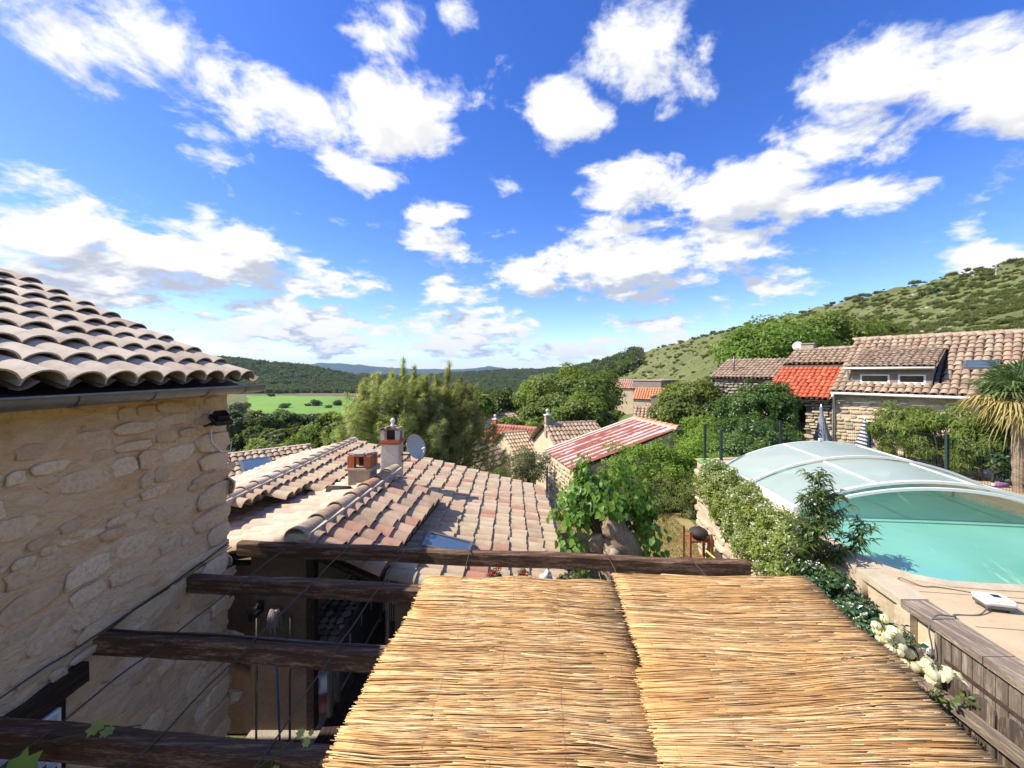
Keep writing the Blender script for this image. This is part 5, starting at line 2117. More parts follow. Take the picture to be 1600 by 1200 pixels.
def pool_cover():
    T = thing('pool_cover', 'low arched telescopic pool enclosure with frosted panels and white ribs', 'pool cover', (7.3, 8.6, DZ))
    axis = Vector((.12, 1, 0)).normalized()
    cross = Vector((axis.y, -axis.x, 0))
    rings = []
    for (x, y), span, h in (((5.32, 10.15), 4.75, .72), ((5.14, 8.6), 4.62, .64), ((4.97, 7.10), 4.50, .56)):
        rings.append((Vector((x, y, DZ + .02)), span, h))
    N = 24

    def arc(ring, s, dr=0.0):
        o, span, h = ring
        # flat circular arc over the span
        rad = (span * span / 4 + h * h) / (2 * h)
        half = math.asin(min(1, span / 2 / rad))
        a = -half + 2 * half * s
        return o + cross * (span / 2 + (rad + dr) * math.sin(a)) + Vector((0, 0, (rad + dr) * math.cos(a) - (rad - h)))

    cuts = [0, .33, .67, 1.0]
    for m_ in range(2):
        lift = .05 * (1 - m_)
        far, near = rings[m_], rings[m_ + 1]
        near2 = (near[0], near[1] + .06 * (1 - m_), near[2] + lift)
        for q in range(3):
            V, Fq = [], []
            ns = 9
            for i in range(ns):
                s = cuts[q] + (cuts[q + 1] - cuts[q]) * i / (ns - 1)
                V += [tuple(arc(far, s)), tuple(arc(near2, s)), tuple(arc(far, s, -.008)), tuple(arc(near2, s, -.008))]
            for i in range(ns - 1):
                Fq += [(4 * i, 4 * i + 1, 4 * i + 5, 4 * i + 4), (4 * i + 2, 4 * i + 6, 4 * i + 7, 4 * i + 3)]
            link('panel', npmesh('panel', np.array(V), np.array(Fq), M['poly'], True), T)
        for s in cuts[1:3]:
            mb = MB()
            mb.beam(arc(far, s, .004), arc(near2, s, .004), .038, .026)
            mb.build('purlin', M['alu_white'], T)

    def rib(ring, w, t, dr, name='rib', extra=0.0):
        mb = MB()
        vs, fs = [], []
        for i in range(N + 1):
            s = i / N
            for dd_ in (-w / 2, w / 2):
                for rr in (dr, dr + t):
                    vs.append(arc(ring, s, rr) + axis * (dd_ + extra))
        for i in range(N):
            b = 4 * i
            for p, q in ((0, 1), (1, 3), (3, 2), (2, 0)):
                fs.append((b + p, b + q, b + 4 + q, b + 4 + p))
        mb.add(vs, fs)
        mb.build(name, M['alu_white'], T)
    rib(rings[0], .04, .03, -.005)
    rib(rings[1], .04, .04, .03)
    rib(rings[2], .07, .045, -.01)
    inner = (rings[2][0] + cross * .03, rings[2][1] - .08, rings[2][2] - .085)
    rib(inner, .05, .045, 0, extra=-.16)
    for side in (0, 1):
        mb = MB()
        a = rings[0][0] + cross * (rings[0][1] * side)
        b = rings[2][0] + cross * (rings[2][1] * side)
        mb.beam(a + Vector((0, 0, .05)), b + Vector((0, 0, .05)) - axis * .2, .10, .13)
        mb.build('base_rail', M['alu_white'], T)
    # end gable of the far module
    V = [tuple(arc(rings[0], i / N)) for i in range(N + 1)]
    V.append(tuple(rings[0][0] + cross * (rings[0][1] / 2)))
    link('end_panel', npmesh('end_panel', np.array(V), np.array([(i, i + 1, N + 1) for i in range(N)]), M['poly']), T)
    mb = MB()
    mb.box(tuple(arc(rings[0], .5, .06)), (.09, .05, .06))
    mb.build('handle', M['white_plastic'], T)


pool_cover()


def fence():
    pts = [(5.30, 10.05), (5.42, 11.15), (8.05, 11.9), (10.45, 11.6), (10.25, 9.35), (10.15, 7.4)]
    T = thing('mesh_fence', 'dark green wire mesh fence round the far end of the pool', 'fence', (8, 11.5, DZ))
    for x, y in pts:
        mb = MB()
        mb.box((x, y, DZ + .49), (.055, .055, 1.02))
        mb.box((x, y, DZ + 1.005), (.065, .065, .02))
        mb.build('post', M['green_metal'], T)
    for (a, b) in zip(pts[1:-1], pts[2:]):
        A, B = Vector((*a, 0)), Vector((*b, 0))
        d = (B - A).normalized()
        L = (B - A).length
        mb = MB()
        n = int(L / .055)
        for k in range(1, n):
            p = A + d * (L * k / n)
            mb.box((p.x, p.y, DZ + .5), (.0035, .0035, .94))
        for k in range(6):
            z = DZ + .06 + .178 * k
            mb.beam(A + Vector((0, 0, z)), B + Vector((0, 0, z)), .004, .004)
        mb.build('mesh_panel', M['green_metal'], T)
    t = link('artificial_turf', npmesh('artificial_turf', np.array([(5.02, 9.95, DZ + .006), (5.5, 10.05, DZ + .006), (5.75, 11.25, DZ + .006), (5.22, 11.2, DZ + .006)]), np.array([(0, 1, 2, 3)]), M['turf']))
    tag(t, 'strip of bright green artificial turf at the far corner of the pool', kind='structure')
    # robot controller and cables
    c = P(1553, 950, 4.18)
    c.z = DZ
    Rb = thing('pool_robot_supply', 'white box of the pool robot power supply lying on the deck', 'power supply', c)
    q = R(-14)
    mb = MB()
    mb.box(c + Vector((0, 0, .095)), (.27, .20, .07), q)
    mb.build('lid', M['white_plastic'], Rb, bevel=.03)
    mb = MB()
    mb.box(c + Vector((0, 0, .052)), (.25, .185, .045), q)
    mb.build('skirt', M['grey_plastic'], Rb, bevel=.015)
    mb = MB()
    mb.box(c + Vector((.02, 0, .132)), (.07, .055, .006), q)
    mb.build('display', M['glass_dark'], Rb)
    mb = MB()
    for sx in (-1, 1):
        for sy in (-1, 1):
            mb.box(c + Matrix.Rotation(q, 3, 'Z') @ Vector((sx * .09, sy * .06, .02)), (.03, .03, .04), q)
    mb.build('feet', M['grey_plastic'], Rb)
    z = DZ + .008
    Cb = thing('power_cable', 'grey cable drooping from the white supply box over the wall edge', 'cable', c)
    mb = MB()
    e = edge_x(4.0)
    mb.tube(smooth_pts([c + Vector((-.12, -.05, .05)), (c.x - .3, c.y - .12, z), (c.x - .55, c.y - .12, z), (e + .25, 3.98, z + .03), (e + .06, 3.97, z + .05), (e - .04, 3.95, DZ - .05), (e - .06, 3.9, DZ - .25), (e - .07, 3.95, DZ - .45)]), .007, 6)
    mb.build('lead', M['grey_plastic'], Cb)
    Cc = thing('floating_cable', 'looped cable running from the supply box into the pool water', 'cable', c)
    mb = MB()
    mb.tube(smooth_pts([c + Vector((.11, .06, .05)), (c.x + .15, c.y + .25, z), (c.x - .15, c.y + .40, z), (c.x - .32, c.y + .42, z), (c.x - .45, c.y + .55, z + .03), (c.x - .36, c.y + .62, DZ - .06), (c.x - .2, c.y + .58, DZ - .09), (c.x + .1, c.y + .5, DZ - .095)]), .006, 6)
    mb.build('lead', M['grey_plastic'], Cc)
    Cd = thing('side_cable', 'dark cable lying across the paving to the right of the supply box', 'cable', c)
    mb = MB()
    mb.tube(smooth_pts([c + Vector((.13, .03, .05)), (c.x + .35, c.y + .1, z), (c.x + .8, c.y - .05, z), (c.x + 1.5, c.y + .02, z)]), .007, 6)
    mb.build('lead', M['grey_plastic'], Cd)


fence()


# ------------------------------------------------------------------ picket fence beside the reed mats
def picket_fence():
    T = thing('picket_fence', 'grey weathered picket fence with rounded tops beside the reed mats', 'fence', (3.15, 2.6, -4.6))
    rng = np.random.default_rng(31)
    for k in range(10):
        y = 3.12 - .152 * k
        x = 3.16 + .02 * (y - 2.6)
        top = -2.17 - .012 * k + rng.normal(0, .006)
        w = .13
        prof = [(-w / 2, -3.35), (w / 2, -3.35), (w / 2, top - .055)] + [(w / 2 * math.cos(a), top - .055 + .055 * math.sin(a)) for a in (R(30), R(60), R(90), R(120), R(150))] + [(-w / 2, top - .055)]
        mb = MB()
        mb.slab([(x, y + a, z) for a, z in prof], (.02, 0, 0), rnd=rng.uniform())
        mb.build('picket', M['picket_wood'], T)
    for z, x in ((-2.36, 3.12), (-3.1, 3.12)):
        mb = MB()
        mb.beam((x + .012, 3.25, z), (x - .02, 1.55, z - .02), .055, .075)
        mb.build('rail', M['grey_wood_y'], T)
    mb = MB()
    mb.beam((2.98, 3.0, -2.62), (2.80, 1.5, -2.60), .05, .07)
    mb.build('lower_rail', M['grey_wood_y'], T)
    W = thing('dwarf_wall', 'low rendered wall under the picket fence', 'wall', (3.2, 2.4, -4.65))
    mb = MB()
    mb.box((3.2, 2.3, -4.0), (.2, 2.2, 1.3))
    mb.build('wall', M['render_cream'], W)
    # white rounded chair back behind the fence
    C = thing('garden_chair', 'white round-backed garden chair behind the picket fence', 'chair', (3.55, 3.55, -3.6))
    mb = MB()
    pts = [Vector((3.55, 3.72 - .36 * k / 10, -2.62 + .10 * math.sin(math.pi * k / 10))) for k in range(11)]
    mb.slab([(p.x, p.y, p.z) for p in pts] + [(3.55, 3.36, -3.0), (3.55, 3.72, -3.0)], (.03, 0, 0))
    mb.build('backrest', M['white_plastic'], C)
    mb = MB()
    mb.box((3.75, 3.54, -3.2), (.4, .4, .04))
    mb.build('seat', M['white_plastic'], C)
    for sx in (3.58, 3.92):
        for sy in (3.37, 3.71):
            mb = MB()
            mb.tube([(sx, sy, -3.2), (sx, sy, -4.65)], .02, 6)
            mb.build('leg', M['white_plastic'], C)


picket_fence()


# ------------------------------------------------------------------ long stone house behind the pool
HB = Vector((14.09, 17.4, 0))
HE = Vector((-.6, .8, 0))          # along the facade, away to the left
HS = Vector((.8, .6, 0))           # into the house


def hp(t, w, z):
    return HB + HE * t + HS * w + Vector((0, 0, z))


def roof_bit(T, name, t0, t1, w0, z0, w1, z1, pitch, mat, seg=6, limit=300, skip=None, expo=.34):
    """tiled slope between facade stations t0<t1 (t grows to the left), from (w0,z0) up to (w1,z1)"""
    roof = link(name, None, T, Matrix.Translation(hp(t0, w0, z0)))
    s = (z1 - z0) / (w1 - w0)
    u, v = slope_dirs((HS.x, HS.y), s)
    Ls = math.hypot(w1 - w0, z1 - z0)
    nr = max(1, round(Ls / expo))
    nc = max(1, round((t1 - t0) / pitch))
    tiled_slope(roof, hp(t1, w0, z0), u, v, nc, nr, (t1 - t0) / nc, Ls / nr, mat, seg, limit, skip, jit=.012, rfac=.54)
    mb = MB()
    mb.slab([hp(t0, w0 + .05, z0 - .05), hp(t1, w0 + .05, z0 - .05), hp(t1, w1, z1 - .05), hp(t0, w1, z1 - .05)], (0, 0, -.05))
    mb.build('roof_deck', M['dark_wood'], roof)
    return roof


def pool_house():
    fx = Vector((-HE.x, -HE.y, 0))                 # facade direction left -> right
    nrm = -HS
    # --- main part with the dormer
    T = thing('dormer_house', 'stone house with a wooden box dormer and white gutters behind the pool', 'house', hp(-3, 0, -3.5))
    g = -.9
    ts = -.62 / (4.0 / 3.7) 
    sl = .62

    def zmain(w):
        return g + sl * (w + .28)
    dormer_t0, dormer_t1 = -3.05, -.42

    def skip(p):
        q = p - HB
        t, w = q.dot(HE), q.dot(HS)
        if dormer_t0 - .05 < t < dormer_t1 + .05 and .30 < w < 2.62:
            return False
        return not (-4.55 < t < -3.65 and 1.15 < w < 1.75)
    roof_bit(T, 'roof', -9.0, 0.05, -.28, g, 3.7, zmain(3.7), .235, 'tile_brown', 6, 300, skip)
    ridge_caps(T, hp(-9, 3.75, zmain(3.7) + .02), hp(.1, 3.75, zmain(3.7) + .02), 20, .11, 'tile_brown')
    wl = link('wall', None, T, WM[T.name].copy())
    mb = MB()
    mb.slab([hp(-9, .02, -3.6), hp(0, .02, -3.6), hp(0, .02, g + .1), hp(-9, .02, g + .1)], HS * .4)
    mb.build('masonry', M['lime_pale'], wl)
    Mf = frame(hp(0, .015, -3.5), fx, Vector((0, 0, 1)), nrm)
    rubble(wl, Mf, 6.5, 2.5, (.10, .20), (.16, .40), 'stone_warm', np.random.default_rng(41), .12, .03, .02, 0, joined=True)
    mb = MB()
    mb.slab([hp(-8.98, .42, g), hp(-8.98, 7, g), hp(-8.98, 7, -3.6), hp(-8.98, .42, -3.6)], HE * .3)
    mb.slab([hp(0, .45, zmain(.45) - .2), hp(0, 3.7, zmain(3.7) - .2), hp(0, 7, -.5), hp(0, 7, -3.6), hp(0, .45, -3.6)], -HE * .3)
    mb.build('gables', M['stone_grey'], wl)
    mb = MB()
    mb.tube([hp(.0, -.35, g - .05), hp(-9, -.35, g - .05)], .055, 8)
    mb.build('gutter', M['white_metal'], T)
    for k in range(9):
        mb = MB()
        mb.box(hp(-.4 - .9 * k, -.2, g - .07), (.07, .34, .07), math.atan2(HE.y, HE.x))
        mb.build('rafter_end', M['white_metal'], T)
    mb = MB()
    mb.tube([hp(-.06, -.35, g - .08), hp(-.06, -.33, g - .2), hp(-.02, -.08, g - .36), hp(-.02, -.08, -3.5)], .05, 8)
    mb.build('downpipe', M['white_metal'], T)
    # --- dormer
    D = link('dormer', None, T, Matrix.Translation(hp(-1.7, .3, -.5)))
    zg = .165
    ds = .30
    mb = MB()
    zb = zmain(.30) - .10
    f0, f1 = dormer_t0 + .12, dormer_t1 - .12
    # cladding boards round the two window openings
    wins = [(-1.30, .92, -.49, .36), (-2.40, .78, -.49, .36)]      # centre t, width, sill z, height
    rng = np.random.default_rng(43)
    zz = zb
    while zz < zg - .05:
        h = .075
        segs = [(f0, f1)]
        for tc_, ww, sz, hh in wins:
            if zz + h > sz and zz < sz + hh:
                new = []
                for a, b in segs:
                    l, r = tc_ - ww / 2, tc_ + ww / 2
                    if r < a or l > b:
                        new.append((a, b))
                    else:
                        if l > a:
                            new.append((a, l))
                        if r < b:
                            new.append((r, b))
                segs = new
        for a, b in segs:
            m2 = MB()
            m2.slab([hp(a, .30 + rng.uniform(0, .006), zz), hp(b, .30, zz), hp(b, .30, zz + h - .008), hp(a, .30, zz + h - .008)], HS * .03, rnd=rng.uniform())
            m2.build('cladding_board', M['cladding'], D)
        zz += h
    mb.slab([hp(f0, .45, zb), hp(f1, .45, zb), hp(f1, .45, zg), hp(f0, .45, zg)], HS * .03)
    mb.build('inner_face', M['black'], D)
    for tc_, ww, sz, hh in wins:
        wn = link('window', None, D, Matrix.Translation(hp(tc_, .33, sz)))
        mb = MB()
        b_ = .055
        for s_ in (-1, 1):
            c = hp(tc_ + s_ * (ww / 2 - b_ / 2), .335, sz + hh / 2)
            mb.box(None, (b_, .07, hh), M=frame(c, HE, HS, Vector((0, 0, 1))))
            c = hp(tc_, .337, sz + hh / 2 + s_ * (hh / 2 - b_ / 2))
            mb.box(None, (ww - 2 * b_, .07, b_), M=frame(c, HE, HS, Vector((0, 0, 1))))
        mb.build('frame', M['alu_white'], wn)
        mb = MB()
        mb.box(None, (ww - .1, .012, hh - .1), M=frame(hp(tc_, .36, sz + hh / 2), HE, HS, Vector((0, 0, 1))))
        mb.build('pane', M['glass_dark'], wn)
        mb = MB()
        mb.box(None, (ww + .06, .12, .035), M=frame(hp(tc_, .29, sz - .02), HE, HS, Vector((0, 0, 1))))
        mb.build('sill', M['alu_white'], wn)
    # side cheek hung with slates
    mb = MB()
    wm = (zg + ds * -.15 - g - sl * .28) / (sl - ds)
    wtop = 2.6
    tch = dormer_t0 + .10
    poly = [(.30, zb), (.30, zg - .02), (wtop, zg + ds * (wtop - .12) - .03), (wtop, zmain(wtop) - .15)]
    mb.slab([hp(tch, w, z) for w, z in poly], HE * .06)
    mb.slab([hp(dormer_t1 - .1, w, z) for w, z in poly], -HE * .06)
    mb.build('cheek', M['cladding'], D)
    mb = MB()
    for i in range(13):
        w = .36 + .15 * i
        for j in range(8):
            z = zb + .05 + .115 * j
            if zmain(w) - .05 < z < zg + ds * (w - .12) - .12:
                mb.box(None, (.012, .142, .108), M=frame(hp(tch - .012, w, z), HE, HS, Vector((0, 0, 1))), rnd=rng.uniform())
    o = mb.build('slates', M['cladding'], D)
    o['kind'] = 'stuff'
    mb = MB()
    mb.beam(hp(dormer_t0 - .02, .25, zmain(.25) + .06), hp(dormer_t0 - .02, 2.3, zmain(2.3) + .06), .10, .06)
    mb.build('flashing', M['zinc'], D)
    roof_bit(D, 'dormer_roof', dormer_t0, dormer_t1, .02, zg, 2.86, zg + ds * 2.84, .19, 'tile_brown', 6, 300, expo=.30)
    mb = MB()
    mb.tube([hp(dormer_t0 - .02, -.03, zg - .04), hp(dormer_t1 + .04, -.03, zg - .04)], .05, 8)
    mb.build('gutter', M['white_metal'], D)
    mb = MB()
    mb.tube([hp(dormer_t1 - .03, -.02, zg - .06), hp(dormer_t1 - .03, .2, zg - .16), hp(dormer_t1 - .03, .22, zb + .1)], .035, 8)
    mb.build('downpipe', M['white_metal'], D)
    # roof window right of the dormer
    u, v = slope_dirs((HS.x, HS.y), sl)
    skylight(T, hp(-4.1, 1.45, zmain(1.45) + .03), u, v, u.cross(v), .8, .55)
    # chimney at the right
    ch = link('chimney', None, T, Matrix.Translation(hp(-6.0, 3.6, 1.5)))
    mb = MB()
    mb.box(hp(-6.0, 3.55, 1.45), (.66, .66, 1.5), math.atan2(HE.y, HE.x))
    mb.build('shaft', M['render_cream'], ch)
    mb = MB()
    for sx in (-1, 1):
        for sy in (-1, 1):
            mb.box(hp(-6.0 + sx * .26, 3.55 + sy * .26, 2.27), (.12, .12, .15), math.atan2(HE.y, HE.x))
    mb.box(hp(-6.0, 3.55, 2.36), (.8, .8, .05), math.atan2(HE.y, HE.x))
    mb.build('cap', M['concrete'], ch)

    # --- red-tiled porch and the roof above it
    T2 = thing('porch_house', 'stone house part with bright red tiled porch roof and dark doorway', 'house', hp(1.3, 0, -3.5))
    roof_bit(T2, 'porch_roof', .06, 2.66, -.45, -1.22, 1.95, .16, .205, 'tile_red', 7, 300, expo=.30)
    roof_bit(T2, 'upper_roof', -.4, 2.60, 1.9, .36, 3.7, 1.16, .215, 'tile_brown', 6, 300, expo=.33)
    ridge_caps(T2, hp(-.4, 3.75, 1.18), hp(2.6, 3.75, 1.18), 7, .11, 'tile_brown')
    w2 = link('wall', None, T2, WM[T2.name].copy())
    mb = MB()
    mb.slab([hp(.02, .05, -3.6), hp(1.02, .05, -3.6), hp(1.02, .05, -1.0), hp(.02, .05, -1.0)], HS * .4)
    mb.slab([hp(1.72, .05, -3.6), hp(2.5, .05, -3.6), hp(2.5, .05, -1.0), hp(1.72, .05, -1.0)], HS * .4)
    mb.slab([hp(.02, 1.9, -3.6), hp(2.5, 1.9, -3.6), hp(2.5, 1.9, .3), hp(.02, 1.9, .3)], HS * .3)
    mb.slab([hp(2.5, .46, -.85), hp(2.5, 1.88, -.05), hp(2.5, 3.7, .95), hp(2.5, 6, -.4), hp(2.5, 6, -3.6), hp(2.5, .46, -3.6)], -HE * .3)
    mb.build('masonry', M['gap'], w2)
    Mf = frame(hp(1.02, .045, -3.5), fx, Vector((0, 0, 1)), nrm)
    rubble(w2, Mf, 1.0, 2.4, (.10, .20), (.14, .36), 'stone_warm', np.random.default_rng(44), .02, .05, .02, 300)
    Mf = frame(hp(2.5, .045, -3.5), fx, Vector((0, 0, 1)), nrm)
    rubble(w2, Mf, .78, 2.4, (.10, .20), (.14, .36), 'stone_grey', np.random.default_rng(45), .02, .05, .02, 0, joined=True)
    mb = MB()
    mb.slab([hp(.0, -.3, -1.16), hp(2.6, -.3, -1.16), hp(2.6, -.16, -1.16), hp(.0, -.16, -1.16)], (0, 0, -.11))
    mb.build('lintel_beam', M['dark_wood'], T2)
    ch = link('chimney', None, T2, Matrix.Translation(hp(1.9, 3.7, 1.1)))
    mb = MB()
    mb.box(hp(2.0, 3.75, 1.22), (.55, .45, .45), math.atan2(HE.y, HE.x))
    mb.build('shaft', M['concrete'], ch)
    mb = MB()
    mb.box(hp(2.0, 3.75, 1.47), (.66, .56, .05), math.atan2(HE.y, HE.x))
    mb.build('cap_slab', M['concrete'], ch)
    D2 = thing('roof_dish', 'grey satellite dish behind the little chimney on the upper roof', 'satellite dish', hp(2.45, 3.9, 1.1))
    mb = MB()
    ax = Vector((-.75, -.55, .35)).normalized().to_track_quat('Z', 'Y').to_matrix().to_4x4()
    mb.lathe([(0, 0), (.12, .012), (.24, .045), (.25, .05), (.235, .035), (.12, .004), (0, -.01)], M=Matrix.Translation(hp(2.55, 3.9, 1.38)) @ ax, seg=20)
    mb.build('reflector', M['dish'], D2)
    mb = MB()
    mb.tube([hp(2.5, 3.9, .9), hp(2.5, 3.9, 1.35)], .02, 6)
    mb.build('mast', M['zinc'], D2)

    # --- plain stone barn at the far left
    T3 = thing('stone_barn', 'plain grey stone barn with brown tiles at the left end of the row', 'barn', (13, 24, -3.5))
    b0 = Vector((12.6, 25.0, 0)) - HB
    t0, w0 = b0.dot(HE), b0.dot(HS)
    roof_bit(T3, 'roof', t0 - 4.4, t0 + .1, w0 - .2, -.42, w0 + 2.3, .72, .23, 'tile_brown', 6, 160)
    w3 = link('wall', None, T3, WM[T3.name].copy())
    mb = MB()
    mb.slab([hp(t0 - 4.4, w0 + .02, -3.6), hp(t0, w0 + .02, -3.6), hp(t0, w0 + .02, -.45), hp(t0 - 4.4, w0 + .02, -.45)], HS * .4)
    mb.slab([hp(t0, w0 + .44, -.4), hp(t0, w0 + 2.3, .55), hp(t0, w0 + 4.5, -.4), hp(t0, w0 + 4.5, -3.6), hp(t0, w0 + .44, -3.6)], -HE * .3)
    mb.build('masonry', M['gap'], w3)
    Mf = frame(hp(t0, w0 + .015, -3.5), fx, Vector((0, 0, 1)), nrm)
    rubble(w3, Mf, 4.4, 3.05, (.11, .22), (.16, .40), 'stone_grey', np.random.default_rng(46), .03, .06, .025, 0, joined=True)
    mb = MB()
    mb.tube([hp(t0 - 1.1, w0 + .5, -.1), hp(t0 - 1.1, w0 + .5, .95)], .05, 8)
    mb.build('stove_pipe', M['zinc'], T3)


M['cladding'] = mat_plain('silvered_boards', (.27, .235, .205), .9, .3, 5, .3, 30, coords='World', rvar=.35)
pool_house()


def parasols():
    for lab, px, d, top, bot, mt, tilt in (('closed grey-blue parasol standing in front of the porch wall', 1283, 16.6, 636, 690, 'parasol', .12), ('closed navy and white striped parasol beside the downpipe', 1351, 15.4, 655, 700, 'stripes', 0)):
        a, b = P(px, top, d), P(px, bot, d)
        T = thing('parasol', lab, 'parasol', (b.x, b.y, -3.5))
        mb = MB()
        mb.tube([(b.x, b.y, -3.5), (a.x, a.y, a.z + .12)], .024, 8)
        mb.build('pole', M['white_metal'], T)
        H = a.z - b.z
        seg = 20
        rings = []
        for k in range(9):
            s = k / 8
            r = (.06 + .10 * s + .10 * s ** 2) if mt == 'parasol' else (.03 + .22 * s)
            if mt == 'parasol' and .1 < s < .3:
                r *= .75
            rings.append((s, r))
        V, Fq, rn = [], [], []
        for s, r in rings:
            for q in range(seg):
                an = 2 * math.pi * q / seg
                rr = r * (1 + .28 * (1 if q % 2 else -1) * (.3 + .7 * s))
                V.append((a.x + rr * math.cos(an) + tilt * s * .6, a.y + rr * math.sin(an), a.z - H * s - (.12 * math.sin(an * 2) * s ** 2)))
                rn.append(s)
        for k in range(8):
            for q in range(seg):
                Fq.append((k * seg + q, k * seg + (q + 1) % seg, (k + 1) * seg + (q + 1) % seg, (k + 1) * seg + q))
        link('canopy', npmesh('canopy', np.array(V), np.array(Fq), M[mt], True, rn), T)
        mb = MB()
        mb.lathe([(0, .09), (.22, .08), (.25, 0), (0, 0)], (b.x, b.y, -3.5), 14)
        mb.build('base', M['concrete'], T)


def mat_stripes():
    m, t, bs = newmat('striped_canvas')
    geo = t.node('ShaderNodeNewGeometry')
    sep = t.node('ShaderNodeSeparateXYZ', {0: t.vec('MULTIPLY', geo.outputs['Position'], (3, 3, 1))})
    w = t.math('FRACT', t.math('MULTIPLY', t.math('ADD', sep.outputs[2], t.math('MULTIPLY', sep.outputs[0], .12)), 7.0))
    t.put(bs.inputs['Base Color'], t.mix(t.step(w, .45, .55), (.03, .045, .11), (.62, .60, .56)))
    bs.inputs['Roughness'].default_value = .9
    return m


M['parasol'] = mat_plain('grey_canvas', (.22, .235, .27), .9, .15, 5, .2)
M['stripes'] = mat_stripes()
parasols()


# ------------------------------------------------------------------ village below
def corrug_sheet():
    m, t, bs = newmat('peeling_red_sheet')
    geo = t.node('ShaderNodeNewGeometry')
    pos = geo.outputs['Position']
    at = t.node('ShaderNodeAttribute', attribute_name='rnd')
    v = t.vec('MULTIPLY', pos, (.55, 3.0, .5))
    n1 = t.noise(v, 1.0, 6, .68)
    n2 = t.noise(pos, 3.4, 5, .7)
    mask = t.step(t.math('ADD', n1, t.math('MULTIPLY_ADD', at.outputs['Fac'], .30, t.math('MULTIPLY', n2, .26))), .80, .90)
    red = t.ramp(n2, [(.3, (.20, .05, .032)), (.7, (.29, .08, .05))])
    c = t.mix(mask, red, (.48, .41, .37))
    t.put(bs.inputs['Base Color'], c)
    bs.inputs['Roughness'].default_value = .7
    return m


def house_block(name, label, cat, p0, p1, depth, eave, rise, ground, wallmat, tilemat, pitch=.3, chimney=None, gable_left=True, windows=(), limit=0, hip=False, over=.2):
    """gabled house. p0,p1: xy ends of the front eave (left,right as seen), depth goes away from us"""
    p0, p1 = Vector((*p0, 0)), Vector((*p1, 0))
    e = (p1 - p0)
    W = e.length
    e.normalize()
    h = Vector((-e.y, e.x, 0))
    T = thing(name, label, cat, ((p0.x + p1.x) / 2, (p0.y + p1.y) / 2, ground))
    z0, zr = eave, eave + rise
    half = depth / 2
    s = rise / half
    roof = link('roof', None, T, Matrix.Translation((p0.x, p0.y, z0)))
    u, v = slope_dirs((h.x, h.y), s)
    Ls = math.hypot(half + over, (half + over) * s)
    nc, nr = max(2, round((W + 2 * over) / pitch)), max(2, round(Ls / (pitch * 1.5)))
    O = p0 - e * over - h * over + Vector((0, 0, z0 - s * over))
    tiled_slope(roof, O, u, v, nc, nr, (W + 2 * over) / nc, Ls / nr, tilemat, 5, limit)
    u2, v2 = slope_dirs((-h.x, -h.y), s)
    O2 = p1 + e * over + h * (depth + over) + Vector((0, 0, z0 - s * over))
    tiled_slope(roof, O2, u2, v2, nc, nr, (W + 2 * over) / nc, Ls / nr, tilemat, 5, 0)
    ridge_caps(roof, p0 + h * half - e * over + Vector((0, 0, zr + .02)), p1 + h * half + e * over + Vector((0, 0, zr + .02)), max(2, int(W / .45)), .13, tilemat, seg=6)
    mb = MB()
    a, b, c, d = p0, p1, p1 + h * depth, p0 + h * depth
    for q, r in ((a, b), (c, d)):
        i_ = (h if q == a else -h) * .25
        mb.slab([(q.x, q.y, ground), (r.x, r.y, ground), (r.x, r.y, z0 - .05), (q.x, q.y, z0 - .05)], i_)
    for q, i_ in ((a, e * .25), (b, -e * .25)):
        o_ = q + h * .252
        f_ = q + h * (depth - .252)
        m_ = q + h * half
        mb.slab([(o_.x, o_.y, ground), (f_.x, f_.y, ground), (f_.x, f_.y, z0 + .25 * s - .05), (m_.x, m_.y, zr - .08), (o_.x, o_.y, z0 + .25 * s - .05)], i_)
    mb.build('wall', M[wallmat], T)
    for (side, f, z, w, hh) in windows:
        if side == 'front':
            c, ax, ot = p0 + e * (W * f), e, -h
        elif side == 'left':
            c, ax, ot = p0 + h * (depth * f), h, -e
        else:
            c, ax, ot = p1 + h * (depth * f), h, e
        c = c + Vector((0, 0, z))
        wn = link('window', None, T, Matrix.Translation(c))
        mb = MB()
        mb.box(None, (w, .05, hh), M=frame(c + ot * .015, ax, -ot, Vector((0, 0, 1))))
        mb.build('frame', M['alu_white'], wn)
        mb = MB()
        mb.box(None, (w * .8, .05, hh * .84), M=frame(c + ot * .03, ax, -ot, Vector((0, 0, 1))))
        mb.build('pane', M['glass_dark'], wn)
    if chimney:
        f, g, hh, w, mt = chimney
        c = p0 + e * (W * f) + h * (depth * g)
        ch = link('chimney', None, roof, Matrix.Translation((c.x, c.y, zr)))
        mb = MB()
        mb.box((c.x, c.y, zr + hh / 2 - .4), (w, w, hh + .8), math.atan2(e.y, e.x))
        mb.build('shaft', M[mt], ch)
        mb = MB()
        mb.box((c.x, c.y, zr + hh + .05), (w * 1.25, w * 1.25, .08), math.atan2(e.y, e.x))
        mb.lathe([(w * .2, 0), (w * .2, .2), (w * .42, .22), (w * .3, .34), (0, .38)], (c.x, c.y, zr + hh + .08), 10)
        mb.build('cap', M['white_metal'], ch)
    return T


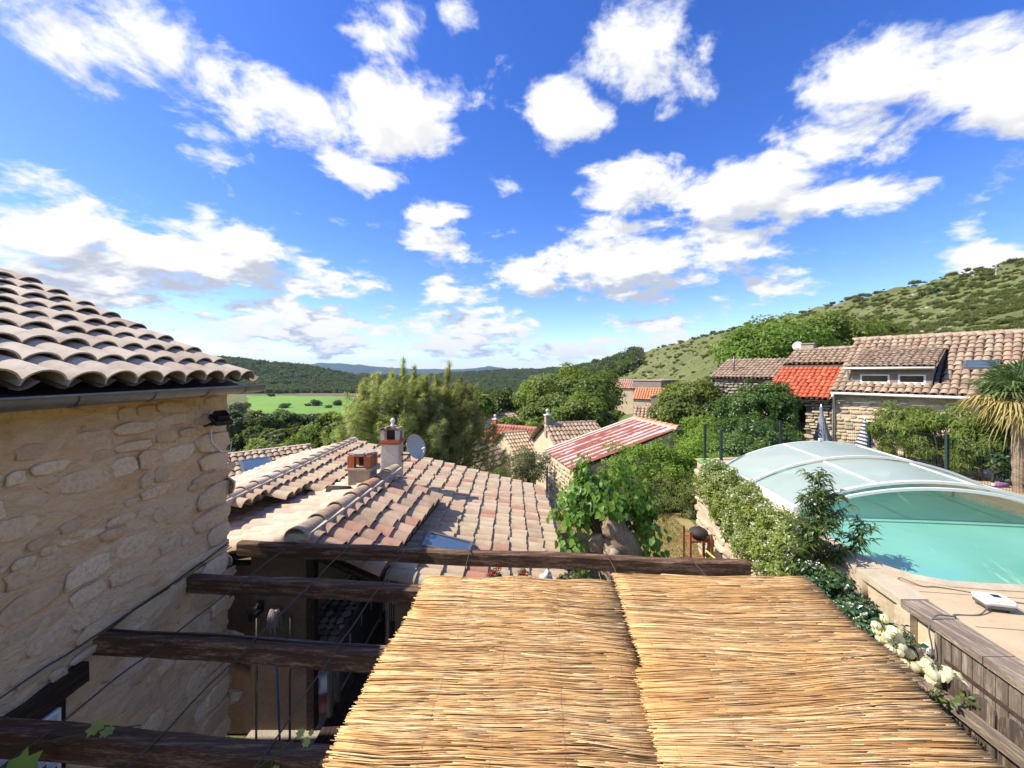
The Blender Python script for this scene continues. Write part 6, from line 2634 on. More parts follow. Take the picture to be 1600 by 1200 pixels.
def village():
    M['sheet'] = corrug_sheet()
    # barn with peeling red sheet roof
    T = thing('red_sheet_barn', 'stone barn with peeling red and white corrugated roof beyond the mulberry', 'barn', (3.5, 18.5, -7))
    ed = Vector((.187, -.982, 0))                     # along the eave towards us
    up = Vector((.982, .187, 0))
    O = Vector((1.67, 19.8, -4.0))
    s = .315
    Lr = 4.85
    roof = link('roof', None, T, Matrix.Translation(O))
    rng = np.random.default_rng(51)
    nsh, wsh = 4, .95
    for k in range(nsh):
        for j in range(2):
            a0, a1 = (0, 2.7) if j == 0 else (2.6, Lr)
            nx = 24
            V, Fq, rn = [], [], []
            tone = rng.uniform()
            for i in range(nx + 1):
                q = k * wsh + (wsh + .05) * i / nx
                cz = .022 * math.sin(2 * math.pi * q / .19) + .012 * j + .004 * (k % 2)
                for a in (a0, a1):
                    p = O + ed * q + up * a + Vector((0, 0, a * s + cz + .02))
                    V.append(tuple(p))
                    rn.append(.5 + .5 * math.sin(2 * math.pi * q / .475 + tone))
            Fq = [(2 * i, 2 * i + 1, 2 * i + 3, 2 * i + 2) for i in range(nx)]
            link('roof_sheet', npmesh('roof_sheet', np.array(V), np.array(Fq), M['sheet'], True, rn), roof)
    mb = MB()
    c0, c1 = O - ed * .08 + Vector((0, 0, .03)), O - ed * .08 + up * Lr + Vector((0, 0, Lr * s + .03))
    mb.beam(c0, c1, .22, .12)
    mb.build('verge_cap', M['mortar_bed'], roof)
    ridge_caps(roof, O + up * Lr + ed * 3.85 + Vector((0, 0, Lr * s + .04)), O + up * Lr + Vector((0, 0, Lr * s + .04)), 9, .14, 'tile_orange', seg=6)
    Wl = link('wall', None, T, WM[T.name].copy())
    mb = MB()
    q0, q1 = O + up * .15, O + up * .15 + ed * 3.7
    mb.slab([(q0.x, q0.y, -10), (q1.x, q1.y, -10), (q1.x, q1.y, -4.02), (q0.x, q0.y, -4.02)], up * .4)
    r1 = O + ed * 3.7 + up * (Lr - .2)
    mb.slab([q1 + up * .42 + Vector((0, 0, -.02)), r1 + Vector((0, 0, Lr * s - .12)), Vector((r1.x, r1.y, -10)), Vector((q1.x, q1.y, -10)) + up * .42], -ed * .4)
    r0 = O + up * (Lr - .2)
    mb.slab([q0 + up * .42 + Vector((0, 0, -.02)), r0 + Vector((0, 0, Lr * s - .12)), Vector((r0.x, r0.y, -10)), Vector((q0.x, q0.y, -10)) + up * .42], ed * .4)
    mb.build('masonry', M['lime_pale'], Wl)
    Mf = frame(Vector((q0.x, q0.y, -8.2)) - up * .01, ed, Vector((0, 0, 1)), -up)
    rubble(Wl, Mf, 3.7, 4.1, (.13, .26), (.2, .5), 'stone_warm', np.random.default_rng(52), .06, .05, .02, 220)
    mb = MB()
    g0 = O + up * .0 - Vector((0, 0, .08))
    mb.tube([(O + ed * .5 - up * .06 + Vector((0, 0, -.6))), (O + ed * .5 - up * .06 + Vector((0, 0, -4)))], .05, 8)
    mb.build('downpipe', M['zinc'], T)

    # cream house with chimney behind the barn
    house_block('cream_house', 'cream rendered house with speckled brown tiles and metal chimney behind the red barn', 'house', (2.9, 23.6), (6.1, 24.55), 4.8, -4.85, 1.40, -10, 'render_cream', 'tile_brown', .27, (.02, .48, .55, .32, 'concrete'), limit=200)
    # red roof house, hipped brown roof and tan roof near the pine
    house_block('red_roof_house', 'low house with plain brick-red tiled roof near the pine', 'house', (-2.7, 32.6), (.75, 30.6), 4.4, -6.05, 1.4, -12, 'render_cream', 'tile_dullred', .28, (.04, .5, .45, .34, 'brick'), limit=120)
    house_block('brown_roof_house', 'house with faded brown tiled roof in front of the red-roofed one', 'house', (-1.6, 22.2), (-.1, 24.9), 3.8, -5.45, .95, -11, 'render_cream', 'tile_brown', .25, limit=120)
    house_block('tan_roof_house', 'small house with sandy tan tiled roof between the cream and red houses', 'house', (.2, 27.6), (1.75, 28.5), 3.4, -5.7, 1.15, -11, 'render_cream', 'tile_tan', .25, limit=80)
    house_block('white_gable_house', 'little white gabled house half hidden by trees', 'house', (-.9, 46.0), (1.3, 47.5), 4.5, -6.2, .95, -14, 'render_white', 'tile_brown', .35)
    # brown ridge roof beyond the red barn
    house_block('hill_cottage', 'cottage with grey-brown tiles and a vent pipe just above the red barn', 'house', (9.2, 29.6), (12.0, 28.4), 3.0, -3.55, .75, -9, 'render_cream', 'tile_brown', .27, limit=60)
    # far hamlet on the slope
    house_block('orange_roof_house', 'distant house with vivid orange tiled roof', 'house', (20.2, 66), (26.0, 63.0), 6.5, -4.6, 1.7, -12, 'render_cream', 'tile_orange', .4, windows=[('left', .3, -6.3, .9, 1.2), ('left', .7, -6.3, .9, 1.2)])
    house_block('pink_roof_house', 'distant house with patchy pink tiled roof left of the orange one', 'house', (18.6, 76), (25.5, 72.5), 6.0, -3.2, 1.5, -12, 'render_cream', 'tile_pink', .4)
    house_block('low_pink_house', 'low distant roof of pink tiles below the orange one', 'house', (19.2, 58), (22.0, 56.6), 4.5, -5.9, .9, -12, 'render_cream', 'tile_pink', .4)
    Tg = thing('tower_house', 'tall narrow stone house with mono-pitch roof in the distant hamlet', 'house', (24, 58, -10))
    a, b = Vector((20.3, 58.0, 0)), Vector((23.6, 56.0, 0))
    e = (b - a).normalized()
    h = Vector((-e.y, e.x, 0))
    mb = MB()
    mb.slab([(a.x, a.y, -11), (b.x, b.y, -11), (b.x, b.y, -2.7), (a.x, a.y, -3.7)], h * 4)
    mb.build('wall', M['stone_grey'], Tg)
    mb = MB()
    mb.slab([a - e * .2 - h * .2 + Vector((0, 0, -3.66)), b + e * .2 - h * .2 + Vector((0, 0, -2.55)), b + e * .2 + h * 4.2 + Vector((0, 0, -2.55)), a - e * .2 + h * 4.2 + Vector((0, 0, -3.66))], (0, 0, .15))
    mb.build('roof', M['tile_tan'], Tg)
    mb = MB()
    c = a.lerp(b, .62) + Vector((0, 0, -5.6))
    mb.box(None, (.7, .1, 3.2), M=frame(c - h * .02, e, h, Vector((0, 0, 1))))
    mb.build('window', M['glass_dark'], Tg)
    # grey block
    Tb = thing('grey_block', 'flat-topped grey rendered building above the distant hamlet', 'building', (30, 72, -4))
    A, B = P(989, 596, 74), P(1033, 595, 70)
    e = Vector((B.x - A.x, B.y - A.y, 0)).normalized()
    h = Vector((-e.y, e.x, 0))
    mb = MB()
    mb.slab([(A.x, A.y, -9), (B.x, B.y, -9), (B.x, B.y, -1.75), (A.x, A.y, -1.75)], h * 7)
    mb.build('wall', M['render_grey'], Tb)
    mb = MB()
    mb.slab([Vector((A.x, A.y, -1.74)) - e * .15 - h * .15, Vector((B.x, B.y, -1.74)) + e * .15 - h * .15, Vector((B.x, B.y, -1.74)) + e * .15 + h * 7.1, Vector((A.x, A.y, -1.74)) - e * .15 + h * 7.1], (0, 0, .16))
    mb.build('roof_edge', M['concrete'], Tb)
    for f, z in ((.2, -3.1), (.55, -3.1), (.2, -4.6)):
        q = A.lerp(B, 0) + h * 7 * f
        mb = MB()
        mb.box(None, (.8, .08, .9), M=frame(Vector((q.x, q.y, z)) - e * .02, h, -e, Vector((0, 0, 1))))
        mb.build('window', M['glass_dark'], Tb)
    mb = MB()
    q = B - h * 1.6
    mb.slab([Vector((A.x, A.y, -9)) + e * 2.2 - h * 1.8, Vector((B.x, B.y, -9)) - h * 1.8 - e * .6, Vector((B.x, B.y, -4.2)) - h * 1.8 - e * .6, Vector((A.x, A.y, -4.4)) + e * 2.2 - h * 1.8], h * 1.78)
    mb.build('lower_wing', M['render_white'], Tb)


M['tile_dullred'] = mat_tile('dull_red_tile', [(.36, .12, .07), (.42, .15, .09), (.32, .10, .06)], (.2, .1, .07), .35)
M['tile_tan'] = mat_tile('tan_tile', [(.50, .36, .22), (.55, .41, .26), (.46, .31, .19)], (.25, .18, .12), .4)
M['tile_pink'] = mat_tile('pink_tile', [(.50, .28, .20), (.56, .34, .26), (.46, .22, .15)], (.3, .17, .12), .4)
village()

# ------------------------------------------------------------------ trees, one by one
def tree_at(name, label, px, top, d, rx_px, mat, n, leaf, seed, rz=None, cat='tree', group=None, nclump=40, cr=None, zmin=-.5, trunk=None, tpl=None, ry=1.0, lump=.14, hollow=.55, bark='bark', svar=.35, low=None):
    x = (px - 800) * d / 620
    zt = -(top - HOR) * d / 620
    g = gz(x, d) if low is None else low
    rx = rx_px * d / 620
    rz = rz or rx * .85
    return make_tree(name, label, (x, d, g), zt - g, (rx, rx * ry, rz), M[mat], n, leaf, nclump, cr or rx * .30, trunk or max(.08, rx * .07), seed, group, cat, tpl, zmin, hollow, lump, bark, svar=svar)


def pine(label, px, top, d, w_px, seed, bottom, tips):
    rng = np.random.default_rng(seed)
    x = (px - 800) * d / 620
    g = gz(x, d)
    zt = -(top - HOR) * d / 620
    zb = -(bottom - HOR) * d / 620
    half = w_px * d / 620
    H = zt - zb
    o = thing('pine_tree', label, 'tree', (x, d, g), 'pines below the tiled roofs')
    pts, nrm, tone = [], [], []
    mb = MB()
    top_v = Vector((x, d, zt))
    mb.tube([(x, d, g - .2), (x + .1, d, g + (zt - g) * .4), (x, d, zt - .4)], [.24, .17, .03], 8)
    for k in range(230 + 5 * len(tips)):
        # a plume: a twig sweeping up and out
        f = rng.uniform(0, 1) ** .85
        z0 = zb + H * f * .93
        wid = half * (1.0 - .62 * f ** 1.7) * (1 + .12 * math.sin(5 * f * 3 + k))
        a = rng.uniform(0, 2 * math.pi)
        q = rng.uniform(.25, 1) ** .6
        bx, by = math.cos(a) * wid * q, math.sin(a) * wid * .8 * q
        L = rng.uniform(.55, 1.15) * (1.15 - .2 * f)
        di = Vector((bx / half * .55, by / half * .55, 1.0)).normalized()
        base = Vector((x + bx, d + by, z0 - L * .5))
        thin = 1.0
        if k >= 230:                      # slender leaders above the crown
            tx, ty = tips[(k - 230) // 5]
            q5 = (k - 230) % 5
            L = .75 - .05 * q5
            thin = .10 + .15 * q5
            di = Vector((rng.normal(0, .05), 0, 1)).normalized()
            base = P(tx, ty, d) - di * L - Vector((rng.normal(0, .03 + .06 * q5), rng.normal(0, .1), .26 * q5))
        tt = rng.uniform(0, 1)
        m = 50
        s = rng.uniform(0, 1, m)
        rad = (.30 * (1 - s) ** .7 + .03) * rng.uniform(.5, 1, m) * thin
        th = rng.uniform(0, 6.28, m)
        p = np.array(base)[None] + np.array(di)[None] * (s * L)[:, None] + np.stack([np.cos(th) * rad, np.sin(th) * rad, -.3 * rad], 1)
        pts.append(p)
        nrm.append(np.array(di)[None] * 1.0 + np.stack([np.cos(th), np.sin(th), 0 * th], 1) * .8)
        tone.append(np.clip(.5 * tt + .5 * rng.uniform(0, 1, m) + .15 * s, 0, 1))
        if k % 3 == 0:
            st = Vector((x, d, z0 - L * .5 - .35 * math.hypot(bx, by)))
            mb.tube([st, st.lerp(base, .55) + Vector((0, 0, -.05)), base, base + di * L * .6], [.05, .032, .018, .006], 5, False)
    pts, nrm, tone = np.vstack(pts), np.vstack(nrm), np.concatenate(tone)
    V, Fc, rn = spread(tpl_tuft(8, .075, .55, seed), pts, nrm, .19, rng, tone)
    mb.build('trunk', M['bark'], o)
    link('crown', npmesh('crown', V, Fc, M['leaf_pine'], False, rn), o)


def mid_trees():
    pine('tall bushy pine with spiky tip behind the tall chimney', 625, 590, 17.0, 104, 71, 735, [(630, 560), (612, 574), (648, 572), (590, 583), (566, 600), (668, 586)])
    pine('second pine at the right with a thin leader rising above the far hills', 704, 602, 18.4, 76, 72, 735, [(704, 566), (681, 583), (722, 588), (738, 604)])
    # centre group beyond the roofs
    tree_at('lime_tree', 'large round dark green tree rising highest beyond the village roofs', 888, 578, 44, 74, 'leaf_mid', 15000, .42, 81, 3.9, nclump=70, cr=1.35)
    G = 'broad trees behind the village'
    for k, (lab, px, top, d, rx, mat) in enumerate((
            ('bushy tree directly left below the large round tree', 848, 634, 39, 34, 'leaf_mid'),
            ('full tree in the middle row behind the cream house chimney', 905, 622, 37, 46, 'leaf_mid'),
            ('tree between the large round tree and the orange roof', 940, 640, 39, 32, 'leaf_mid'),
            ('tree standing above the right end of the red barn roof', 995, 656, 34, 30, 'leaf_mid'),
            ('bright young tree above the red-roofed house', 795, 652, 36, 22, 'leaf_bright'),
            ('bright bush between red-roofed house and cream house', 832, 660, 34, 20, 'leaf_bright'),
            ('dark tree above the white gabled house', 778, 612, 62, 26, 'leaf_oak'),
            ('dark tree to the left of the large round tree', 822, 605, 66, 26, 'leaf_oak'),
            ('pale poplar-like tree beside the pine', 748, 618, 48, 20, 'leaf_bright'))):
        tree_at('broadleaf_tree', lab, px, top, d, rx, mat, 6500 if rx > 30 else 3500, .34 if d < 45 else .5, 90 + k, nclump=42, group=G)
    # small blue-green bush by the cream house
    tree_at('garden_bush', 'small grey-green bush between cream house and trees', 842, 672, 30, 8, 'leaf_olive', 900, .2, 106, nclump=14, cat='bush')
    # left slope
    G = 'oaks on the slope left of the pine'
    for k, (lab, px, top, d, rx) in enumerate((
            ('oak right beside the stone house corner below the floodlight', 372, 646, 46, 26), ('rounded oak second from the stone house corner', 408, 648, 47, 26), ('oak with dense dark crown in the middle of the left slope', 446, 645, 50, 28),
            ('oak touching the lower edge of the green field', 484, 650, 52, 24), ('lower oak in front, left of the skylight roof', 392, 672, 38, 26), ('lower oak in front above the skylight', 436, 672, 37, 28), ('oak close to the bright green tree', 476, 668, 40, 20))):
        tree_at('oak_tree', lab, px, top, d, rx, 'leaf_oak' if k % 3 else 'leaf_grey', 5200, .36, 110 + k, nclump=40, group=G)
    tree_at('walnut_tree', 'bright green leafy tree between the oaks and the pine', 512, 652, 26, 38, 'leaf_bright', 6500, .24, 121, nclump=45)
    tree_at('ash_tree', 'smaller bright tree in front of the pine at the roof corner', 545, 668, 23, 26, 'leaf_mid', 4200, .22, 122, nclump=36)
    tree_at('vine_bush', 'low yellow-green bush behind the skylight roof ridge', 440, 690, 20, 46, 'leaf_bright', 2600, .2, 123, rz=.6, nclump=26, cat='bush')
    # between the roofs
    tree_at('olive_shrub', 'pale olive-green shrub right of the tiled roof', 826, 698, 14.5, 30, 'leaf_olive', 6500, .075, 124, rz=.85, nclump=46, cr=.22, cat='shrub', tpl=tpl_long(.3))
    tree_at('weed_clump', 'rank dark green weeds behind the far edge of the tiled roof', 785, 738, 13.2, 46, 'leaf_mid', 5200, .11, 125, rz=.5, nclump=46, cr=.2, cat='bush', tpl=tpl_long(.22))
    tree_at('hazel_tree', 'big mid-green tree standing left of the stone barn', 1082, 600, 25, 54, 'leaf_mid', 17000, .22, 126, rz=2.3, nclump=75, cr=.62, group=None)
    tree_at('dark_bush', 'darker bush at the foot of the stone barn', 1125, 632, 23.5, 26, 'leaf_dark', 5000, .2, 127, nclump=40)  # darker leaf colour than the trees around it
    # behind the long house
    for k, (lab, px, top, d, rx, mat) in enumerate((('broad green tree behind the red porch roof', 1215, 508, 36, 70, 'leaf_bright'), ('tree behind the middle of the long house roofs', 1300, 498, 40, 62, 'leaf_mid'), ('tree behind the right part of the long house', 1368, 502, 44, 34, 'leaf_mid'))):
        tree_at('hill_tree', lab, px, top, d, rx, mat, 9000, .34, 130 + k, rz=2.4, nclump=60, group='trees behind the long house')
    # solitary trees on the hillside
    tree_at('juniper_tree', 'dark conical conifer alone on the hillside', 1465, 452, 95, 14, 'leaf_dark', 2200, .5, 140, rz=2.2, nclump=26)
    tree_at('holm_oak', 'dark round bush near the utility pole on the hill', 1578, 458, 88, 18, 'leaf_oak', 2200, .5, 141, rz=1.9, nclump=26)
    tree_at('crest_tree', 'bare feathery tree on the skyline at the right edge', 1578, 412, 92, 9, 'leaf_grey', 500, .4, 142, rz=1.3, nclump=18)
    # trees standing in the field
    src = None
    for k, (lab, px, d, s) in enumerate((('largest bush clump in the middle of the green field', 444, 372, 7.0), ('tall tree standing in the field near the ploughed strip', 492, 395, 9.0), ('short bush just left of the tall field tree', 481, 392, 4.4),
                                         ('tree at the right end of the green field beside the pine', 528, 400, 8.0), ('small bush right of the tall field tree', 514, 372, 4.6), ('dark tree at the left edge of the field by the house corner', 372, 330, 12.0),
                                         ('small bush alone in the lower left of the field', 398, 322, 4.0), ('round bush close to the wood edge behind the field', 424, 540, 7.0))):
        x = (px - 800) * d / 620
        if src is None:
            src = make_tree('field_tree', lab, (x, d, gz(x, d)), 1.55, (1, 1, .85), M['leaf_oak'], 1500, .24, 30, .34, .1, 150, 'trees in the field', zmin=-1)
            src.scale = (s, s, s * .85)
        else:
            copy_tree(src, (x, d, gz(x, d)), k * 1.3, (s * (.55 if 'tall' in lab else .6), s * .6, s * .5), lab)
    src.scale = (4.6, 4.6, 3.4)
    # utility pole
    a, b = P(1556, 413, 85), P(1556, 472, 85)
    T = thing('utility_pole', 'lone utility pole with crossarms on the hillside', 'pole', b)
    mb = MB()
    mb.tube([b - Vector((0, 0, 1)), a], [.17, .12], 8)
    mb.build('pole', M['concrete'], T)
    for dz, w in ((.5, 1.6), (1.4, 1.1)):
        mb = MB()
        mb.box(a - Vector((0, 0, dz)), (w, .12, .12))
        mb.build('crossarm', M['zinc'], T)


mid_trees()


# ------------------------------------------------------------------ garden between the house and the pool
def mass(name, label, cat, ells, mat, n, leaf, seed, tpl=None, cr=.25, nclump=60, flowers=None, group=None, stems=True, tdir=None, tmix=0):
    """a shrubbery made of several overlapping mounds: (centre, radii, share)"""
    rng = np.random.default_rng(seed)
    c0 = Vector(ells[0][0])
    T = thing(name, label, cat, (c0.x, c0.y, c0.z - ells[0][1][2]), group)
    tot = sum(e[2] for e in ells)
    P_, N_, T_ = [], [], []
    mb = MB()
    for c, r, sh in ells:
        p, nr, tn, C = crown_points(int(n * sh / tot), r, max(6, int(nclump * sh / tot)), cr, rng, -.6, .6, .10)
        P_.append(p + np.array(c)); N_.append(nr); T_.append(tn)
        if stems:
            for k in rng.permutation(len(C))[:10]:
                e = Vector(c) + Vector(C[k])
                f = Vector((c[0] + C[k][0] * .3, c[1] + C[k][1] * .3, c[2] - r[2]))
                mb.tube([f, f.lerp(e, .5) + Vector((0, 0, .1)), e], [.03, .02, .006], 5, False)
    P_, N_, T_ = np.vstack(P_), np.vstack(N_), np.concatenate(T_)
    V, Fc, rn = spread(tpl or tpl_leaf(.6), P_, N_, leaf, rng, T_, tdir=tdir, tmix=tmix)
    link('leaves', npmesh('leaves', V, Fc, M[mat], False, rn), T)
    if stems and mb.v:
        mb.build('stems', M['bark_dark'], T)
    if flowers:
        fn, fs, fm = flowers
        ix = rng.choice(len(P_), fn)
        pf = P_[ix] + N_[ix] / (np.linalg.norm(N_[ix], axis=1, keepdims=True) + 1e-6) * leaf * .5
        V, Fc, rn = spread(tpl_clump(3, .8, 5), pf, N_[ix], fs, rng)
        o = link('flowers', npmesh('flowers', V, Fc, M[fm], False, rn), T)
        o['kind'] = 'stuff'
    return T


def garden():
    # lawn, straw-dry
    lawn = link('lawn', npmesh('lawn', np.array([(.95, 5.4, -4.635), (4.9, 5.4, -4.635), (5.6, 13.0, -4.635), (1.2, 13.0, -4.635)]), np.array([(0, 1, 2, 3)]), M['lawn']))
    tag(lawn, 'straw-dry lawn between the tiled house and the pool wall', kind='structure')
    rng = np.random.default_rng(61)
    n = 26000
    x, y = rng.uniform(1.0, 5.1, n), rng.uniform(6.5, 12.9, n)
    nr = rng.normal(0, .5, (n, 3)) + np.array([0, 0, .15])
    tone = np.clip(.5 + .35 * fnoise(x, y, 1.1) + rng.normal(0, .2, n), 0, 1)
    V, Fc, rn = spread(tpl_leaf(.12), np.stack([x, y, np.full(n, -4.63)], 1), nr, .075, rng, tone, tdir=(0, 0, 1), tmix=.6)
    o = link('lawn_grass', npmesh('lawn_grass', V, Fc, M['straw'], False, rn))
    tag(o, 'dry yellow and green grass blades of the lawn', kind='stuff')
    # bank of brambles beyond the lawn
    mass('bramble_thicket', 'bright green bramble thicket on the bank beyond the lawn', 'bush', [((5.3, 14.3, -4.05), (2.3, .9, 1.58), 2.2), ((7.7, 14.6, -3.75), (1.9, 1.4, 1.45), 2), ((8.6, 16.8, -3.4), (1.6, 1.8, 1.45), 1.2), ((6.6, 13.6, -4.2), (1.5, .7, 1.05), 1)], 'leaf_bramble', 52000, .085, 201, cr=.26, nclump=520)
    mass('broom_bush', 'dull olive bushes at the back of the lawn', 'bush', [((5.35, 13.1, -4.25), (1.15, .6, .85), 1.3), ((4.3, 13.4, -4.3), (.9, .6, .75), 1), ((6.2, 12.9, -3.9), (.6, .5, .75), .6)], 'leaf_broom', 16000, .075, 202, tpl=tpl_long(.2, .1), cr=.18, nclump=200)
    # ivy mound hiding the porch corner
    mass('ivy_mound', 'thick mound of climbing ivy against the red-tiled porch', 'climber', [((10.7, 17.2, -1.9), (1.5, 1.0, 1.35), 2), ((9.2, 15.2, -2.7), (1.4, 1.1, .95), 1.5), ((11.4, 17.2, -1.35), (.8, .6, .75), .8), ((8.0, 13.6, -3.0), (1.0, .7, .7), .8)], 'leaf_ivy', 26000, .11, 203, cr=.24, nclump=380)
    mass('vine_tendril', 'yellowing vine creeping over the left end of the red porch roof', 'climber', [((12.1, 18.7, -.95), (.35, .35, .16), 1), ((12.6, 18.6, -.62), (.35, .3, .12), .7)], 'leaf_olive', 420, .09, 204, cr=.12, nclump=16, stems=False)
    # pool-side planting
    mass('bamboo_hedge', 'light green bamboo hedge in front of the dormer house', 'hedge', [((11.1, 11.2, -1.80), (.6, .8, .85), 1), ((11.0, 10.1, -1.68), (.6, .85, .92), 1.1), ((10.9, 9.1, -1.78), (.55, .6, .80), .8)], 'leaf_bamboo', 21000, .13, 205, tpl=tpl_long(.2, .3), cr=.17, nclump=230, tdir=(0, 0, -1), tmix=.35)
    mass('laurel_hedge', 'dark evergreen hedge beneath the palm', 'hedge', [((11.2, 8.2, -2.05), (.6, .7, .75), 1.2), ((11.0, 7.3, -2.2), (.6, .6, .65), 1)], 'leaf_dark', 9000, .12, 206, cr=.16, nclump=150)
    mass('jasmine_hedge', 'flowering jasmine smothering the pool wall with tiny white flowers', 'climber',
         [((4.95, 9.6, -2.80), (.36, .75, .62), 1.0), ((4.76, 8.5, -2.88), (.44, .9, .68), 1.3), ((4.56, 7.5, -2.95), (.46, .8, .74), 1.3), ((4.36, 6.6, -3.0), (.44, .8, .76), 1.3), ((4.14, 5.8, -3.02), (.40, .6, .70), 1.1)],
         'leaf_hedge', 46000, .054, 207, cr=.11, nclump=700, flowers=(6000, .026, 'petal_white'))
    mass('honeysuckle', 'dark glossy climber with white flowers beside the right end of the reed mats', 'climber',
         [((3.85, 4.75, -2.85), (.30, .42, .42), 1.2), ((3.62, 4.15, -2.78), (.32, .45, .34), 1.3), ((3.42, 3.72, -2.72), (.26, .3, .32), .7)], 'leaf_dark2', 11000, .058, 208, cr=.10, nclump=210, flowers=(700, .026, 'petal_white'))
    mass('juniper_bush', 'low feathery green conifer under the mulberry', 'bush', [((.98, 5.75, -3.45), (.30, .28, .38), 1)], 'leaf_mid', 2600, .06, 209, cr=.1, nclump=30, tpl=tpl_tuft(5, .12, .5, 3))
    mass('herb_bush', 'small pale green shrub under the far end of the last pergola beam', 'bush', [((3.05, 5.9, -3.4), (.28, .3, .25), 1)], 'leaf_olive', 1500, .05, 210, cr=.1, nclump=24)


M['lawn'] = mat_plain('dry_lawn', (.30, .22, .095), .95, .35, 1.6, .8, 40, second=(.24, .24, .08), coords='World')
M['straw'] = mat_leaf('straw_grass', [(.40, .30, .14), (.34, .26, .11), (.24, .24, .07), (.13, .19, .04)], .3, .7)
M['leaf_bramble'] = mat_leaf('bramble_leaf', [(.13, .235, .03), (.21, .345, .045), (.32, .46, .08)], .5)
M['leaf_broom'] = mat_leaf('broom_leaf', [(.11, .125, .038), (.17, .185, .055), (.24, .25, .085)], .4)
M['leaf_ivy'] = mat_leaf('ivy_leaf', [(.05, .105, .02), (.085, .165, .028), (.15, .26, .05)], .4, .4, .5)
M['leaf_dark2'] = mat_leaf('honeysuckle_leaf', [(.022, .05, .016), (.04, .085, .022), (.085, .14, .04)], .25, .3, .6)
garden()


def mulberry():
    T = thing('mulberry_tree', 'pollarded mulberry with huge sawn stumps and hanging large leaves', 'tree', (1.85, 7.0, -4.65))
    mb = MB()
    rng = np.random.default_rng(77)
    mb.tube([(1.85, 7.0, -4.8), (1.84, 7.0, -4.2), (1.82, 7.0, -3.6), (1.80, 6.98, -3.15), (1.80, 6.98, -3.0)], [.33, .29, .28, .31, .22], 14)
    mb.build('trunk', M['bark_rough'], T)
    limbs = [([(1.98, 6.95, -3.30), (1.95, 6.85, -3.05), (1.80, 6.80, -2.78), (1.66, 6.78, -2.56), (1.60, 6.78, -2.50)], [.24, .25, .22, .19, .12]),
             ([(1.78, 6.95, -3.2), (1.68, 6.70, -3.08), (1.66, 6.55, -3.05)], [.17, .15, .14]),
             ([(1.70, 7.0, -3.2), (1.52, 6.85, -3.0), (1.43, 6.82, -2.84)], [.16, .14, .13]),
             ([(1.8, 7.1, -3.1), (1.62, 7.05, -2.92), (1.56, 7.0, -2.80)], [.12, .10, .10]),
             ([(1.75, 6.95, -3.15), (1.66, 6.75, -2.96), (1.63, 6.68, -2.90)], [.13, .12, .10])]
    for k, (pts, rad) in enumerate(limbs):
        mb = MB()
        mb.tube(smooth_pts(pts, 5), list(np.interp(np.linspace(0, 1, 5 * (len(pts) - 1) + 1), np.linspace(0, 1, len(rad)), rad)), 20)
        mb.v = [tuple(Vector(q) + Vector((1, 1, 1)) * .035 * mnoise.noise(Vector(q) * 7) + Vector((1, -1, 1)) * .02 * mnoise.noise(Vector(q) * 19)) for q in mb.v]
        st = mb.build('stump', M['bark_rough'], T)
        if k in (1, 2, 3):
            a, b = Vector(pts[-2]), Vector(pts[-1])
            d = (b - a).normalized()
            mb = MB()
            mb.tube([b, b + d * .006], rad[-1] * .88, 14)
            mb.build('cut_face', M['cut_wood'], st)
    # whips with big leaves
    mb = MB()
    P_, N_, T_ = [], [], []
    for k in range(105):
        a = rng.uniform(0, 6.28)
        o = Vector((1.75 + .22 * math.cos(a), 7.05 + .25 * math.sin(a), -2.95 + rng.uniform(-.1, .2)))
        out = rng.uniform(.35, 1.0)
        e = Vector((1.70 + 1.02 * math.cos(a) * out, 7.25 + .75 * math.sin(a) * out, -3.05 + 1.62 * (1.05 - .55 * out ** 1.6) * rng.uniform(.35, 1.0)))
        m_ = o.lerp(e, .5) + Vector((0, 0, .28))
        mb.tube([o, m_, e], [.014, .009, .004], 5, False)
        for q in range(30):
            s = rng.uniform(.25, 1.05)
            p = o * (1 - s) ** 2 + m_ * 2 * s * (1 - s) + e * s * s
            P_.append(p + Vector(rng.normal(0, .055, 3)))
            n_ = Vector((math.cos(a), math.sin(a) - .3, .55)) + Vector(rng.normal(0, .45, 3))
            N_.append(n_)
            T_.append(.5 * (k % 7) / 6 + .5 * rng.uniform() )
    for k in range(240):      # leaves hanging to the right of the limb and low on the left
        q = rng.uniform()
        if q < .45:
            P_.append(Vector((2.35 + rng.normal(0, .14), 7.0 + rng.normal(0, .25), -3.0 + rng.normal(0, .22))))
        else:
            P_.append(Vector((1.05 + rng.normal(0, .14), 6.85 + rng.normal(0, .2), -3.25 + rng.normal(0, .24))))
        N_.append(Vector((rng.normal(0, .5), -.6, .5)))
        T_.append(rng.uniform())
    mb.build('whips', M['bark'], T)
    keep = [i for i, p in enumerate(P_) if not (p.y < 7.05 and 1.32 < p.x < 2.12 and p.z < -2.42)]
    P_, N_, T_ = np.array([tuple(P_[i]) for i in keep]), np.array([tuple(N_[i]) for i in keep]), np.array([T_[i] for i in keep])
    tplm = (np.array([(0, 0, 0), (-.36, .25, .05), (-.30, .62, .03), (0, 1, -.12), (.30, .62, .03), (.36, .25, .05), (0, .35, -.03), (0, .7, -.05)], float),
            np.array([(0, 6, 1), (1, 6, 2), (6, 7, 2), (2, 7, 3), (7, 4, 3), (6, 4, 7), (6, 5, 4), (0, 5, 6)]))
    V, Fc, rn = spread(tplm, P_, N_, .118, rng, T_, .4, tdir=(0, 0, -1), tmix=.62)
    link('leaves', npmesh('leaves', V, Fc, M['leaf_mulberry'], True, rn), T)


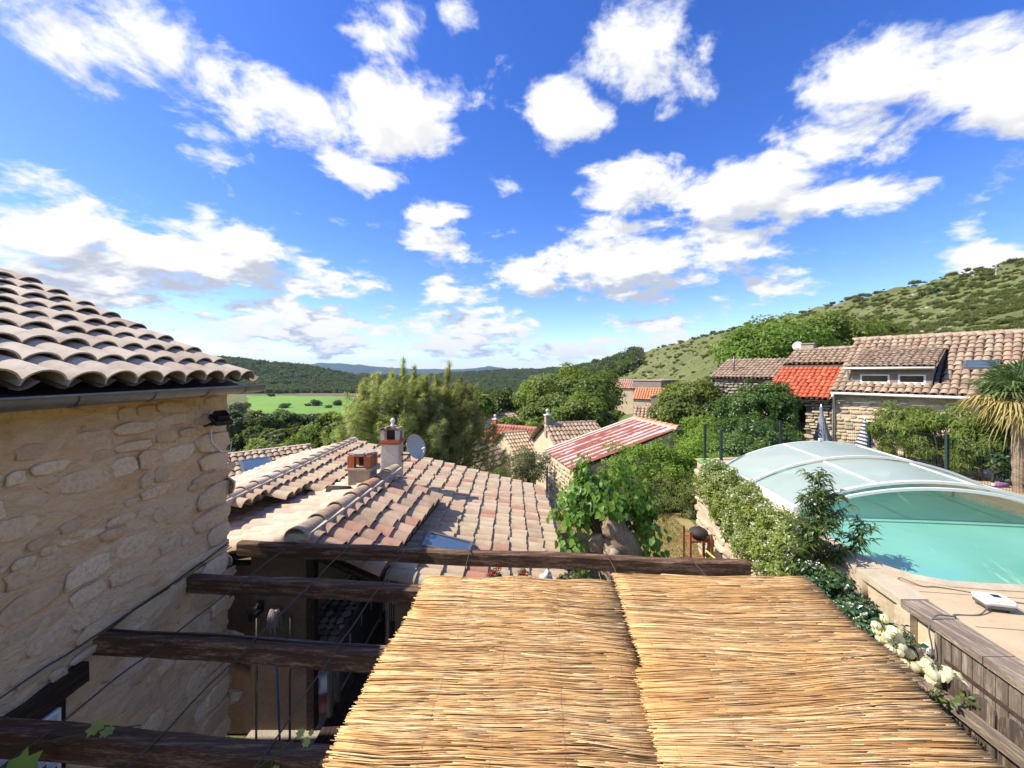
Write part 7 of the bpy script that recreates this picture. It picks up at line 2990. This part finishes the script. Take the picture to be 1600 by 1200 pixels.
M['bark_rough'] = mat_plain('rough_bark', (.27, .20, .135), .97, .5, 5, 1.0, 14, coords='World')
M['cut_wood'] = mat_plain('sawn_end_grain', (.40, .30, .23), .9, .25, 8, .3, coords='World')
mulberry()


def peach_tree():
    T = thing('peach_tree', 'young peach tree with curled drooping leaves rising above the pool wall', 'tree', (4.02, 5.35, -4.5))
    rng = np.random.default_rng(88)
    mb = MB()
    mb.tube([(4.02, 5.35, -4.6), (4.0, 5.35, -3.6), (4.03, 5.36, -2.7), (4.12, 5.38, -2.1), (4.16, 5.38, -1.75), (4.15, 5.38, -1.36)], [.035, .03, .025, .016, .010, .004], 7)
    P_, N_, D_ = [], [], []
    br = [((4.02, 5.36, -2.75), (3.72, 5.25, -2.35), .32), ((4.04, 5.36, -2.6), (4.55, 5.3, -2.35), .4), ((4.55, 5.3, -2.35), (4.72, 5.28, -2.02), .3), ((4.06, 5.36, -2.4), (3.84, 5.3, -1.98), .3), ((4.1, 5.37, -2.25), (4.42, 5.35, -1.86), .3),
          ((4.12, 5.38, -2.0), (3.95, 5.34, -1.68), .25), ((4.14, 5.38, -1.95), (4.32, 5.36, -1.66), .25), ((4.1, 5.37, -2.3), (4.16, 5.38, -1.36), .6), ((4.0, 5.36, -2.9), (4.3, 5.2, -2.72), .3), ((4.0, 5.36, -2.9), (3.8, 5.5, -2.6), .3),
          ((4.04, 5.36, -2.5), (4.2, 5.6, -2.1), .3), ((4.06, 5.36, -2.4), (4.0, 5.1, -2.0), .3)]
    for a, b, w in br:
        a, b = Vector(a), Vector(b)
        mb.tube([a, a.lerp(b, .5) + Vector((0, 0, .03)), b], [.010, .007, .003], 5, False)
        L = (b - a).length
        twigs = [(a.lerp(b, .35), b)]
        for q in range(int(17 * L / .45)):
            s = rng.uniform(.15, .95)
            p = a.lerp(b, s)
            th = rng.uniform(0, 6.28)
            twigs.append((p, p + Vector((math.cos(th), math.sin(th), rng.uniform(.1, .9))) * rng.uniform(.10, .20)))
        for p, e in twigs:
            mb.tube([p, e], [.004, .002], 4, False)
            tw = (e - p).normalized()
            for q in range(11):
                s = (q + rng.uniform(0, 1)) / 11
                th = 2.4 * q + rng.uniform(-.4, .4)
                x_ = tw.cross(Vector((0, 0, 1)) if abs(tw.z) < .9 else Vector((1, 0, 0))).normalized()
                y_ = tw.cross(x_)
                side = (x_ * math.cos(th) + y_ * math.sin(th)) * .8 + tw * .55 + Vector((0, 0, -.25))
                P_.append(p.lerp(e, s)); D_.append(side); N_.append(Vector((-side.x * .35, -side.y * .35, 1)) + Vector(rng.normal(0, .35, 3)))
    P_, N_, D_ = np.array([tuple(p) for p in P_]), np.array([tuple(p) for p in N_]), np.array([tuple(p) for p in D_])
    V, Fc, rn = spread(tpl_long(.25, .65), P_, N_, .098, rng, None, .3, tdir=D_, tmix=.8)
    mb.build('trunk', M['bark'], T)
    link('leaves', npmesh('leaves', V, Fc, M['leaf_peach'], True, rn), T)


peach_tree()


def yucca():
    T = thing('yucca_flower', 'cream bell flowers of a yucca drooping over the reed mats', 'flower', (3.18, 3.15, -4.4))
    rng = np.random.default_rng(95)
    mb = MB()
    top = Vector((2.98, 3.20, -2.02))
    mb.tube([(3.30, 3.15, -4.4), (3.28, 3.1, -3.2), (3.16, 3.12, -2.5), top], [.02, .018, .012, .005], 7)
    mb.build('stem', M['leaf_olive'], T)
    # one bell = six overlapping petals
    V, Fc, rn = [], [], []
    for k in range(6):
        a = k * math.pi / 3
        for i, (r, z, w) in enumerate(((.004, 0, .006), (.022, -.014, .016), (.028, -.036, .017), (.020, -.056, .004))):
            t_ = Vector((math.cos(a), math.sin(a), 0))
            s_ = Vector((-math.sin(a), math.cos(a), 0))
            V += [tuple(t_ * r + s_ * w + Vector((0, 0, z))), tuple(t_ * r - s_ * w + Vector((0, 0, z)))]
        b = k * 8
        Fc += [(b + 2 * i, b + 2 * i + 1, b + 2 * i + 3, b + 2 * i + 2) for i in range(3)]
    me = npmesh('bell', np.array(V), np.array(Fc), M['petal_cream'], True, np.full(len(V), .6))
    mbs = MB()
    for k in range(84):
        s = rng.uniform(0, 1)
        ax = Vector((3.22, 3.05, -2.52)).lerp(top, s) if k < 50 else Vector((3.30, 2.98, -2.40)).lerp(Vector((3.12, 2.95, -2.16)), s)
        th = rng.uniform(0, 6.28)
        R_ = .05 + .11 * (1 - s) * rng.uniform(.4, 1)
        p = ax + Vector((math.cos(th) * R_, math.sin(th) * R_, rng.uniform(-.03, .04)))
        mbs.tube([ax, ax.lerp(p, .6) + Vector((0, 0, .015)), p], .002, 4, False)
        Mx = Matrix.Translation(p) @ Euler((rng.normal(0, .5), rng.normal(0, .5), rng.uniform(0, 6))).to_matrix().to_4x4() @ Matrix.Scale(rng.uniform(.95, 1.3), 4)
        link('bell_flower', me, T, Mx)
    mbs.build('stalks', M['leaf_olive'], T)
    V, Fc = [], []
    n = 26
    pts, nr, td = [], [], []
    for k in range(n):
        a = rng.uniform(0, 6.28)
        pts.append((3.3, 3.1, -3.6)); td.append((math.cos(a), math.sin(a), rng.uniform(.5, 1.4))); nr.append((-math.cos(a) * .5, -math.sin(a) * .5, 1))
    V, Fc, rn = spread(tpl_long(.07, .1), np.array(pts), np.array(nr), .55, rng, None, .2, tdir=np.array(td), tmix=.95)
    link('blades', npmesh('blades', V, Fc, M['leaf_dark'], False, rn), T)
    # leafy shoot through the picket fence
    mass('rose_shoot', 'leafy green shoot poking through the picket fence', 'plant', [((3.12, 2.78, -2.34), (.09, .13, .09), 1), ((3.08, 2.95, -2.46), (.06, .08, .06), .5)], 'leaf_peach', 110, .045, 96, cr=.05, nclump=8, stems=False)


yucca()


def palm():
    c = Vector((10.50, 8.25, -.45))
    T = thing('fan_palm', 'shaggy fan palm with green top and dry golden skirt at the right edge', 'palm', (10.55, 8.25, -2.6))
    rng = np.random.default_rng(99)
    mb = MB()
    pts = [Vector((10.55, 8.25, -2.7 + 2.2 * k / 14)) for k in range(15)]
    mb.tube(pts, [.09 + .015 * (k % 2) + .03 * (k / 14) for k in range(15)], 12)
    mb.build('trunk', M['bark_rough'], T)
    gv, gf, gr, dv, df, dr = [], [], [], [], [], []
    stalk = MB()
    for k in range(76):
        dry = k >= 34
        a = rng.uniform(0, 6.28)
        el = rng.uniform(R(-65), R(0)) if dry else rng.uniform(R(-5), R(75))
        d = Vector((math.cos(a) * math.cos(el), math.sin(a) * math.cos(el), math.sin(el)))
        L = rng.uniform(.22, .42)
        hub = c + d * L
        stalk.tube([c + d * .05, hub], [.014, .008], 5, False)
        side = d.cross(Vector((0, 0, 1))).normalized()
        upv = side.cross(d)
        rad = rng.uniform(.48, .72)
        for q in range(22):
            th = R(-105) + R(210) * q / 21 + rng.normal(0, .03)
            t_ = (d * math.cos(th) + side * math.sin(th)).normalized()
            w_ = (side * math.cos(th) - d * math.sin(th)) * .017
            droop = rng.uniform(.05, .22) * (2.0 if dry else 1)
            r_ = rad * (1 - .25 * abs(th) / R(105)) * rng.uniform(.9, 1.05)
            p0, p1, p2 = hub, hub + t_ * r_ * .55 + upv * .03, hub + t_ * r_ - Vector((0, 0, droop * r_ * 1.6))
            V_, F_, R_ = (dv, df, dr) if dry else (gv, gf, gr)
            b = len(V_)
            V_ += [tuple(p0), tuple(p1 - w_), tuple(p1 + w_), tuple(p2)]
            F_ += [(b, b + 1, b + 2), (b + 1, b + 3, b + 2)]
            R_ += [rng.uniform()] * 4
    stalk.build('leaf_stalks', M['bark'], T)
    link('green_fans', npmesh('green_fans', np.array(gv), np.array(gf), M['leaf_palm'], False, gr), T)
    o = link('dry_fans', npmesh('dry_fans', np.array(dv), np.array(df), M['leaf_palm_dry'], False, dr), T)
    o['label'] = 'dry golden skirt of dead fans'


palm()


# ------------------------------------------------------------------ small things
def small_things():
    # barbecue on a wooden trolley
    c = Vector((4.34, 9.3, -4.63))
    T = thing('barbecue_trolley', 'wooden barbecue trolley with a dark kettle grill by the rubble wall', 'barbecue', c)
    for sx in (-.24, .24):
        for sy in (-.18, .18):
            mb = MB()
            mb.box(c + Vector((sx, sy, .44)), (.045, .045, .88 if sx > 0 else 1.0))
            mb.build('leg', M['red_wood'], T)
    for z, nm in ((.18, 'lower_shelf'), (.70, 'upper_shelf')):
        for k in range(5):
            mb = MB()
            mb.box(c + Vector((0, -.16 + .08 * k, z)), (.46, .065, .02))
            mb.build('shelf_slat', M['red_wood'], T)
    mb = MB()
    mb.lathe([(0, .0), (.12, .01), (.19, .06), (.21, .11), (.215, .12), (.19, .19), (.11, .24), (0, .25)], c + Vector((.03, 0, .72)), 20)
    k_ = mb.build('kettle', M['rusty_black'], T)
    mb = MB()
    mb.tube([c + Vector((-.03, -.02, .965)), c + Vector((-.02, -.02, 1.01)), c + Vector((.06, -.02, 1.01)), c + Vector((.07, -.02, .965))], .008, 6)
    mb.build('lid_handle', M['grey_plastic'], k_)
    for sy in (-.2, .2):
        mb = MB()
        Mx = Matrix.Translation(c + Vector((-.27, sy, .09))) @ Matrix.Rotation(R(90), 4, 'X')
        mb.lathe([(.0, -.02), (.085, -.02), (.09, 0), (.085, .02), (0, .02)], M=Mx, seg=16)
        mb.build('wheel', M['black'], T)
    # leaning board next to it
    B = thing('leaning_board', 'dark board leaning against the rubble wall beside the barbecue', 'board', (4.62, 8.6, -4.63))
    mb = MB()
    mb.beam((4.30, 8.55, -4.63), (4.60, 8.75, -3.95), .22, .03)
    mb.build('board', M['dark_wood'], B)
    mb = MB()
    mb.beam((4.42, 8.6, -4.36), (4.44, 8.8, -4.33), .03, .05)
    mb.build('batten', M['dark_wood'], B)
    # planters on the rubble wall
    for k, (lab, x, y) in enumerate((('black plant pot on top of the rubble wall beneath the jasmine', 4.85, 9.25), ('smaller black plant pot nearer along the rubble wall', 4.74, 8.75))):
        z = float(np.interp(y, [8.6, 9.6], [-3.75, -3.5])) + .0
        T = thing('plant_pot', lab, 'pot', (x, y, z))
        r_ = .14 - .03 * k
        mb = MB()
        mb.lathe([(0, 0), (r_ * .75, 0), (r_, .2), (r_ + .012, .2), (r_ + .012, .23), (r_ - .012, .23), (r_ * .8, .19), (0, .19)], (x, y, z), 16)
        mb.build('pot', M['black'], T)
        leaf_ball(T, 'leaves', (x, y, z + .27), (.12, .12, .08), 120, .05, M['leaf_mid'], 300 + k)
    # coiled yellow hose
    H = thing('garden_hose', 'yellow garden hose looped beside the jasmine', 'hose', (3.32, 5.9, -3.2))
    mb = MB()
    pts = []
    for k in range(50):
        a = k / 49 * 3.3 * math.pi
        pts.append((3.46 + .11 * math.cos(a) + .02 * math.sin(k), 5.92 + .02 * k / 49, -3.16 + .13 * math.sin(a) - .04 * k / 49))
    mb.tube([(3.05, 6.25, -2.82), (3.2, 6.1, -2.95), (3.36, 5.98, -3.03)] + pts + [(3.38, 5.8, -3.35), (3.34, 5.7, -3.6), (3.34, 5.7, -4.6)], .014, 7)
    mb.build('hose', M['yellow'], H)
    mb = MB()
    mb.tube([(3.46, 5.93, -4.65), (3.46, 5.93, -2.98)], .02, 6)
    mb.build('hose_post', M['dark_wood'], H)
    # timber pieces under the last beam
    S = thing('timber_trough', 'dark timber planter under the far end of the last pergola beam', 'planter', (2.75, 5.2, -4.6))
    mb = MB()
    mb.box((2.55, 5.25, -3.5), (1.0, .30, .30))
    mb.build('trough', M['dark_wood'], S)
    mb = MB()
    for x in (2.12, 2.5, 2.98):
        mb.box((x, 5.25, -4.12), (.07, .28, .96))
    mb.build('supports', M['dark_wood'], S)
    mb = MB()
    mb.box((2.55, 5.08, -3.40), (1.06, .03, .06))
    mb.build('edge_batten', M['grey_wood_y'], S)
    # purple float beyond the cover
    p = Vector((10.55, 8.55, DZ))
    F_ = thing('pool_float', 'small purple pool toy lying beyond the cover', 'toy', p)
    mb = MB()
    mb.tube([p + Vector((-.16, .02, .05)), p + Vector((-.1, 0, .05)), p + Vector((.1, .0, .05)), p + Vector((.16, .03, .05))], [.035, .045, .045, .035], 10)
    mb.build('body', M['purple'], F_)
    mb = MB()
    mb.tube([p + Vector((-.18, .02, .05)), p + Vector((-.15, .02, .05))], .038, 10)
    mb.build('end_ring', M['white_plastic'], F_)
    # vine shoots on the nearest beams
    lob = []
    for k in range(14):
        a = math.pi * (k / 13 * 1.86 - .43) 
        r_ = (1.0, .72, .95, .66, .98, .70, 1.0, .70, .98, .66, .95, .72, 1.0, .55)[k]
        lob.append((.5 * r_ * math.cos(a), .45 + .5 * r_ * math.sin(a), .04 * math.sin(3 * a)))
    TV = np.array([(0, .38, -.03)] + lob)
    TF = np.array([(0, 1 + k, 1 + (k + 1) % 14) for k in range(14)])
    for lab, base, leaves, tend in (
            ('large green vine leaf hanging over the nearest pergola beam', (-2.62, 2.27, -2.08), [((-2.60, 2.15, -2.04), (.1, -.7, .75), .19, .55, (0, -.3, -1)), ((-2.66, 2.12, -2.12), (.3, -.8, .3), .13, .5, (.2, 0, -1)), ((-2.40, 2.24, -2.02), (0, -.5, .9), .10, .95, (.6, 0, .2)), ((-2.32, 2.24, -2.03), (.2, -.3, .9), .07, .95, (.8, 0, .1))],
             [[(-2.75, 2.2, -2.09), (-2.5, 2.22, -2.05), (-2.35, 2.25, -2.04), (-2.15, 2.3, -2.05)]]),
            ('thin vine shoot with small pale leaves on the nearest beam by the mats', (-1.2, 2.2, -2.1), [((-1.20, 2.2, -2.03), (0, -.6, .8), .055, .95, (.5, 0, .8)), ((-1.16, 2.19, -2.05), (.3, -.6, .6), .05, .95, (.9, 0, .1)), ((-1.27, 2.14, -2.12), (0, -.9, .3), .045, .9, (0, 0, -1)), ((-1.13, 2.2, -2.02), (.1, -.5, .8), .035, .95, (.5, 0, .9))],
             [[(-1.42, 2.02, -2.26), (-1.36, 2.12, -2.12), (-1.28, 2.18, -2.09), (-1.2, 2.21, -2.04)], [(-1.34, 2.05, -2.3), (-1.29, 2.10, -2.18), (-1.3, 2.16, -2.1), (-1.22, 2.2, -2.08)], [(-1.82, 2.12, -2.14), (-1.74, 2.1, -2.16), (-1.72, 2.08, -2.24), (-1.74, 2.08, -2.3)]])):
        T = thing('vine_shoot', lab, 'vine', base)
        mb = MB()
        for tr in tend:
            mb.tube(tr, .0035, 5)
        mb.build('stem', M['leaf_olive'], T)
        for p_, n_, s_, tone, dr_ in leaves:
            rg = np.random.default_rng(int(s_ * 1000))
            V, Fc, rn = spread((TV, TF), np.array([p_]), np.array([n_], float), s_, rg, np.array([tone]), .02, tdir=np.array([dr_], float), tmix=.97)
            link('leaf', npmesh('leaf', V, Fc, M['leaf_hedge'], True, rn), T)


M['rusty_black'] = mat_plain('sooty_iron', (.03, .024, .021), .75, .5, 9, .6, 30)
M['red_wood'] = mat_plain('stained_wood', (.30, .10, .045), .7, .3, 6, .3, stretch=(1, 1, .3))
M['yellow'] = mat_plain('yellow_hose', (.62, .50, .07), .45, .1, 6, 0)
M['purple'] = mat_plain('purple_foam', (.30, .13, .42), .6, .1, 6, .1)
small_things()


# ------------------------------------------------------------------ air
def haze():
    me = bpy.data.meshes.new('haze')
    mb = MB()
    mb.box((0, 0, 150), (30000, 30000, 520))
    o = mb.build('haze', bpy.data.materials.new('haze_air'))
    m = o.data.materials[0]
    m.use_nodes = True
    t = NT(m.node_tree)
    t.n.clear()
    out = t.node('ShaderNodeOutputMaterial')
    pv = t.node('ShaderNodeVolumePrincipled', {'Color': (.40, .60, 1.0, 1), 'Density': HAZE, 'Anisotropy': .0})
    t.l.new(pv.outputs[0], out.inputs['Volume'])
    tag(o, 'thin blue air over the valley', kind='stuff')


HAZE = 5.5e-5
haze()
